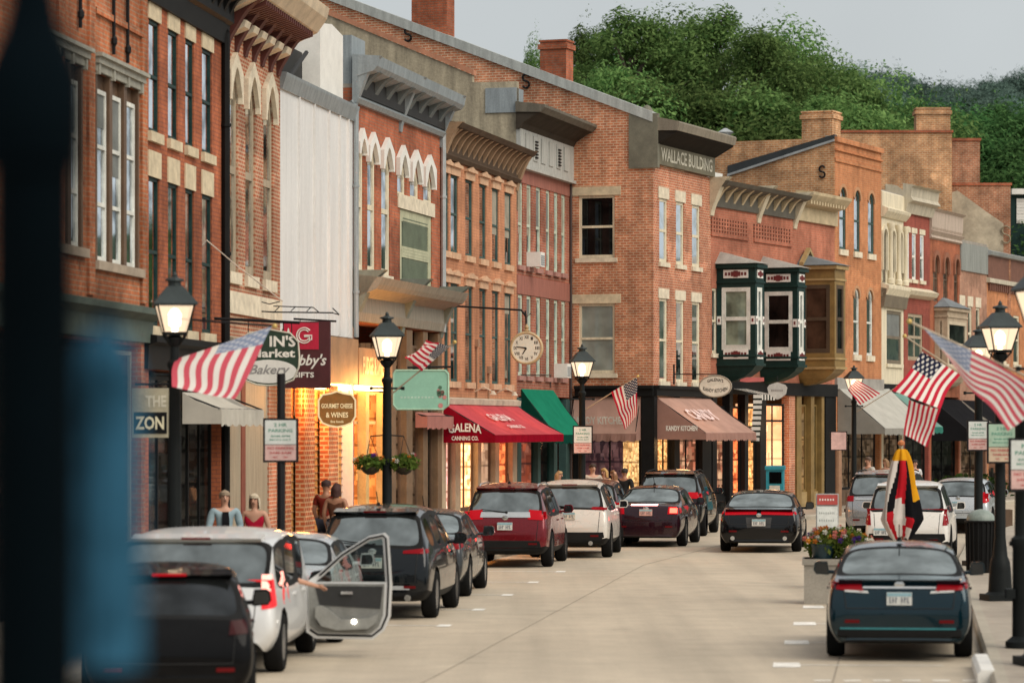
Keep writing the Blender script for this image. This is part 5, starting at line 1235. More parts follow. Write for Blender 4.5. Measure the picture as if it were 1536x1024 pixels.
# -- cars by the left kerb
vanwhite = paint('van_silver_white', (.66, .66, .65), .15, .35)
def van_extra(root, patch, sidepatch, hit, bar, hw):
    # right-hand front door, swung wide open: seen from its inner side
    hy = 3.35; D = thing('x', None, None); bpy.data.objects.remove(D)
    hx = hw - .03; a = R(-92)      # hinge line; door leaf runs from the hinge outwards
    def dm(s, z, t): # s along the door from the hinge, t towards the rear (inner side)
        return Vector((hx + s * math.cos(R(4)), hy - s * math.sin(R(4)) - t, z - .10))
    out = [(0, .42), (.12, .34), (.85, .33), (1.0, .45), (1.07, .62), (1.09, 1.02), (1.05, 1.62), (1.0, 1.67), (.80, 1.63), (.45, 1.42), (.16, 1.16), (.02, 1.08)]
    m = MB(); win = [(.10, 1.10), (.98, 1.10), (.965, 1.58), (.80, 1.555), (.47, 1.36), (.20, 1.14)]
    low = [(0, .42), (.12, .34), (.85, .33), (1.0, .45), (1.07, .62), (1.09, 1.02), (1.088, 1.05), (0, 1.05)]
    m.prism(low, lambda p, q, t: dm(p, q, t), -.05, .05)
    fr = [(1.0, 1.05), (1.088, 1.05), (1.05, 1.62), (1.0, 1.67), (.80, 1.63), (.45, 1.42), (.16, 1.16), (.02, 1.06), (.14, 1.06), (.22, 1.13), (.48, 1.345), (.80, 1.555), (.955, 1.585)]
    for i in range(6): pass
    ring_o = [(1.088, 1.05), (1.05, 1.62), (1.0, 1.67), (.80, 1.63), (.45, 1.42), (.16, 1.16), (.0, 1.05)]
    ring_i = [(1.01, 1.05), (.975, 1.58), (.96, 1.60), (.80, 1.565), (.47, 1.36), (.22, 1.13), (.12, 1.05)]
    for i in range(6):
        q = [ring_o[i], ring_o[i + 1], ring_i[i + 1], ring_i[i]]
        m.prism(q, lambda p, z, t: dm(p, z, t), -.03, .03)
    d = m.build('front_door', vanwhite, root, smooth=True); tag(d, 'open front door of the silver van')
    m = MB(); sealp = [ring_o[0]] + ring_o[1:] 
    m.tube([dm(p, z, .052) for p, z in [(.05, .45), (.15, .385), (.84, .375), (.96, .47), (1.03, .63), (1.05, 1.02), (1.015, 1.60), (.98, 1.635), (.80, 1.60), (.46, 1.39), (.17, 1.13)]], .014, 6); m.build('door_seal', rubber, d, smooth=True)
    m = MB(); m.prism([(.05, .50), (.16, .42), (.82, .41), (.93, .50), (.98, .64), (1.0, 1.03), (.03, 1.03)], lambda p, z, t: dm(p, z, t), .045, .085); m.build('inner_panel', pm('door_card_grey', (.20, .20, .185), .7), d)
    m = MB(); m.prism([(.18, .76), (.95, .72), (.98, 1.0), (.12, 1.0)], lambda p, z, t: dm(p, z, t), .08, .095); m.build('upper_trim', pm('door_card_dark', (.025, .025, .025), .7), d)
    m = MB(); m.prism([(.12, .62), (.2, .50), (.4, .45), (.8, .47), (.9, .55), (.92, .66), (.8, .60), (.45, .58), (.3, .70), (.2, .76), (.13, .74)], lambda p, z, t: dm(p, z, t), .08, .15); m.build('map_pocket', pm('door_card_grey2', (.26, .26, .24), .6), d)
    m = MB(); m.lathe([(.11, 0), (.11, .015), (.02, .02)], 20, (0, 0, 0)); s_ = m.build('speaker_grille', pm('door_card_dark', (.025, .025, .025)), d); s_.location = dm(.24, .60, .10); s_.rotation_euler = (R(90), 0, 0)
    m = MB(); m.lathe([(.03, 0), (.028, .02), (.0, .024)], 10); s_ = m.build('courtesy_lamp', emis('courtesy', (1., .92, .8), 12), d); s_.location = dm(.62, .56, .155); s_.rotation_euler = (R(90), 0, 0)
    m = MB(); m.prism([(.45, .90), (.60, .90), (.60, .935), (.45, .935)], lambda p, z, t: dm(p, z, t), .09, .125); m.build('inner_handle', chrome, d)
    m = MB(); m.face([dm(p, z, 0) for p, z in ring_i[::-1]]); m.build('door_window', clearglass('door_glass', .12, (.62, .70, .66)), d, normals=False)
    m = MB(); m.prism([(.0, 1.05), (.02, 1.02), (.22, 1.0), (.3, 1.06), (.28, 1.17), (.22, 1.2), (.06, 1.17)], lambda p, z, t: dm(p, z, t), -.26, -.10); m.build('wing_mirror', trimblk, d, smooth=True)
lv = {'m': [lampmat('van_lamp_red', (.5, .02, .025), .8), lampmat('van_lamp_pink', (.9, .42, .34), 1.2)], 'q': [([(.80, .78), (.985, .80), (.96, .98), (.79, .98)], 0), ([(.79, .985), (.96, .985), (.935, 1.18), (.785, 1.18)], 1)], 'wrap': (.28, .80, 1.12)}
HDL = HD
car('minivan', 'silver white minivan with its front passenger door wide open', 'minivan', 'van', place(289, 129), -R(2.6), vanwhite, W=2.0, H=1.67, lights=lv, group=G, plate_z=.92, wiper=True, mirrors=False, spoiler='roof', extra=van_extra, taper=.78, wheel_r=.35)
car('hatchback', 'black hatchback with dark rear glass, nearest the camera behind the open-doored van', 'car', 'hatch', ((254 - CX) / 152, 32.9), R(6.), paint('black_car', (.002, .002, .0025), .0, .5, .25), W=1.78, H=1.5, L=4.0, lights={'on': 1, 'm': [lampmat('tail_black_red', (.03, .001, .002), .02)], 'q': [([(.66, .84), (.94, .86), (.92, 1.0), (.68, .98)], 0)]}, group=G, spoiler='roof', plate_z=0, glassm=sideglass, taper=.72, badge=False)
car('sedan', 'pale silver sedan half hidden between the van and the dark crossover', 'car', 'sedan', (-3.22, 44.0), -R(3.6), paint('pale_silver', (.50, .52, .53), .5), W=1.8, H=1.45, L=4.6, lights={'m': [tail], 'q': [([(.6, .84), (.93, .84), (.92, .96), (.62, .98)], 0)]}, group=G, plate_z=.8)
car('crossover', 'dark blue-black crossover with slim tail lamps and a round chrome badge, left kerb', 'car', 'suv', place(557, 100), -R(5.2), paint('midnight', (.004, .006, .008), .3, .22), W=1.86, H=1.70, L=4.55, lights={'m': [tail], 'q': [([(.50, 1.0), (.93, 1.0), (.94, 1.09), (.50, 1.045)], 0)], 'wrap': (.3, 1.0, 1.07)}, group=G, clad='low', plate_z=.86, plate_x=.0, wiper=True, spoiler='roof', rear='recess', exhaust=(-.55, .55), antenna=True, wheel_r=.36, taper=.69, bumper_low=(.62, .46, .52, paint('pale_silver', (.50, .52, .53), .5)))
car('sedan', 'dark grey sedan parked ahead of the dark crossover', 'car', 'sedan', (-1.68, 56.2), -R(4.8), paint('graphite', (.045, .048, .05), .5, .25), W=1.82, H=1.48, lights={'m': [tail], 'q': [([(.6, .84), (.94, .84), (.93, .98), (.62, .98)], 0)], 'wrap': (.3, .86, .96)}, group=G, plate_z=.8, antenna=True)
car('suv', 'deep red SUV with a chrome bar between big red tail lamps', 'SUV', 'suv', place(757, 73), HD, paint('deep_red', (.14, .003, .008), .35, .25), W=1.86, H=1.72, L=4.7, lights={'m': [tailmid], 'q': [([(.50, 1.0), (.95, .98), (.96, 1.17), (.52, 1.20)], 0)], 'wrap': (.36, 1.0, 1.16)}, group=G, clad='low', plate_z=.86, wiper=True, spoiler='roof', rails='chrome', chrome_bar=[([(-.56, 1.04), (.56, 1.04), (.54, 1.15), (-.54, 1.15)], chrome)], wheel_r=.37, taper=.70, antenna=True, bumper_low=(.8, .42, .56))
car('suv', 'white SUV with high slim tail lamps parked ahead of the deep red one', 'SUV', 'suv', place(852, 68.0), -R(5.6), paint('bone_white', (.60, .56, .50), .1, .3), W=1.88, H=1.70, L=4.6, lights={'m': [tail], 'q': [([(.55, 1.08), (.93, 1.06), (.92, 1.13), (.56, 1.14)], 0)], 'wrap': (.3, 1.07, 1.12)}, group=G, clad='low', plate_z=.94, wiper=True, spoiler='roof', exhaust=(.5,), bumper_low=(.86, .40, .58), wheel_r=.36, taper=.68, plate_col=pm('plate_cream', (.6, .55, .45)))
car('suv', 'maroon SUV mostly hidden ahead of the white one', 'SUV', 'suv', (1.74, 80.0), -R(6.5), paint('maroon_car', (.07, .008, .010), .3), W=1.82, H=1.62, L=4.4, lights={'m': [tailmid], 'q': [([(.6, .95), (.95, .95), (.94, 1.10), (.62, 1.10)], 0)], 'wrap': (.4, .96, 1.08)}, group=G, plate_z=.8, wheel_r=.36)
car('sedan', 'dark maroon sedan with its brake lamps glowing, pulling out from the kerb', 'car', 'sedan', (3.22, 80.3), -R(9.5), paint('maroon_black', (.022, .006, .011), .3, .25), W=1.80, H=1.47, L=4.7, lights={'m': {-1: [tailmid], 1: [tailmid, tailon]}, 'q': [([(.58, .80), (.95, .80), (.94, .98), (.60, .98)], 0), ([(.64, .83), (.84, .83), (.84, .95), (.64, .95)], 1)], 'wrap': (.35, .82, .96)}, group='cars driving down the street', plate_z=.84, chrome_bar=[([(-.42, 1.005), (.30, 1.005), (.30, 1.035), (-.42, 1.035)], lampmat('tail_white_lit', (1., .55, .5), 5.))], antenna=True, plate_col=pm('plate_pink', (.6, .36, .32)))
car('suv', 'black SUV standing at the kerb below the tan awnings', 'SUV', 'suv', (4.12, 88.0), -R(9), paint('black_brown', (.006, .005, .004), .3, .25), W=1.92, H=1.74, L=4.8, lights={'m': {-1: [tail], 1: [tailmid]}, 'q': [([(.52, 1.02), (.95, 1.0), (.95, 1.17), (.54, 1.18)], 0)], 'wrap': (.4, 1.0, 1.15)}, group=G, plate_z=.86, rails=True, spoiler='roof', wheel_r=.37, wiper=True)
car('sedan', 'black sedan with a full-width red lamp strip, driving up the middle of the street', 'car', 'sedan', place(1138, 65.2), -R(7.2), paint('black_gloss', (.0025, .0025, .003), .2, .2), W=1.92, H=1.42, L=5.0, lights={'m': [tailmid], 'q': [([(.05, .885), (.92, .87), (.93, .965), (.05, .965)], 0)], 'wrap': (.25, .88, .955)}, group='cars driving down the street', plate_z=.70, spoiler='boot', exhaust=(-.6, .6), wheel_r=.35, rear='recess')
# -- right kerb
car('sedan', 'dark teal sedan with a chrome strip above its plate, front of the right kerb', 'car', 'sedan', place(1349, 121.5), -R(6.6), paint('dark_teal', (.0015, .017, .026), .5, .2), W=1.87, H=1.43, L=4.85, lights={'m': [tail, clearl], 'q': [([(.46, .86), (.94, .90), (.90, 1.0), (.52, .99)], 0), ([(.40, .845), (.72, .862), (.72, .885), (.42, .875)], 1)], 'wrap': (.4, .90, .98)}, group=G, plate_z=.78, spoiler='boot', chrome_bar=[([(-.48, .905), (.48, .905), (.48, .93), (-.48, .93)], chrome), ([(-.78, .40), (.74, .40), (.74, .425), (-.78, .425)], pm('teal_crease', (.05, .22, .24), .3, .5))], bumper_low=(.84, .24, .40), antenna=True, wheel_r=.34)
car('suv', 'white SUV with tall upright tail lamps behind the furled flag, right kerb', 'SUV', 'suv', place(1360, 70.2), -R(9.6), paint('pearl_white', (.70, .67, .62), .1, .3), W=1.90, H=1.72, L=4.8, lights={'m': [tail], 'q': [([(.80, .80), (.93, .80), (.95, 1.17), (.84, 1.20)], 0)], 'wrap': (.22, .82, 1.15)}, group=G, clad='low', plate_z=.66, plate_x=-.55, spoiler='roof', wheel_r=.38, bumper_low=(.88, .40, .62), taper=.70)
def name_row(root, patch, sidepatch, hit, bar, hw): pass
car('suv', 'grey SUV with a wide rear window parked ahead of the white one, right kerb', 'SUV', 'suv', (9.5, 86.0), -R(13), paint('silver_grey', (.30, .31, .32), .6), W=2.0, H=1.76, L=5.0, lights={'m': [tail], 'q': [([(.70, .98), (.95, .98), (.94, 1.12), (.70, 1.12)], 0)], 'wrap': (.3, 1., 1.1)}, group=G, plate_z=.8, spoiler='roof', rails=True, taper=.72, chrome_bar=[([(-.66, 1.02), (.66, 1.02), (.66, 1.06), (-.66, 1.06)], chrome)])
car('sedan', 'small pale car with one red lamp showing beside the litter bin, right kerb', 'car', 'hatch', (12.1, 90.5), -R(14), paint('pale_silver', (.50, .52, .53), .5), W=1.8, H=1.5, lights={'m': [tailmid], 'q': [([(.62, .84), (.95, .84), (.93, 1.15), (.70, 1.12)], 0)], 'wrap': (.3, .86, 1.1)}, group=G, plate_z=.8)
# ------------------------------------------------------------------ ground, road, kerbs
def offset(a, b, o):
    d = Vector((b[0] - a[0], b[1] - a[1])).normalized(); return Vector((d.y, -d.x)) * o
fronts = [(-11.5, 5.0), A0, A3, A4, A5, A6, A7]
kl = [(-8.4, 5.), (-4.1, 43.), (-3.3, 50.), (-2.2, 60.), (-1.15, 69.), (.15, 76.5), (1.75, 85.), (4.0, 93.), (6.9, 99.5), (10.2, 106.), (15.2, 117.), (20.5, 129.), (29., 150.)]
front_l = [(-11.6, 5.), A0, A1, A3, A4, A5, A6, A7, C8, A9, A10, A11, A14, A15]
kr = [(1.35, 5.), (5.69, 40.), (6.47, 46.5), (8.45, 63.), (9.35, 70.), (11.2, 82.), (14.4, 95.), (19.6, 108.), (27., 122.), (38., 140.)]
def concrete(name, c, var=.25, tint=(.45, .36, .26)):
    if name in MAT: return MAT[name]
    m, t, o = nt(name); tc = t.nodes.new('ShaderNodeTexCoord').outputs['Object']
    big = rampv(t, noise(t, tc, .13, 6, .65), .32, .68, 1 - var, 1 + var * .5); mid = rampv(t, noise(t, tc, 1.4, 6, .7), .3, .7, .88, 1.07); fine = rampv(t, noise(t, tc, 28, 3), .3, .7, .90, 1.08)
    mp = t.nodes.new('ShaderNodeMapping'); mp.inputs['Rotation'].default_value = (0, 0, R(6.4)); mp.inputs['Scale'].default_value = (1.1, .035, 1); t.links.new(tc, mp.inputs[0])
    trk = rampv(t, noise(t, mp.outputs[0], .9, 4), .4, .7, 1.04, .82)      # tyre-polished, oil darkened lanes
    k = M_(t, 'MULTIPLY', M_(t, 'MULTIPLY', big, mid), M_(t, 'MULTIPLY', fine, trk))
    cc = t.nodes.new('ShaderNodeCombineColor')
    for i in range(3): t.links.new(k, cc.inputs[i])
    col = mixc(t, 1., c, cc.outputs[0], 'MULTIPLY')
    spot = N(t, 'ShaderNodeTexVoronoi'); spot.inputs['Scale'].default_value = .55; t.links.new(tc, spot.inputs['Vector'])
    sp = rampv(t, M_(t, 'ADD', spot.outputs['Distance'], M_(t, 'MULTIPLY', noise(t, tc, 4, 4), .25)), .12, .3, .35, 0.)
    col = mixc(t, sp, col, (.10, .085, .07))
    p = P_(t, o, col, .7, spec=.35); b = t.nodes.new('ShaderNodeBump'); b.inputs['Strength'].default_value = .25; b.inputs['Distance'].default_value = .01
    t.links.new(noise(t, tc, 40, 3), b.inputs['Height']); t.links.new(b.outputs[0], p.inputs['Normal']); MAT[name] = m; return m
roadm = concrete('road_concrete', (.50, .42, .315), .12); walkm = concrete('walk_concrete', (.40, .34, .27), .25); kerbm = concrete('kerb_concrete', (.42, .37, .29))
m = MB(); m.face([(-900, -200, -.03), (900, -200, -.03), (900, 2500, -.03), (-900, 2500, -.03)]); tag(m.build('ground', pm('earth', (.10, .09, .06), .9)), kind='structure')
m = MB(); m.face([(-60, -10, 0), (70, -10, 0), (70, 160, 0), (-60, 160, 0)]); tag(m.build('road', roadm), kind='structure')
def strip(name, inner, outer, mat, z=.15):
    m = MB()
    def both(line, ds):
        pass
    ys = sorted({p[1] for p in inner} | {p[1] for p in outer})
    def X(line, y):
        for a, b in zip(line[:-1], line[1:]):
            if a[1] <= y <= b[1]: return a[0] + (b[0] - a[0]) * (y - a[1]) / (b[1] - a[1]) if b[1] > a[1] else a[0]
        return line[0][0] if y < line[0][1] else line[-1][0]
    lo, hi = max(inner[0][1], outer[0][1]), min(inner[-1][1], outer[-1][1]); ys = [y for y in ys if lo <= y <= hi]
    for a, b in zip(ys[:-1], ys[1:]): m.face([(X(inner, a), a, z), (X(outer, a), a, z), (X(outer, b), b, z), (X(inner, b), b, z)])
    return tag(m.build(name, mat), kind='structure')
kin_l = [(x - .16, y) for x, y in kl]; kin_r = [(x + .16, y) for x, y in kr]
far_l = [(-60, 5.), (-60, 44), (-30, 100), (0, 150)]
strip('left_pavement', kin_l, [(-14., 5.), (-8.2, 43.), (-5.4, 68.3), (-4.2, 75.7), (-2.4, 85.), (-.6, 94.), (.6, 100.), (5.4, 105.), (10.3, 116.), (24.5, 150.)], walkm)
strip('right_pavement', kin_r, [(22., 5.), (26., 40.), (32, 80.), (60., 122.), (66., 140.)], walkm)
for nm, line, sg in (('left_kerb', kl, -1), ('right_kerb', kr, 1)):
    m = MB()
    for a, b in zip(line[:-1], line[1:]):
        L = math.dist(a, b); n = max(1, round(L / 2.4))
        for i in range(n):
            p = [a[k] + (b[k] - a[k]) * (i + .003) / n for k in (0, 1)]; q = [a[k] + (b[k] - a[k]) * (i + .997) / n for k in (0, 1)]
            m.prism([(0, -.02), (0, .11), (sg * .035, .154), (sg * .17, .154), (sg * .17, -.02)], lambda u, z, t, p=p, q=q: Vector((p[0] + (q[0] - p[0]) * t + u, p[1] + (q[1] - p[1]) * t, z)), 0, 1)
    tag(m.build(nm, kerbm), kind='structure')
# joints of the concrete slabs
m = MB()
def gstrip(mb, a, b, w, z=.004, mi=0):
    d = Vector((b[0] - a[0], b[1] - a[1])).normalized(); n = Vector((-d.y, d.x)) * w / 2
    mb.face([(a[0] - n.x, a[1] - n.y, z), (a[0] + n.x, a[1] + n.y, z), (b[0] + n.x, b[1] + n.y, z), (b[0] - n.x, b[1] - n.y, z)], mi)
jx = lambda y: -.85 + .117 * (y - 39.2) if y < 70 else -.85 + .117 * 30.8 + (y - 70) * .2
ys = [20 + 2.5 * i for i in range(30)]
rr = random.Random(4)
for a, b in zip(ys[:-1], ys[1:]): gstrip(m, (jx(a) + rr.uniform(-.01, .01), a), (jx(b) + rr.uniform(-.01, .01), b), .014)
for a, b in zip(ys[:18], ys[1:19]): gstrip(m, (jx(a) + 4.65, a), (jx(b) + 4.65, b), .018)
y = 22.
while y < 95: gstrip(m, (jx(y) - 3.3 + 0, y + .5), (jx(y) + 7.4, y - .7), .008, .003); y += 4.9
tag(m.build('road_joint', pm('joint_mid', (.28, .235, .18), .9), normals=False), kind='structure')
m = MB()
y = 43.9
for px, py in ((665, 938), (717, 914), (760, 892), (799, 873), (840, 857)):
    s = (py - HY) / HC; x, d = (px - CX) / s, F / s; m.face([(x - .11, d - .25, .005), (x + .09, d - .25, .005), (x + .13, d + .28, .005), (x - .06, d + .28, .005)])
    gstrip(m, (x - .1, d), (x - 1.6, d + .15), .09, .0046)
for px, py in ((1180, 997), (1195, 963), (1207, 935), (1220, 910), (1160, 1040)):
    s = (py - HY) / HC; x, d = (px - CX) / s, F / s; m.face([(x - .20, d - .38, .005), (x + .14, d - .38, .005), (x + .19, d + .4, .005), (x - .13, d + .4, .005)])
    gstrip(m, (x + .1, d), (x + 1.9, d - .1), .07, .0046)
for i in range(7): x = 3.45 + i * .34; m.face([(x, 38.05, .005), (x + .2, 38.05, .005), (x + .2, 38.2, .005), (x, 38.2, .005)])
tag(m.build('parking_marks', pm('worn_white_paint', (.82, .79, .72), .8, var=.3, scale=6), normals=False), kind='structure')
m = MB(); a = Vector((5.45, 38.6)); m.prism([(-.01, -.01), (-.01, .12), (.03, .165), (.18, .165), (.18, -.01)], lambda u, z, t: Vector((5.53 + .112 * (t * 1.8 - 1.4) + u, 38.6 + t * 1.8, z)), -.6, .9); tag(m.build('painted_kerb', white), kind='structure')
m = MB()
yy = 20.
while yy < 90: gstrip(m, (2.5 + .12 * (yy - 20) + 1, yy), (22, yy - 1.5), .02, .153); yy += 1.9
gstrip(m, (4.9 , 22), (10.9, 72), .02, .153)
tag(m.build('pavement_joint', pm('joint_dark', (.16, .13, .10), .9), normals=False), kind='structure')

# ------------------------------------------------------------------ street lamps
lampglass = None
def lamp_glass():
    m, t, o = nt('lamp_glass'); e = N(t, 'ShaderNodeEmission'); e.inputs[0].default_value = (1., .74, .50, 1); e.inputs[1].default_value = 1.5
    tr = N(t, 'ShaderNodeBsdfTransparent'); tr.inputs[0].default_value = (1, .95, .9, 1); mx = N(t, 'ShaderNodeMixShader'); mx.inputs[0].default_value = .6
    t.links.new(tr.outputs[0], mx.inputs[1]); t.links.new(e.outputs[0], mx.inputs[2]); t.links.new(mx.outputs[0], o.inputs[0]); return m
lampglass = lamp_glass(); bulbm = emis('lamp_bulb', (1., .78, .52), 14)
lampblk = pm('lamp_black', (.009, .011, .011), .55, .1, spec=.15); lamproof = pm('lamp_roof', (.035, .045, .045), .5, .2, spec=.25)
def make_lamp(label, rz=R(10)):
    t = thing('street_lamp', label, 'street lamp', (0, 0, 0), rz, 'black street lamps with lit lanterns')
    m = MB(); m.lathe([(.24, 0), (.24, .10), (.19, .14), (.17, .5), (.155, .62), (.12, .70), (.105, .85), (.088, 1.0), (.082, 2.6), (.075, 3.5), (.095, 3.53), (.095, 3.58), (.06, 3.62), (.055, 3.78), (.10, 3.84), (.12, 3.90), (.06, 3.93)], 16); m.build('post', lampblk, t, smooth=True)
    m = MB(); m.box((-.26, -.26, 0), (.26, .26, .10)); m.build('base', lampblk, t)
    m = MB(); m.tube([(-.28, 0, 3.42), (.28, 0, 3.42)], .018, 8); m.lathe([(.03, -.03), (.03, .03)], 8, (.28, 0, 3.42)); m.lathe([(.03, -.03), (.03, .03)], 8, (-.28, 0, 3.42)); m.build('crossbar', lampblk, t)
    z0, z1, a, c = 3.96, 4.32, .145, .235
    m = MB()
    for sx, sy in ((1, 1), (1, -1), (-1, 1), (-1, -1)):
        m.tube([(sx * a, sy * a, z0), (sx * c, sy * c, z1)], .013, 6); m.tube([(sx * .05, sy * .05, 3.80), (sx * a, sy * a, z0 - .02)], .012, 6)
    for z, w in ((z0, a), (z1, c)):
        P = [(w, w, z), (-w, w, z), (-w, -w, z), (w, -w, z)]
        for i in range(4): m.tube([P[i], P[(i + 1) % 4]], .015, 6)
    m.box((-a, -a, z0 - .03), (a, a, z0 - .005)); fr = m.build('lantern_frame', lampblk, t)
    m = MB(); P = [(a, a), (-a, a), (-a, -a), (a, -a)]; Q = [(c, c), (-c, c), (-c, -c), (c, -c)]
    for i in range(4): j = (i + 1) % 4; m.face([(*P[i], z0), (*P[j], z0), (*Q[j], z1), (*Q[i], z1)])
    m.build('lantern_glass', lampglass, fr, normals=False)
    m = MB(); m.lathe([(.04, 3.95), (.04, 4.04), (.075, 4.06), (.085, 4.20), (.05, 4.26), (.01, 4.28)], 12); m.build('bulb', bulbm, fr, smooth=True)
    m = MB(); n = 6; k = .29
    m.lathe([(k * 1.36, z1 + .0), (k * 1.36, z1 + .02), (.10 * 1.414, z1 + .24), (.08, z1 + .25)], 4, rot=R(45)); m.lathe([(.085, z1 + .24), (.08, z1 + .30), (.125, z1 + .31), (.12, z1 + .335), (.05, z1 + .355), (.03, z1 + .37), (.035, z1 + .39), (.01, z1 + .43)], 12); m.build('lantern_roof', lamproof, t)
    return t
L0_ = make_lamp('near left street lamp, by the faded flag and the bakery sign')
LS = [(-4.35, 43., None), ((581 - CX) / 86, 58., 'left street lamp with hanging flower baskets beside the mint green sign'), ((873 - CX) / 62, 80.5, 'street lamp in front of the green and tan awnings'), (11.08, 108., 'small distant street lamp in front of the pale grey awning, a flag across its post'), ((1500 - CX) / 94.5, 52.9, 'right-hand street lamp, the taller nearer one of the pair by the parking signs'), ((1470 - CX) / 76, 66., 'right-hand street lamp partly behind the big flag, the farther of the pair'), ((1562 - CX) / 129.9, 38.5, 'nearest right-hand street lamp, all but cut off by the right edge of the picture')]
LAMPS = []
for i, (x, d, lb) in enumerate(LS):
    o = L0_ if i == 0 else copy_tree(L0_); o.location = (x, d, .15)
    if lb: o['label'] = lb
    LAMPS.append(o)
    li = bpy.data.lights.new('lamp_light', 'POINT'); li.energy = 55; li.color = (1, .68, .38); li.shadow_soft_size = .09
    lo = bpy.data.objects.new('lamp_light', li); COL.objects.link(lo); lo.parent = o; lo.location = (0, 0, 4.17)
# warm light that the shops and the fascia tube throw on pavement and piers
def warm(b, u, v, z, e, col=(1., .58, .24), r=.25, sz=None):
    li = bpy.data.lights.new('shop_light', 'POINT'); li.energy = e; li.color = col; li.shadow_soft_size = r
    o = bpy.data.objects.new('shop_light', li); COL.objects.link(o); o.parent = b.root; o.location = (u, v, z)
for u in (2.2, 4.2, 6.2): warm(B4, u, -.15, ZL4 - .25, 190, (1., .38, .08))
warm(B5, 1.0, -.5, 3.9, 110, (1., .44, .11)); warm(B5, 2.4, -.5, 3.9, 110, (1., .44, .11))
warm(B6, 3.2, -.5, 2.4, 22); warm(B6, 7.6, -.5, 2.4, 18, (1, .4, .16)); warm(B8, 1.2, -.6, 2.3, 30); warm(B9, 4.5, -.6, 3.0, 35, (1., .62, .32))

# ------------------------------------------------------------------ flags
def flag_mesh(patches, waves=(.05, 2.2, .8), seed=0):
    """patches of four points: hoist top, hoist bottom, fly bottom, fly top, with u range"""
    m = MB()
    for (ht, hb, fb, ft, ua, ub, ph) in patches:
        nu, nv = 26, 18; pts = []; nrm = (ft - ht).cross(hb - ht).normalized()
        for j in range(nv + 1):
            for i in range(nu + 1):
                s, t = i / nu, j / nv
                p = (hb * (1 - s) + fb * s) * (1 - t) + (ht * (1 - s) + ft * s) * t
                u = ua + (ub - ua) * s
                w = waves[0] * (.25 + u) * (math.sin(waves[1] * 6.28 * u + 2.3 * t + ph) + .5 * math.sin(11 * u - 3.5 * t + ph * 2))
                L = (ft - ht).length; sl = (hb - ht).normalized()
                pts.append(p + nrm * w + sl * w * .35 * math.sin(5 * u + ph))
        fs, us = [], []
        for j in range(nv):
            for i in range(nu):
                fs.append((j * (nu + 1) + i, j * (nu + 1) + i + 1, (j + 1) * (nu + 1) + i + 1, (j + 1) * (nu + 1) + i))
                us.append([(ua + (ub - ua) * (i + a) / nu, (j + b_) / nv * .9999) for a, b_ in ((0, 0), (1, 0), (1, 1), (0, 1))])
        m.add(pts, fs, 0, us)
    return m
polewhite = pm('pole_wood', (.42, .34, .24), .5)
def flag(label, pole, patches, waves=(.05, 2.2, .8), pmat=None, pr=.014, backlit=0):
    base = pole[0]; t = thing('flag', label, 'flag', base, 0, 'flags flying from the lamp posts')
    def loc(p): return p - base
    m = MB(); m.tube([loc(pole[0]), loc(pole[1])], pr, 8); p = m.build('flag_pole', pmat or polewhite, t, smooth=True)
    m = MB(); m.lathe([(.01, -.03), (.03, -.02), (.036, 0), (.03, .02), (.01, .035)], 10, loc(pole[1])); m.build('finial', gold, p, smooth=True)
    fm = flag_mesh([tuple(loc(q) for q in P[:4]) + tuple(P[4:]) for P in patches], waves)
    fm.build('cloth', flagmat(backlit), t, smooth='all', weld=True, normals=False)
    return t
d = 43.
flag('faded flag streaming below the near left lantern, in front of the bakery sign', (at(268, 478, d), at(412, 489, d - .3)),
     [(at(408, 491, d - .3), at(262, 536, d), at(256, 578, d - .9), at(352, 598, d - 1.2), .2, 1, 0.)], (.04, 1.2, 0), pmat=MAT['iron'], backlit=1)
d = 58.
flag('small flag hanging left from its pole above the mint green sign', (at(586, 592, d), at(682, 513, d - .5)),
     [(at(675, 519, d - .5), at(634, 557, d - .3), at(605, 534, d - .1), at(640, 510, d), 0, 1, 1.)], (.05, 1.5, 0))
d = 80.5
flag('flag hanging straight down in front of the tan awning', (at(878, 614, d), at(957, 564, d - .6)),
     [(at(956, 566, d - .6), at(917, 588, d - .4), at(937, 645, d), at(955, 622, d - .2), 0, 1, .5)], (.05, 1.3, 0))
d = 108.
flag('small striped flag flying across the small distant lantern', (at(1284, 618, d), at(1345, 580, d - .6)),
     [(at(1284, 569, d - .2), at(1272, 584, d - .2), at(1290, 607, d - .4), at(1321, 590, d - .4), .42, 1, .5)], (.05, 1.3, 0))
d = 52.9
flag('flag folded over itself on the right, its stripes hanging in two tiers', (at(1494, 596, d), at(1357, 504, d - .8)),
     [(at(1385, 527, d - .6), at(1440, 562, d - .4), at(1409, 614, d - .9), at(1338, 586, d - .9), .24, .62, .3), (at(1363, 600, d - .9), at(1412, 612, d - .85), at(1391, 672, d - .7), at(1355, 650, d - .7), .6, 1., 1.3)], (.06, 1.6, 0))
d = 39.2
flag('big pale flag streaming past the picture\'s right edge in front of the lanterns', (at(1556, 572, d), at(1364, 482, d - .3)),
     [(at(1387, 492, d - .3), at(1426, 545, d - .1), at(1512, 645, d - .6), at(1575, 588, d - .5), .05, 1, .9)], (.05, 1.4, 0), backlit=1)
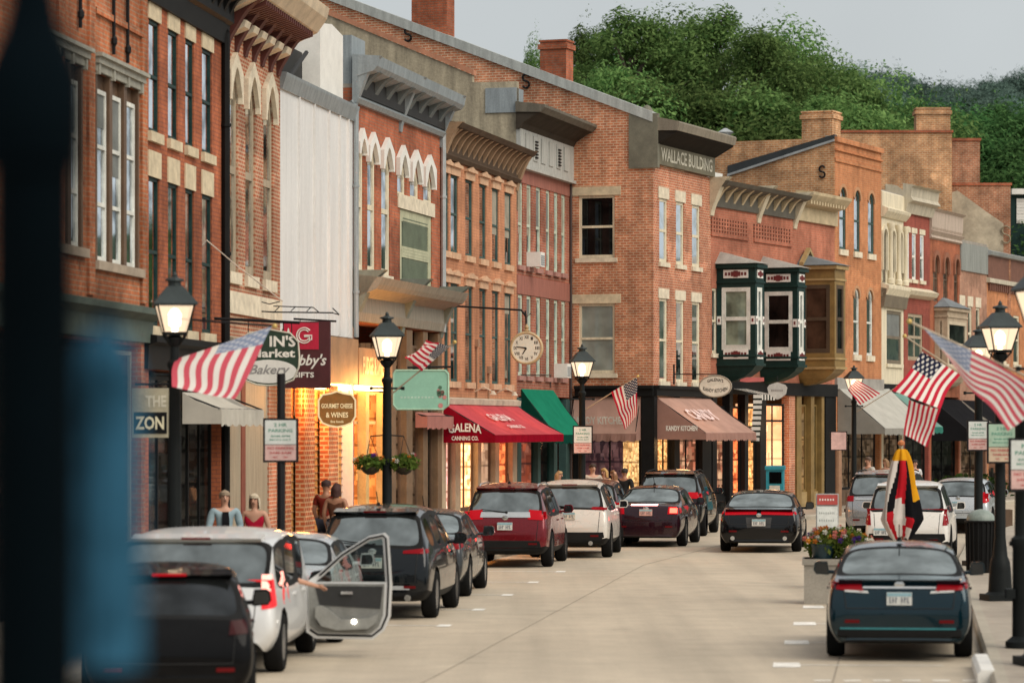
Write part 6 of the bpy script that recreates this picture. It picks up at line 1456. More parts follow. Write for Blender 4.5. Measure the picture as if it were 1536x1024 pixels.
# furled four-colour flag on a stand
d = 58.
t = thing('furled_flag', 'furled red, white, black and yellow flag on a pole before the white SUV', 'flag', at(1352, 0, d).xy.to_3d(), 0)
z1 = HC + (HY - 668) / F * d
m = MB(); m.tube([(0, 0, .05), (0, 0, z1 + .02)], .018, 8); m.build('flag_pole', polewhite, t); m = MB(); m.lathe([(.3, 0), (.3, .05), (.1, .1), (.05, .3)], 16); m.build('base', lampblk, t)
m = MB(); m.lathe([(.01, -.05), (.06, -.02), (.06, .02), (.01, .06)], 10, (0, 0, z1 + .04)); m.build('finial', pm('finial_orange', (.55, .18, .06), .4), t)
cols = [cloth('furl_white', (.72, .66, .6)), cloth('furl_black', (.012, .012, .014)), cloth('furl_red', (.55, .02, .03)), cloth('furl_yellow', (.75, .36, .02))]
m = MB(); nz, na = 70, 144; zb_ = z1 - 1.62; pts = []
for j in range(nz + 1):
    f = j / nz; z = zb_ + (z1 - zb_ - .06) * f
    R0 = .05 + .29 * (1 - f) ** .55 * min(1, .35 + f * 3.2)
    for k in range(na):
        th = 2 * math.pi * k / na; r = R0 * (1 + .22 * math.sin(5 * th + f * 2.2) + .12 * math.sin(9 * th - f * 3)); pts.append((r * math.cos(th), r * .6 * math.sin(th), z + .05 * math.sin(3 * th) * (1 - f)))
for j in range(nz):
    for k in range(na):
        f = j / nz; x = math.cos(2 * math.pi * (k + .5) / na) + .12 * math.sin(f * 5); 
        back = math.sin(2 * math.pi * k / na) > 0
        if f > .86: c_ = 3
        elif x > .62: c_ = 3 if f > .42 else 1
        elif x > .30: c_ = 1 if f > .22 else (2 if f > .1 else 0)
        elif x > -.40: c_ = 2 if (f > .44 or (x > .05 and f > .36)) else (0 if f > .12 or x < .1 else 2)
        elif x > -.62: c_ = 1 if f > .3 else 2
        else: c_ = 0
        m.add([pts[j * na + k], pts[j * na + (k + 1) % na], pts[(j + 1) * na + (k + 1) % na], pts[(j + 1) * na + k]], [(0, 1, 2, 3)], c_)
m.build('cloth', cols, t, smooth='all', weld=True, normals=False)

# ------------------------------------------------------------------ signs
signw = pm('sign_white', (.62, .64, .60), .5, var=.12); signblk = pm('sign_frame', (.014, .013, .014), .6, spec=.15); signgr = pm('sign_green_text', (.10, .28, .20), .6); signrd = pm('sign_red_text', (.45, .06, .06), .6); signpink = pm('sign_pink', (.62, .40, .36), .5)
def parking_sign(label, x, y, zt, zb_, w, post=True, lower=signpink, pz=.15, px_off=0., r=.032, top=None, postm=None, text1='2 HR', blank=None, gre=None):
    t = thing('parking_sign', label, 'sign', (x, y, 0), -R(3), 'parking signs on black posts')
    hw = w / 2; h = zt - zb_
    if post:
        m = MB(); m.tube([(px_off, .05, pz), (px_off, .05, top or zt + .1)], r, 8); m.build('post', postm or signblk, t, smooth=True)
    m = MB(); m.box((-hw - .03, -.015, zb_ - .03), (hw + .03, .03, zt + .03)); f = m.build('sign_frame', signblk, t)
    if blank:
        m = MB(); m.box((-hw, -.022, zb_), (hw, -.008, zt)); m.build('sign_plate', blank, t); return t
    m = MB(); m.box((-hw, -.022, zb_ + h * .40), (hw, -.008, zt)); a = m.build('sign_plate', gre or signw, t); m = MB(); m.box((-hw, -.022, zb_), (hw, -.008, zb_ + h * .385)); b_ = m.build('sign_plate', lower, t)
    for s, zf, ww, hh, mt, p_ in ((text1, .84, .42, .09, signgr, a), ('PARKING', .70, .78, .085, signgr, a), ('8AM-6PM', .58, .62, .05, signgr, a), ('MON-SAT', .49, .7, .045, signgr, a), ('NO PARKING', .27, .84, .065, signrd, b_), ('3AM-6AM', .16, .7, .055, signrd, b_), ('<  >', .05, .5, .05, signrd, b_)):
        text(p_, s, (-hw * ww, -.024, zb_ + h * zf), (1, 0, 0), (0, 0, 1), w * ww, h * hh, mt, bold=.02)
    return t
def zpx(py, d): return HC + (HY - py) / F * d
parking_sign('parking sign on a slim post in front of the glowing orange entrance', (421 - CX) / F * 47.2, 47.2, zpx(630, 47.2), zpx(690, 47.2), .44, top=zpx(560, 47.2), r=.06)
parking_sign('parking sign fixed to the lamp post between the green and tan awnings', (874 - CX) / F * 80.3, 80.3 - .1, zpx(640, 80.3), zpx(679, 80.3), .42, post=False)
parking_sign('green-topped parking sign on the near right-hand lamp post', (1502 - CX) / F * 52.7, 52.65, zpx(636, 52.7), zpx(692, 52.7), .41, post=False, gre=pm('sign_pale_green', (.36, .50, .38), .5), lower=pm('sign_tan', (.55, .42, .30), .5))
parking_sign('parking sign on the farther right-hand lamp post', (1466 - CX) / F * 65.8, 65.7, zpx(632, 65.8), zpx(674, 65.8), .37, post=False)
parking_sign('parking sign cut off by the right edge of the picture', (1536 - CX) / F * 41.5, 41.1, zpx(660, 41.5), zpx(732, 41.5), .44, post=False, text1='NO', gre=signw)
parking_sign('blank pinkish back of a sign on a brown post in front of the ochre shopfront', (1258 - CX) / F * 103, 103, zpx(648, 103), zpx(674, 103), .46, blank=signpink, postm=pm('post_brown', (.30, .17, .10)), r=.10, top=zpx(675, 103))
# thick black post at the right edge
t = thing('utility_post', 'thick black iron post with a clamp at the right edge of the picture', 'post', ((1532 - CX) / F * 41.5, 41.5, .15), 0)
m = MB(); m.lathe([(.2, 0), (.2, .08), (.115, .15), (.11, 1.25), (.13, 1.28), (.13, 1.36), (.085, 1.4), (.075, 2.88), (.09, 2.9), (.02, 3.0)], 14); m.build('post', lampblk, t, smooth=True)
m = MB(); m.box((-.2, -.12, .62), (-.09, .05, .74)); m.tube([(-.15, 0, 1.3), (.15, 0, 1.3)], .03, 8); m.build('clamp', lampblk, t)

def hang_bracket(par, pts, r=.018, mat=None): m = MB(); m.tube(pts, r, 8); return m.build('bracket', mat or MAT['iron'], par, smooth=True)
# bakery sign
d = 61.5; c = at(404, 536, d); t = thing('hanging_sign', 'dark green round-topped bakery sign with a white oval', 'sign', (c.x, c.y, c.z), -R(6))
sx = 92 / F * d / 2; sz = 84 / F * d / 2
prof = [(-sx * .98, -sz * .35), (-sx, 0), (-sx * .96, sz * .55), (-sx * .7, sz * .86), (0, sz), (sx * .7, sz * .86), (sx * .96, sz * .55), (sx, 0), (sx * .98, -sz * .35), (sx * .80, -sz * .8), (sx * .4, -sz * .97), (0, -sz), (-sx * .4, -sz * .97), (-sx * .80, -sz * .8)]
m = MB(); m.prism(prof, lambda p, q, a: Vector((p, a, q)), -.03, .03); m.build('sign_board', pm('sign_dark_green', (.025, .05, .03), .5), t)
m = MB(); m.tube([Vector((p * 1.0, -.03, q)) for p, q in prof + prof[:1]], .018, 6); m.build('sign_border', pm('sign_edge', (.55, .52, .42)), t)
m = MB(); m.prism([(sx * .92 * math.cos(a * math.pi / 16), -sz * .50 + sz * .42 * math.sin(a * math.pi / 16)) for a in range(32)], lambda p, q, a: Vector((p, a, q)), -.04, -.028); ov = m.build('sign_oval', white, t)
sc_ = pm('sign_cream', (.8, .76, .68))
text(t, "IN'S", (sx * .02, -.035, sz * .38), (1, 0, 0), (0, 0, 1), sx * .86, sz * .40, sc_, bold=.03)
text(t, 'Market', (-sx * .62, -.035, sz * .0), (1, 0, 0), (0, 0, 1), sx * 1.48, sz * .30, sc_, bold=.03)
text(ov, 'Bakery', (-sx * .66, -.044, -sz * .70), (1, 0, 0), (0, 0, 1), sx * 1.36, sz * .44, pm('script_grey', (.28, .27, .26)), bold=.02, shear=.35)
L = lambda px, py: at(px, py, d) - c
hang_bracket(t, [L(296, 476) + Vector((0, .0, 0)), L(450, 484)], .028)
m = MB(); m.tube([L(372, 480), L(372, 500)], .01, 6); m.tube([L(438, 484), L(438, 506)], .01, 6); m.build('chain', MAT['iron'], t)
# scrolled iron bracket further back
d = 66.; base = at(378, 466, d); t = thing('scroll_bracket', 'empty scrolled wrought iron bracket projecting in front of the sheet metal front', 'bracket', base, 0)
L = lambda px, py: at(px, py, d) - base
m = MB(); m.tube([L(376, 446), L(378, 466), L(410, 468), L(500, 469)], .016, 6); m.tube([L(410, 459), L(470, 461), L(478, 468)], .012, 6); m.tube([L(376, 446), L(390, 452), L(404, 456), L(420, 452)], .012, 6)
sp = [L(503 + 6 * math.cos(a * .5) * (1 - a * .05), 469 - 3 + 6 * math.sin(-a * .5 + 1.6) * (1 - a * .05)) for a in range(14)]; m.tube([L(498, 469)] + sp, .012, 6)
for px in (412, 436, 460): m.tube([L(px, 467), L(px + 7, 460)], .009, 5)
m.build('ironwork', MAT['iron'], t)
# gift shop sign
d = 67.; c = at(468, 532, d); t = thing('hanging_sign', 'maroon gift shop sign with a bright red square and white script, behind the bakery sign', 'sign', c, -R(8))
L = lambda px, py: Vector(((px - 468) / F * d, 0, (532 - py) / F * d))
m = MB(); a, b_ = L(424, 582), L(496, 482); m.box((a.x, -.05, a.z), (b_.x, .05, b_.z)); m.build('sign_board', pm('sign_maroon', (.075, .018, .022), .5), t)
m = MB(); a, b_ = L(426, 524), L(479, 484); m.box((a.x, -.06, a.z), (b_.x, -.045, b_.z)); sq = m.build('sign_square', pm('sign_red', (.50, .015, .05), .5), t)
m = MB(); cc = L(457, 503); r1 = 11.5 / F * d
for rr_ in (r1, r1 * .72): m.tube([cc + Vector((rr_ * math.cos(R(40 + 290 * i / 18)), -.065, rr_ * math.sin(R(40 + 290 * i / 18)))) for i in range(19)], .014, 6)
for k in (0, .28): m.tube([cc + Vector((0, -.065, -r1 * k * .6)), cc + Vector((r1 * (1 - k), -.065, -r1 * k * .6)), cc + Vector((r1 * (.98 - k), -.065, -r1 * .6))], .014, 6)
m.build('emblem', white, sq)
text(sq, 'A', L(427, 518) + Vector((0, -.065, 0)), (1, 0, 0), (0, 0, 1), 12 / F * d, 26 / F * d, white, bold=.02)
text(t, "Abby's", L(433, 553) + Vector((0, -.055, 0)), (1, 0, 0), (0, 0, 1), 58 / F * d, 22 / F * d, white, bold=.02, shear=.3)
text(t, 'GIFTS', L(438, 566) + Vector((0, -.055, 0)), (1, 0, 0), (0, 0, 1), 34 / F * d, 8 / F * d, white, bold=.03)
hang_bracket(t, [L(440, 478), L(505, 482)], .02); m = MB(); m.tube([L(450, 478), L(450, 486)], .008, 5); m.tube([L(490, 481), L(490, 486)], .008, 5); m.build('chain', MAT['iron'], t)
# wines, cheese sign in the glowing entrance
d = 70.; c = at(506, 614, d); t = thing('hanging_sign', 'brown scalloped shop sign with a cream scroll border hanging in the glowing entrance', 'sign', c, -R(8))
k = 1 / F * d; prof = [(-28, 14), (-22, 22), (-10, 24), (0, 27), (10, 24), (22, 22), (28, 14), (28, -10), (22, -20), (12, -24), (0, -26), (-12, -24), (-22, -20), (-28, -10)]
m = MB(); m.prism([(p * k, q * k) for p, q in prof], lambda p, q, a: Vector((p, a, q)), -.03, .03); m.build('sign_board', pm('sign_brown', (.30, .15, .04), .5), t)
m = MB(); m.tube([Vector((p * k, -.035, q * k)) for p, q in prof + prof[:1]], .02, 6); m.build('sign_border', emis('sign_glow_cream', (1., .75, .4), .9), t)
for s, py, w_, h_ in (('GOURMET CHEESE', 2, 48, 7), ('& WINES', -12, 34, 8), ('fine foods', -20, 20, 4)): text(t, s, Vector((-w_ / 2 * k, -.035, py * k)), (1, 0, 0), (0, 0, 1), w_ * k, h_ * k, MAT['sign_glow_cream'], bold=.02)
m = MB(); m.tube([Vector((-18 * k, 0, 22 * k)), Vector((-18 * k, 0, 38 * k))], .008, 5); m.tube([Vector((18 * k, 0, 22 * k)), Vector((18 * k, 0, 38 * k))], .008, 5); m.build('chain', MAT['iron'], t)
# mint sign
d = 64.; c = at(631, 584, d); t = thing('hanging_sign', 'mint green sign with clipped corners and small flowers at its lower right', 'sign', c, -R(4)); k = 1 / F * d
prof = [(-38, 30), (38, 30), (43, 24), (43, -24), (34, -31), (-36, -31), (-42, -24), (-42, 24)]
m = MB(); m.prism([(p * k, q * k) for p, q in prof], lambda p, q, a: Vector((p, a, q)), -.03, .03); bd = m.build('sign_board', pm('mint', (.28, .52, .39), .5, var=.1), t)
m = MB(); m.tube([Vector((p * k * .97, -.032, q * k * .95)) for p, q in prof + prof[:1]], .014, 6); m.build('sign_border', pm('mint_light', (.44, .62, .46), .5), t)
rr = random.Random(3)
for i in range(10):
    m = MB(); x, z = rr.uniform(27, 38) * k, rr.uniform(-25, 3) * k; r = rr.uniform(.025, .055); m.prism([(x + r * math.cos(a * 1.0472), z + r * math.sin(a * 1.0472)) for a in range(6)], lambda p, q, a: Vector((p, a, q)), -.037, -.031)
    m.build('painted_flower', [pm('rose_pink', (.55, .22, .20)), pm('motif_green', (.08, .16, .10))][i % 2], bd)
m = MB(); [m.box((-30 * k + i * 5.2 * k, -.033, -13 * k), (-27 * k + i * 5.2 * k, -.030, -10.5 * k)) for i in range(10)]; m.build('faint_marks', pm('mint_pale', (.46, .60, .50)), bd)
hang_bracket(t, [Vector((-20 * k, .0, 33 * k)), Vector((46 * k, 0, 34 * k))], .02)
# saloon style board on the left, cut by the foreground
d = 50.; c = at(229, 618, d); t = thing('hanging_sign', 'old cream board over a black board lettered ON, beside the near left lamp', 'sign', c, -R(4)); k = 1 / F * d
m = MB(); m.box((-30 * k, -.03, -38 * k), (27 * k, .03, 36 * k)); m.build('sign_board', pm('old_cream_board', (.42, .38, .27), .6), t)
m = MB(); m.box((-27 * k, -.04, -32 * k), (22 * k, -.025, 0)); bb_ = m.build('sign_panel', blackp, t)
text(t, 'THE', Vector((-10 * k, -.035, 8 * k)), (1, 0, 0), (0, 0, 1), 31 * k, 17 * k, pm('old_letters', (.62, .58, .46)), bold=.03); text(bb_, 'ZON', Vector((-25 * k, -.045, -26 * k)), (1, 0, 0), (0, 0, 1), 43 * k, 20 * k, pm('old_letters_bright', (.72, .66, .46)), bold=.03)
m = MB(); m.tube([Vector((-26 * k, 0, 42 * k)), Vector((40 * k, 0, 42 * k))], .02, 6); m.tube([Vector((0, 0, 36 * k)), Vector((0, 0, 42 * k))], .01, 5); m.build('bracket', MAT['iron'], t)
# candy kitchen oval
d = 97.; c = at(1073, 579, d); t = thing('hanging_sign', 'cream oval candy shop sign with dark curved lettering beside the tan awning', 'sign', c, -R(6)); k = 1 / F * d
m = MB(); m.prism([(25 * k * math.cos(a * math.pi / 16), 17 * k * math.sin(a * math.pi / 16)) for a in range(32)], lambda p, q, a: Vector((p, a, q)), -.03, .03); bd = m.build('sign_board', pm('candy_cream', (.66, .58, .47), .6), t)
m = MB(); m.tube([Vector((24 * k * math.cos(a * math.pi / 16), -.03, 16 * k * math.sin(a * math.pi / 16))) for a in range(33)], .02, 6); m.build('sign_border', pm('candy_edge', (.3, .24, .18)), bd)
text(bd, "GALENA'S", Vector((-12 * k, -.035, 5 * k)), (1, 0, 0), (0, 0, 1), 24 * k, 5 * k, pm('dark_letters', (.05, .04, .035)), bold=.02, arch=2.5 * k)
text(bd, 'KANDY KITCHEN', Vector((-18 * k, -.035, -6 * k)), (1, 0, 0), (0, 0, 1), 36 * k, 5.5 * k, MAT['dark_letters'], bold=.02, arch=-3.5 * k)
m = MB(); m.tube([Vector((-64 * k, .3, 18.5 * k)), Vector((4 * k, 0, 17.5 * k))], .018, 6); m.tube([Vector((-63 * k, .3, 33 * k)), Vector((-63 * k, .3, 3 * k))], .03, 6); m.build('bracket', MAT['iron'], t)
d = 104.; c = at(1166, 586, d); t = thing('hanging_sign', 'pale round-bottomed sign hanging below the middle green bay window', 'sign', c, -R(6)); k = 1 / F * d
m = MB(); m.prism([(-15, 5), (-12, 9), (0, 13), (12, 9), (15, 5), (13, -5), (5, -11), (0, -13), (-5, -11), (-13, -5)], lambda p, q, a: Vector((p * k, a, q * k)), -.03, .03); bd = m.build('sign_board', pm('grey_board', (.46, .44, .40), .6), t)
m = MB(); [m.box((-9 * k + i * 3 * k, -.034, -1 * k), (-7 * k + i * 3 * k, -.03, 2 * k)) for i in range(6)]; m.build('faint_marks', pm('grey_letters', (.22, .2, .18)), bd); m = MB(); m.tube([Vector((0, 0, 13 * k)), Vector((0, 0, 22 * k))], .015, 5); m.build('chain', MAT['iron'], t)
# small striped awning and a pink fish-shaped board beneath the bays
aw = thing('striped_awning', 'little black and white striped awning under the nearest green bay', 'awning', B9.root.location, B9.root.rotation_euler.z)
m = MB(); u0, u1 = B9.U(1094), B9.U(1116); n = 10
for i in range(n):
    a, c_ = u0 + (u1 - u0) * i / n, u0 + (u1 - u0) * (i + 1) / n
    m.face([FR(a, B9.Z(1100, 582), -.05), FR(c_, B9.Z(1100, 582), -.05), FR(c_, B9.Z(1100, 592), -1.1), FR(a, B9.Z(1100, 592), -1.1)], i % 2); m.face([FR(a, B9.Z(1100, 592), -1.1), FR(c_, B9.Z(1100, 592), -1.1), FR(c_, B9.Z(1100, 600), -1.1), FR(a, B9.Z(1100, 600), -1.1)], i % 2)
m.build('cloth', [cloth('stripe_white', (.7, .68, .62)), cloth('stripe_black', (.02, .025, .02))], aw, normals=False)
t = thing('banner', 'narrow black and white striped banner hanging between two black shop pillars', 'banner', at(1136, 600, 104.), 0); m = MB(); k = 104. / F
for i in range(9): z = 8 - i * 8; x = -4 * (i / 8) ** 1.5; m.box(((-6 + x) * k, -.02, (z - 5) * k), ((7 + x) * k, .02, z * k), 0); m.box(((-6 + x) * k, -.018, (z - 8) * k), ((7 + x) * k, .018, (z - 5) * k), 1)
m.build('cloth', [MAT['stripe_white'], MAT['stripe_black']], t)
t = thing('painted_board', 'pink painted board fixed under the green bays', 'sign', at(1128, 569, 104.), B9.root.rotation_euler.z - R(60)); k = 104 / F; m = MB(); m.prism([(-18 * k, -3 * k), (-8 * k, -4 * k), (18 * k, -3 * k), (18 * k, 3 * k), (-8 * k, 3.5 * k), (-18 * k, 0)], lambda p, q, a: Vector((p, a, q)), -.04, .04); m.build('board', pm('board_pink', (.42, .10, .09)), t)

# round clock on its long bracket
d = 86.; c = at(790, 522, d); t = thing('street_clock', 'round cream clock with a tan rim hanging from a long iron bracket', 'clock', c, -R(4)); k = 1 / F * d
m = MB()
def disc(mb, r, y0, y1, mi=0, n=36, cz=0): mb.prism([(r * math.cos(2 * math.pi * a / n), cz + r * math.sin(2 * math.pi * a / n)) for a in range(n)], lambda p, q, a: Vector((p, a, q)), y0, y1, mi)
disc(m, 25 * k, -.10, .10); m.lathe([(.05, 24 * k), (.09, 26 * k), (.04, 28 * k), (.06, 31 * k), (.02, 36 * k)], 10); m.build('case', pm('clock_tan', (.42, .29, .15), .5), t, smooth=True)
m = MB(); m.tube([Vector((23 * k * math.cos(a * math.pi / 18), -.10, 23 * k * math.sin(a * math.pi / 18))) for a in range(37)], .035, 8); m.build('rim', pm('clock_rim', (.50, .36, .20), .4), t, smooth=True)
m = MB(); disc(m, 21.5 * k, -.112, -.09); fc = m.build('dial', pm('clock_dial', (.62, .59, .50), .5, var=.1), t)
for i, s in enumerate(('XII', 'I', 'II', 'III', 'IV', 'V', 'VI', 'VII', 'VIII', 'IX', 'X', 'XI')):
    th = R(90 - 30 * i); r = 16.5 * k; w_ = (2.2 + 1.4 * len(s)) * k; text(fc, s, Vector((r * math.cos(th) - w_ / 2, -.114, r * math.sin(th) - 2.4 * k)), (1, 0, 0), (0, 0, 1), w_, 4.8 * k, MAT['dark_letters'], bold=.03)
m = MB()
for ang, ln in ((R(172), 15), (R(238), 11)): m.tube([Vector((0, -.118, 0)), Vector((ln * k * math.cos(ang), -.118, ln * k * math.sin(ang)))], [.022, .01], 6)
m.build('hands', blackp, fc)
L = lambda px, py: at(px, py, d) - c
m = MB(); m.tube([L(666, 457) + Vector((0, .4, 0)), L(782, 465), L(788, 472)], .025, 8); m.tube([L(788, 466), L(790, 497)], .02, 8); m.tube([L(780, 464), L(789, 476), L(796, 470)], .012, 6); m.build('bracket', MAT['iron'], t)

# sandwich board
d = 60.; c = at(1241, 0, d); t = thing('sandwich_board', 'white folding sandwich board with a red header beside the planter', 'sign', (c.x, c.y, 0), -R(5)); k = d / F
m = MB(); zt, zb_ = zpx(740, d), .05; w = 17 * k
for sg in (-1, 1):
    mm = MB(); mm.add([(-w, sg * .32, zb_), (w, sg * .32, zb_), (w, sg * .03, zt), (-w, sg * .03, zt), (-w, sg * .32 + .03, zb_), (w, sg * .32 + .03, zb_), (w, sg * .03 + .03, zt), (-w, sg * .03 + .03, zt)], [(0, 1, 2, 3), (7, 6, 5, 4), (0, 4, 5, 1), (1, 5, 6, 2), (2, 6, 7, 3), (3, 7, 4, 0)]); p_ = mm.build('panel', pm('sign_edge_grey', (.4, .4, .38)), t)
    if sg < 0:
        up = Vector((0, .29, zt - zb_)).normalized(); o = Vector((0, -.335, zb_))
        def pl(nm, x0, x1, f0, f1, mt, par): q = MB(); Lz = (zt - zb_) / up.z; q.face([o + up * Lz * f0 + Vector((x0 * w, -.004, 0)), o + up * Lz * f0 + Vector((x1 * w, -.004, 0)), o + up * Lz * f1 + Vector((x1 * w, -.004, 0)), o + up * Lz * f1 + Vector((x0 * w, -.004, 0))]); return q.build(nm, mt, par, normals=False)
        pl('poster', -.9, .9, .22, .86, pm('poster_white', (.62, .64, .60)), p_); pl('header', -.9, .9, .88, .99, pm('poster_red', (.40, .06, .05)), p_); pl('ribbon', -.35, .0, .25, .30, pm('ribbon_green', (.03, .25, .10)), p_); pl('ribbon', .02, .35, .25, .30, pm('poster_red', (.40, .06, .05)), p_)
        m = MB(); Lz = (zt - zb_) / up.z
        for f, n_, w0 in ((.925, 6, .11), (.78, 9, .06), (.70, 7, .06), (.62, 8, .06), (.52, 5, .08), (.44, 8, .05), (.36, 7, .05)):
            for i in range(n_): x = (-.7 + 1.4 * i / n_) * w; p0 = o + up * Lz * f + Vector((x, -.008, 0)); m.face([p0, p0 + Vector((w * w0, 0, 0)), p0 + Vector((w * w0, 0, 0)) + up * .035, p0 + up * .035], 0 if f < .9 else 1)
        m.build('printed_lines', [pm('poster_ink', (.25, .27, .25)), white], p_, normals=False)

# litter bin
d = 63.; t = thing('litter_bin', 'black slatted litter bin with a pale domed lid on the right pavement', 'bin', ((1471 - CX) / F * d, d, .15), 0)
m = MB(); m.lathe([(.22, 0), (.25, .05), (.27, .95), (.25, .97)], 20); bd = m.build('drum', blackp, t, smooth=True)
m = MB()
for i in range(20): a = i * math.pi / 10; m.tube([(.26 * math.cos(a), .26 * math.sin(a), .04), (.285 * math.cos(a), .285 * math.sin(a), .97)], .014, 5)
m.tube([(.29 * math.cos(i * math.pi / 12), .29 * math.sin(i * math.pi / 12), .97) for i in range(25)], .02, 6); m.build('slats', blackp, t)
m = MB(); m.lathe([(.27, .97), (.27, 1.02), (.24, 1.10), (.15, 1.17), (.02, 1.20)], 20); m.build('lid', pm('lid_grey_green', (.22, .26, .23), .45), t, smooth=True)
# newspaper box
d = 98.; c = at(1163, 0, d); t = thing('newspaper_box', 'turquoise newspaper vending box beside the brick pillar', 'newspaper box', (c.x, c.y, .15), -R(10)); zt = zpx(698, d) - .15; w = 13 * d / F
teal = pm('turquoise', (.015, .22, .28), .45)
m = MB(); m.box((-w, -.2, .35), (w, .2, zt - .12)); m.prism([(-.24, zt - .12), (-.24, zt - .03), (-.1, zt), (.22, zt), (.22, zt - .12)], lambda p, q, a: Vector((a, p, q)), -w - .03, w + .03); m.build('cabinet', teal, t)
m = MB(); m.box((-w * .62, -.215, zt - .52), (w * .8, -.195, zt - .18)); m.build('window', gblack, t); m = MB(); m.box((-w * .6, -.22, zt - .85), (w * .6, -.195, zt - .58)); m.build('newspaper', pm('newsprint', (.55, .5, .42)), t)
m = MB(); m.box((-w, -.18, 0), (w, .18, .05)); m.box((-.1, -.1, .05), (.1, .1, .35)); m.build('pedestal', blackp, t)

# ------------------------------------------------------------------ planters, baskets and greenery
def leafmat(name, a, b, tr=.35, rough=.6):
    if name in MAT: return MAT[name]
    m, t, o = nt(name); g = t.nodes.new('ShaderNodeNewGeometry'); r = g.outputs['Random Per Island']
    tc = t.nodes.new('ShaderNodeTexCoord').outputs['Object']
    k = M_(t, 'ADD', M_(t, 'MULTIPLY', r, .6), M_(t, 'MULTIPLY', noise(t, tc, .45, 3), .5))
    oi = t.nodes.new('ShaderNodeObjectInfo'); c = mixc(t, rampv(t, k, .2, .9), a, b)
    hv = t.nodes.new('ShaderNodeHueSaturation'); t.links.new(c, hv.inputs['Color']); t.links.new(rampv(t, oi.outputs['Random'], 0, 1, .6, 1.35), hv.inputs['Value']); t.links.new(rampv(t, oi.outputs['Random'], 0, 1, .49, .515), hv.inputs['Hue']); c = hv.outputs[0]
    clothshader(t, o, c, tr); MAT[name] = m; return m
leafg = leafmat('plant_green', (.05, .11, .02), (.22, .28, .06)); stemg = pm('stem', (.12, .12, .04))
fl_cols = [leafmat('petal_purple', (.06, .02, .18), (.16, .06, .32)), leafmat('petal_white', (.55, .52, .45), (.7, .68, .6)), leafmat('petal_orange', (.5, .12, .02), (.6, .25, .05)), leafmat('petal_pink', (.45, .1, .1), (.55, .2, .18))]
def leafblob(mb, c, r, n, size, rr, mi=0, squash=1., up=.0):
    for i in range(n):
        v = Vector((rr.gauss(0, 1), rr.gauss(0, 1), rr.gauss(0, 1))).normalized() * (rr.random() ** .45); p = Vector((c[0] + v.x * r[0], c[1] + v.y * r[1], c[2] + v.z * r[2]))
        a = Vector((rr.gauss(0, 1), rr.gauss(0, 1), rr.gauss(0, 1) + up)).normalized(); b = a.cross(Vector((rr.gauss(0, 1), rr.gauss(0, 1), rr.gauss(0, 1)))).normalized(); s = size * rr.uniform(.6, 1.3)
        mb.face([p - a * s, p + b * s * .5, p + a * s, p - b * s * .5], mi)
def planting(par, c, r, n, size, seed, flowers=20, stems=True):
    rr = random.Random(seed); m = MB(); leafblob(m, c, r, n, size, rr); m.build('foliage', leafg, par, normals=False)
    for i in range(flowers):
        m = MB(); th = rr.uniform(0, 6.28); q = rr.random() ** .5; p = Vector((c[0] + r[0] * q * math.cos(th), c[1] + r[1] * q * math.sin(th), c[2] + r[2] * (.55 + .6 * rr.random()) * math.sqrt(max(.1, 1 - q * q)))); mi = rr.randrange(4)
        for k in range(5):
            a = k * 1.256; s = size * .7; m.face([p, p + Vector((math.cos(a - .5) * s, math.sin(a - .5) * s, .02)), p + Vector((math.cos(a) * s * 1.3, math.sin(a) * s * 1.3, .0)), p + Vector((math.cos(a + .5) * s, math.sin(a + .5) * s, .02))])
            m.face([p, p + Vector((math.cos(a - .5) * s, 0, math.sin(a - .5) * s)), p + Vector((math.cos(a) * s * 1.3, -.01, math.sin(a) * s * 1.3)), p + Vector((math.cos(a + .5) * s, 0, math.sin(a + .5) * s))])
        m.build('flower', fl_cols[mi], par, normals=False)
d = 54.5; x0, x1 = (1210 - CX) / F * d, (1312 - CX) / F * d
t = thing('planter', 'square concrete planter crowded with mixed flowers ahead of the teal sedan', 'planter', ((x0 + x1) / 2, d + .4, 0), -R(6)); hw = (x1 - x0) / 2
zt = zpx(838, d)
m = MB(); m.box((-hw, -.4, 0), (hw, .4, zt)); m.box((-hw - .03, -.43, zt - .1), (hw + .03, .43, zt)); m.build('box', concrete('planter_concrete', (.34, .31, .26)), t)
planting(t, (0, 0, zt + .22), (hw * 1.05, .45, .30), 1500, .055, 5, 60)
m = MB(); m.lathe([(.16, 0), (.2, .22), (.21, .24)], 14, (-hw * .45, -.2, zt)); m.build('flower_pot', pm('pot_dark_teal', (.01, .03, .04), .3), t, smooth=True)
lp = LAMPS[1].location
for sx, lb in ((-1, 'hanging flower basket on the left of the lamp post'), (1, 'hanging flower basket on the right of the lamp post')):
    t = thing('hanging_basket', lb + ' by the amber shopfront', 'hanging basket', (lp.x + sx * .29, lp.y, zpx(716, 58)), 0, 'hanging flower baskets')
    m = MB(); m.lathe([(.05, .05), (.12, .09), (.17, .16), (.18, .18)], 14); m.build('basket', pm('basket_brown', (.05, .035, .02)), t, smooth=True)
    planting(t, (0, 0, .26), (.30, .26, .15), 420, .05, 11 + sx, 10)
    m = MB(); [m.tube([(.2 * math.cos(a), .2 * math.sin(a), .17), (0, 0, .72)], .006, 4) for a in (0, 2.1, 4.2)]; m.tube([(0, 0, .72), (-sx * .29, 0, .74)], .012, 5); m.build('hanger', MAT['iron'], t)
t = thing('potted_shrub', 'leafy shrubs in a dark trough on the right pavement beyond the bin', 'plant', ((1452 - CX) / F * 93, 93, .0), 0)
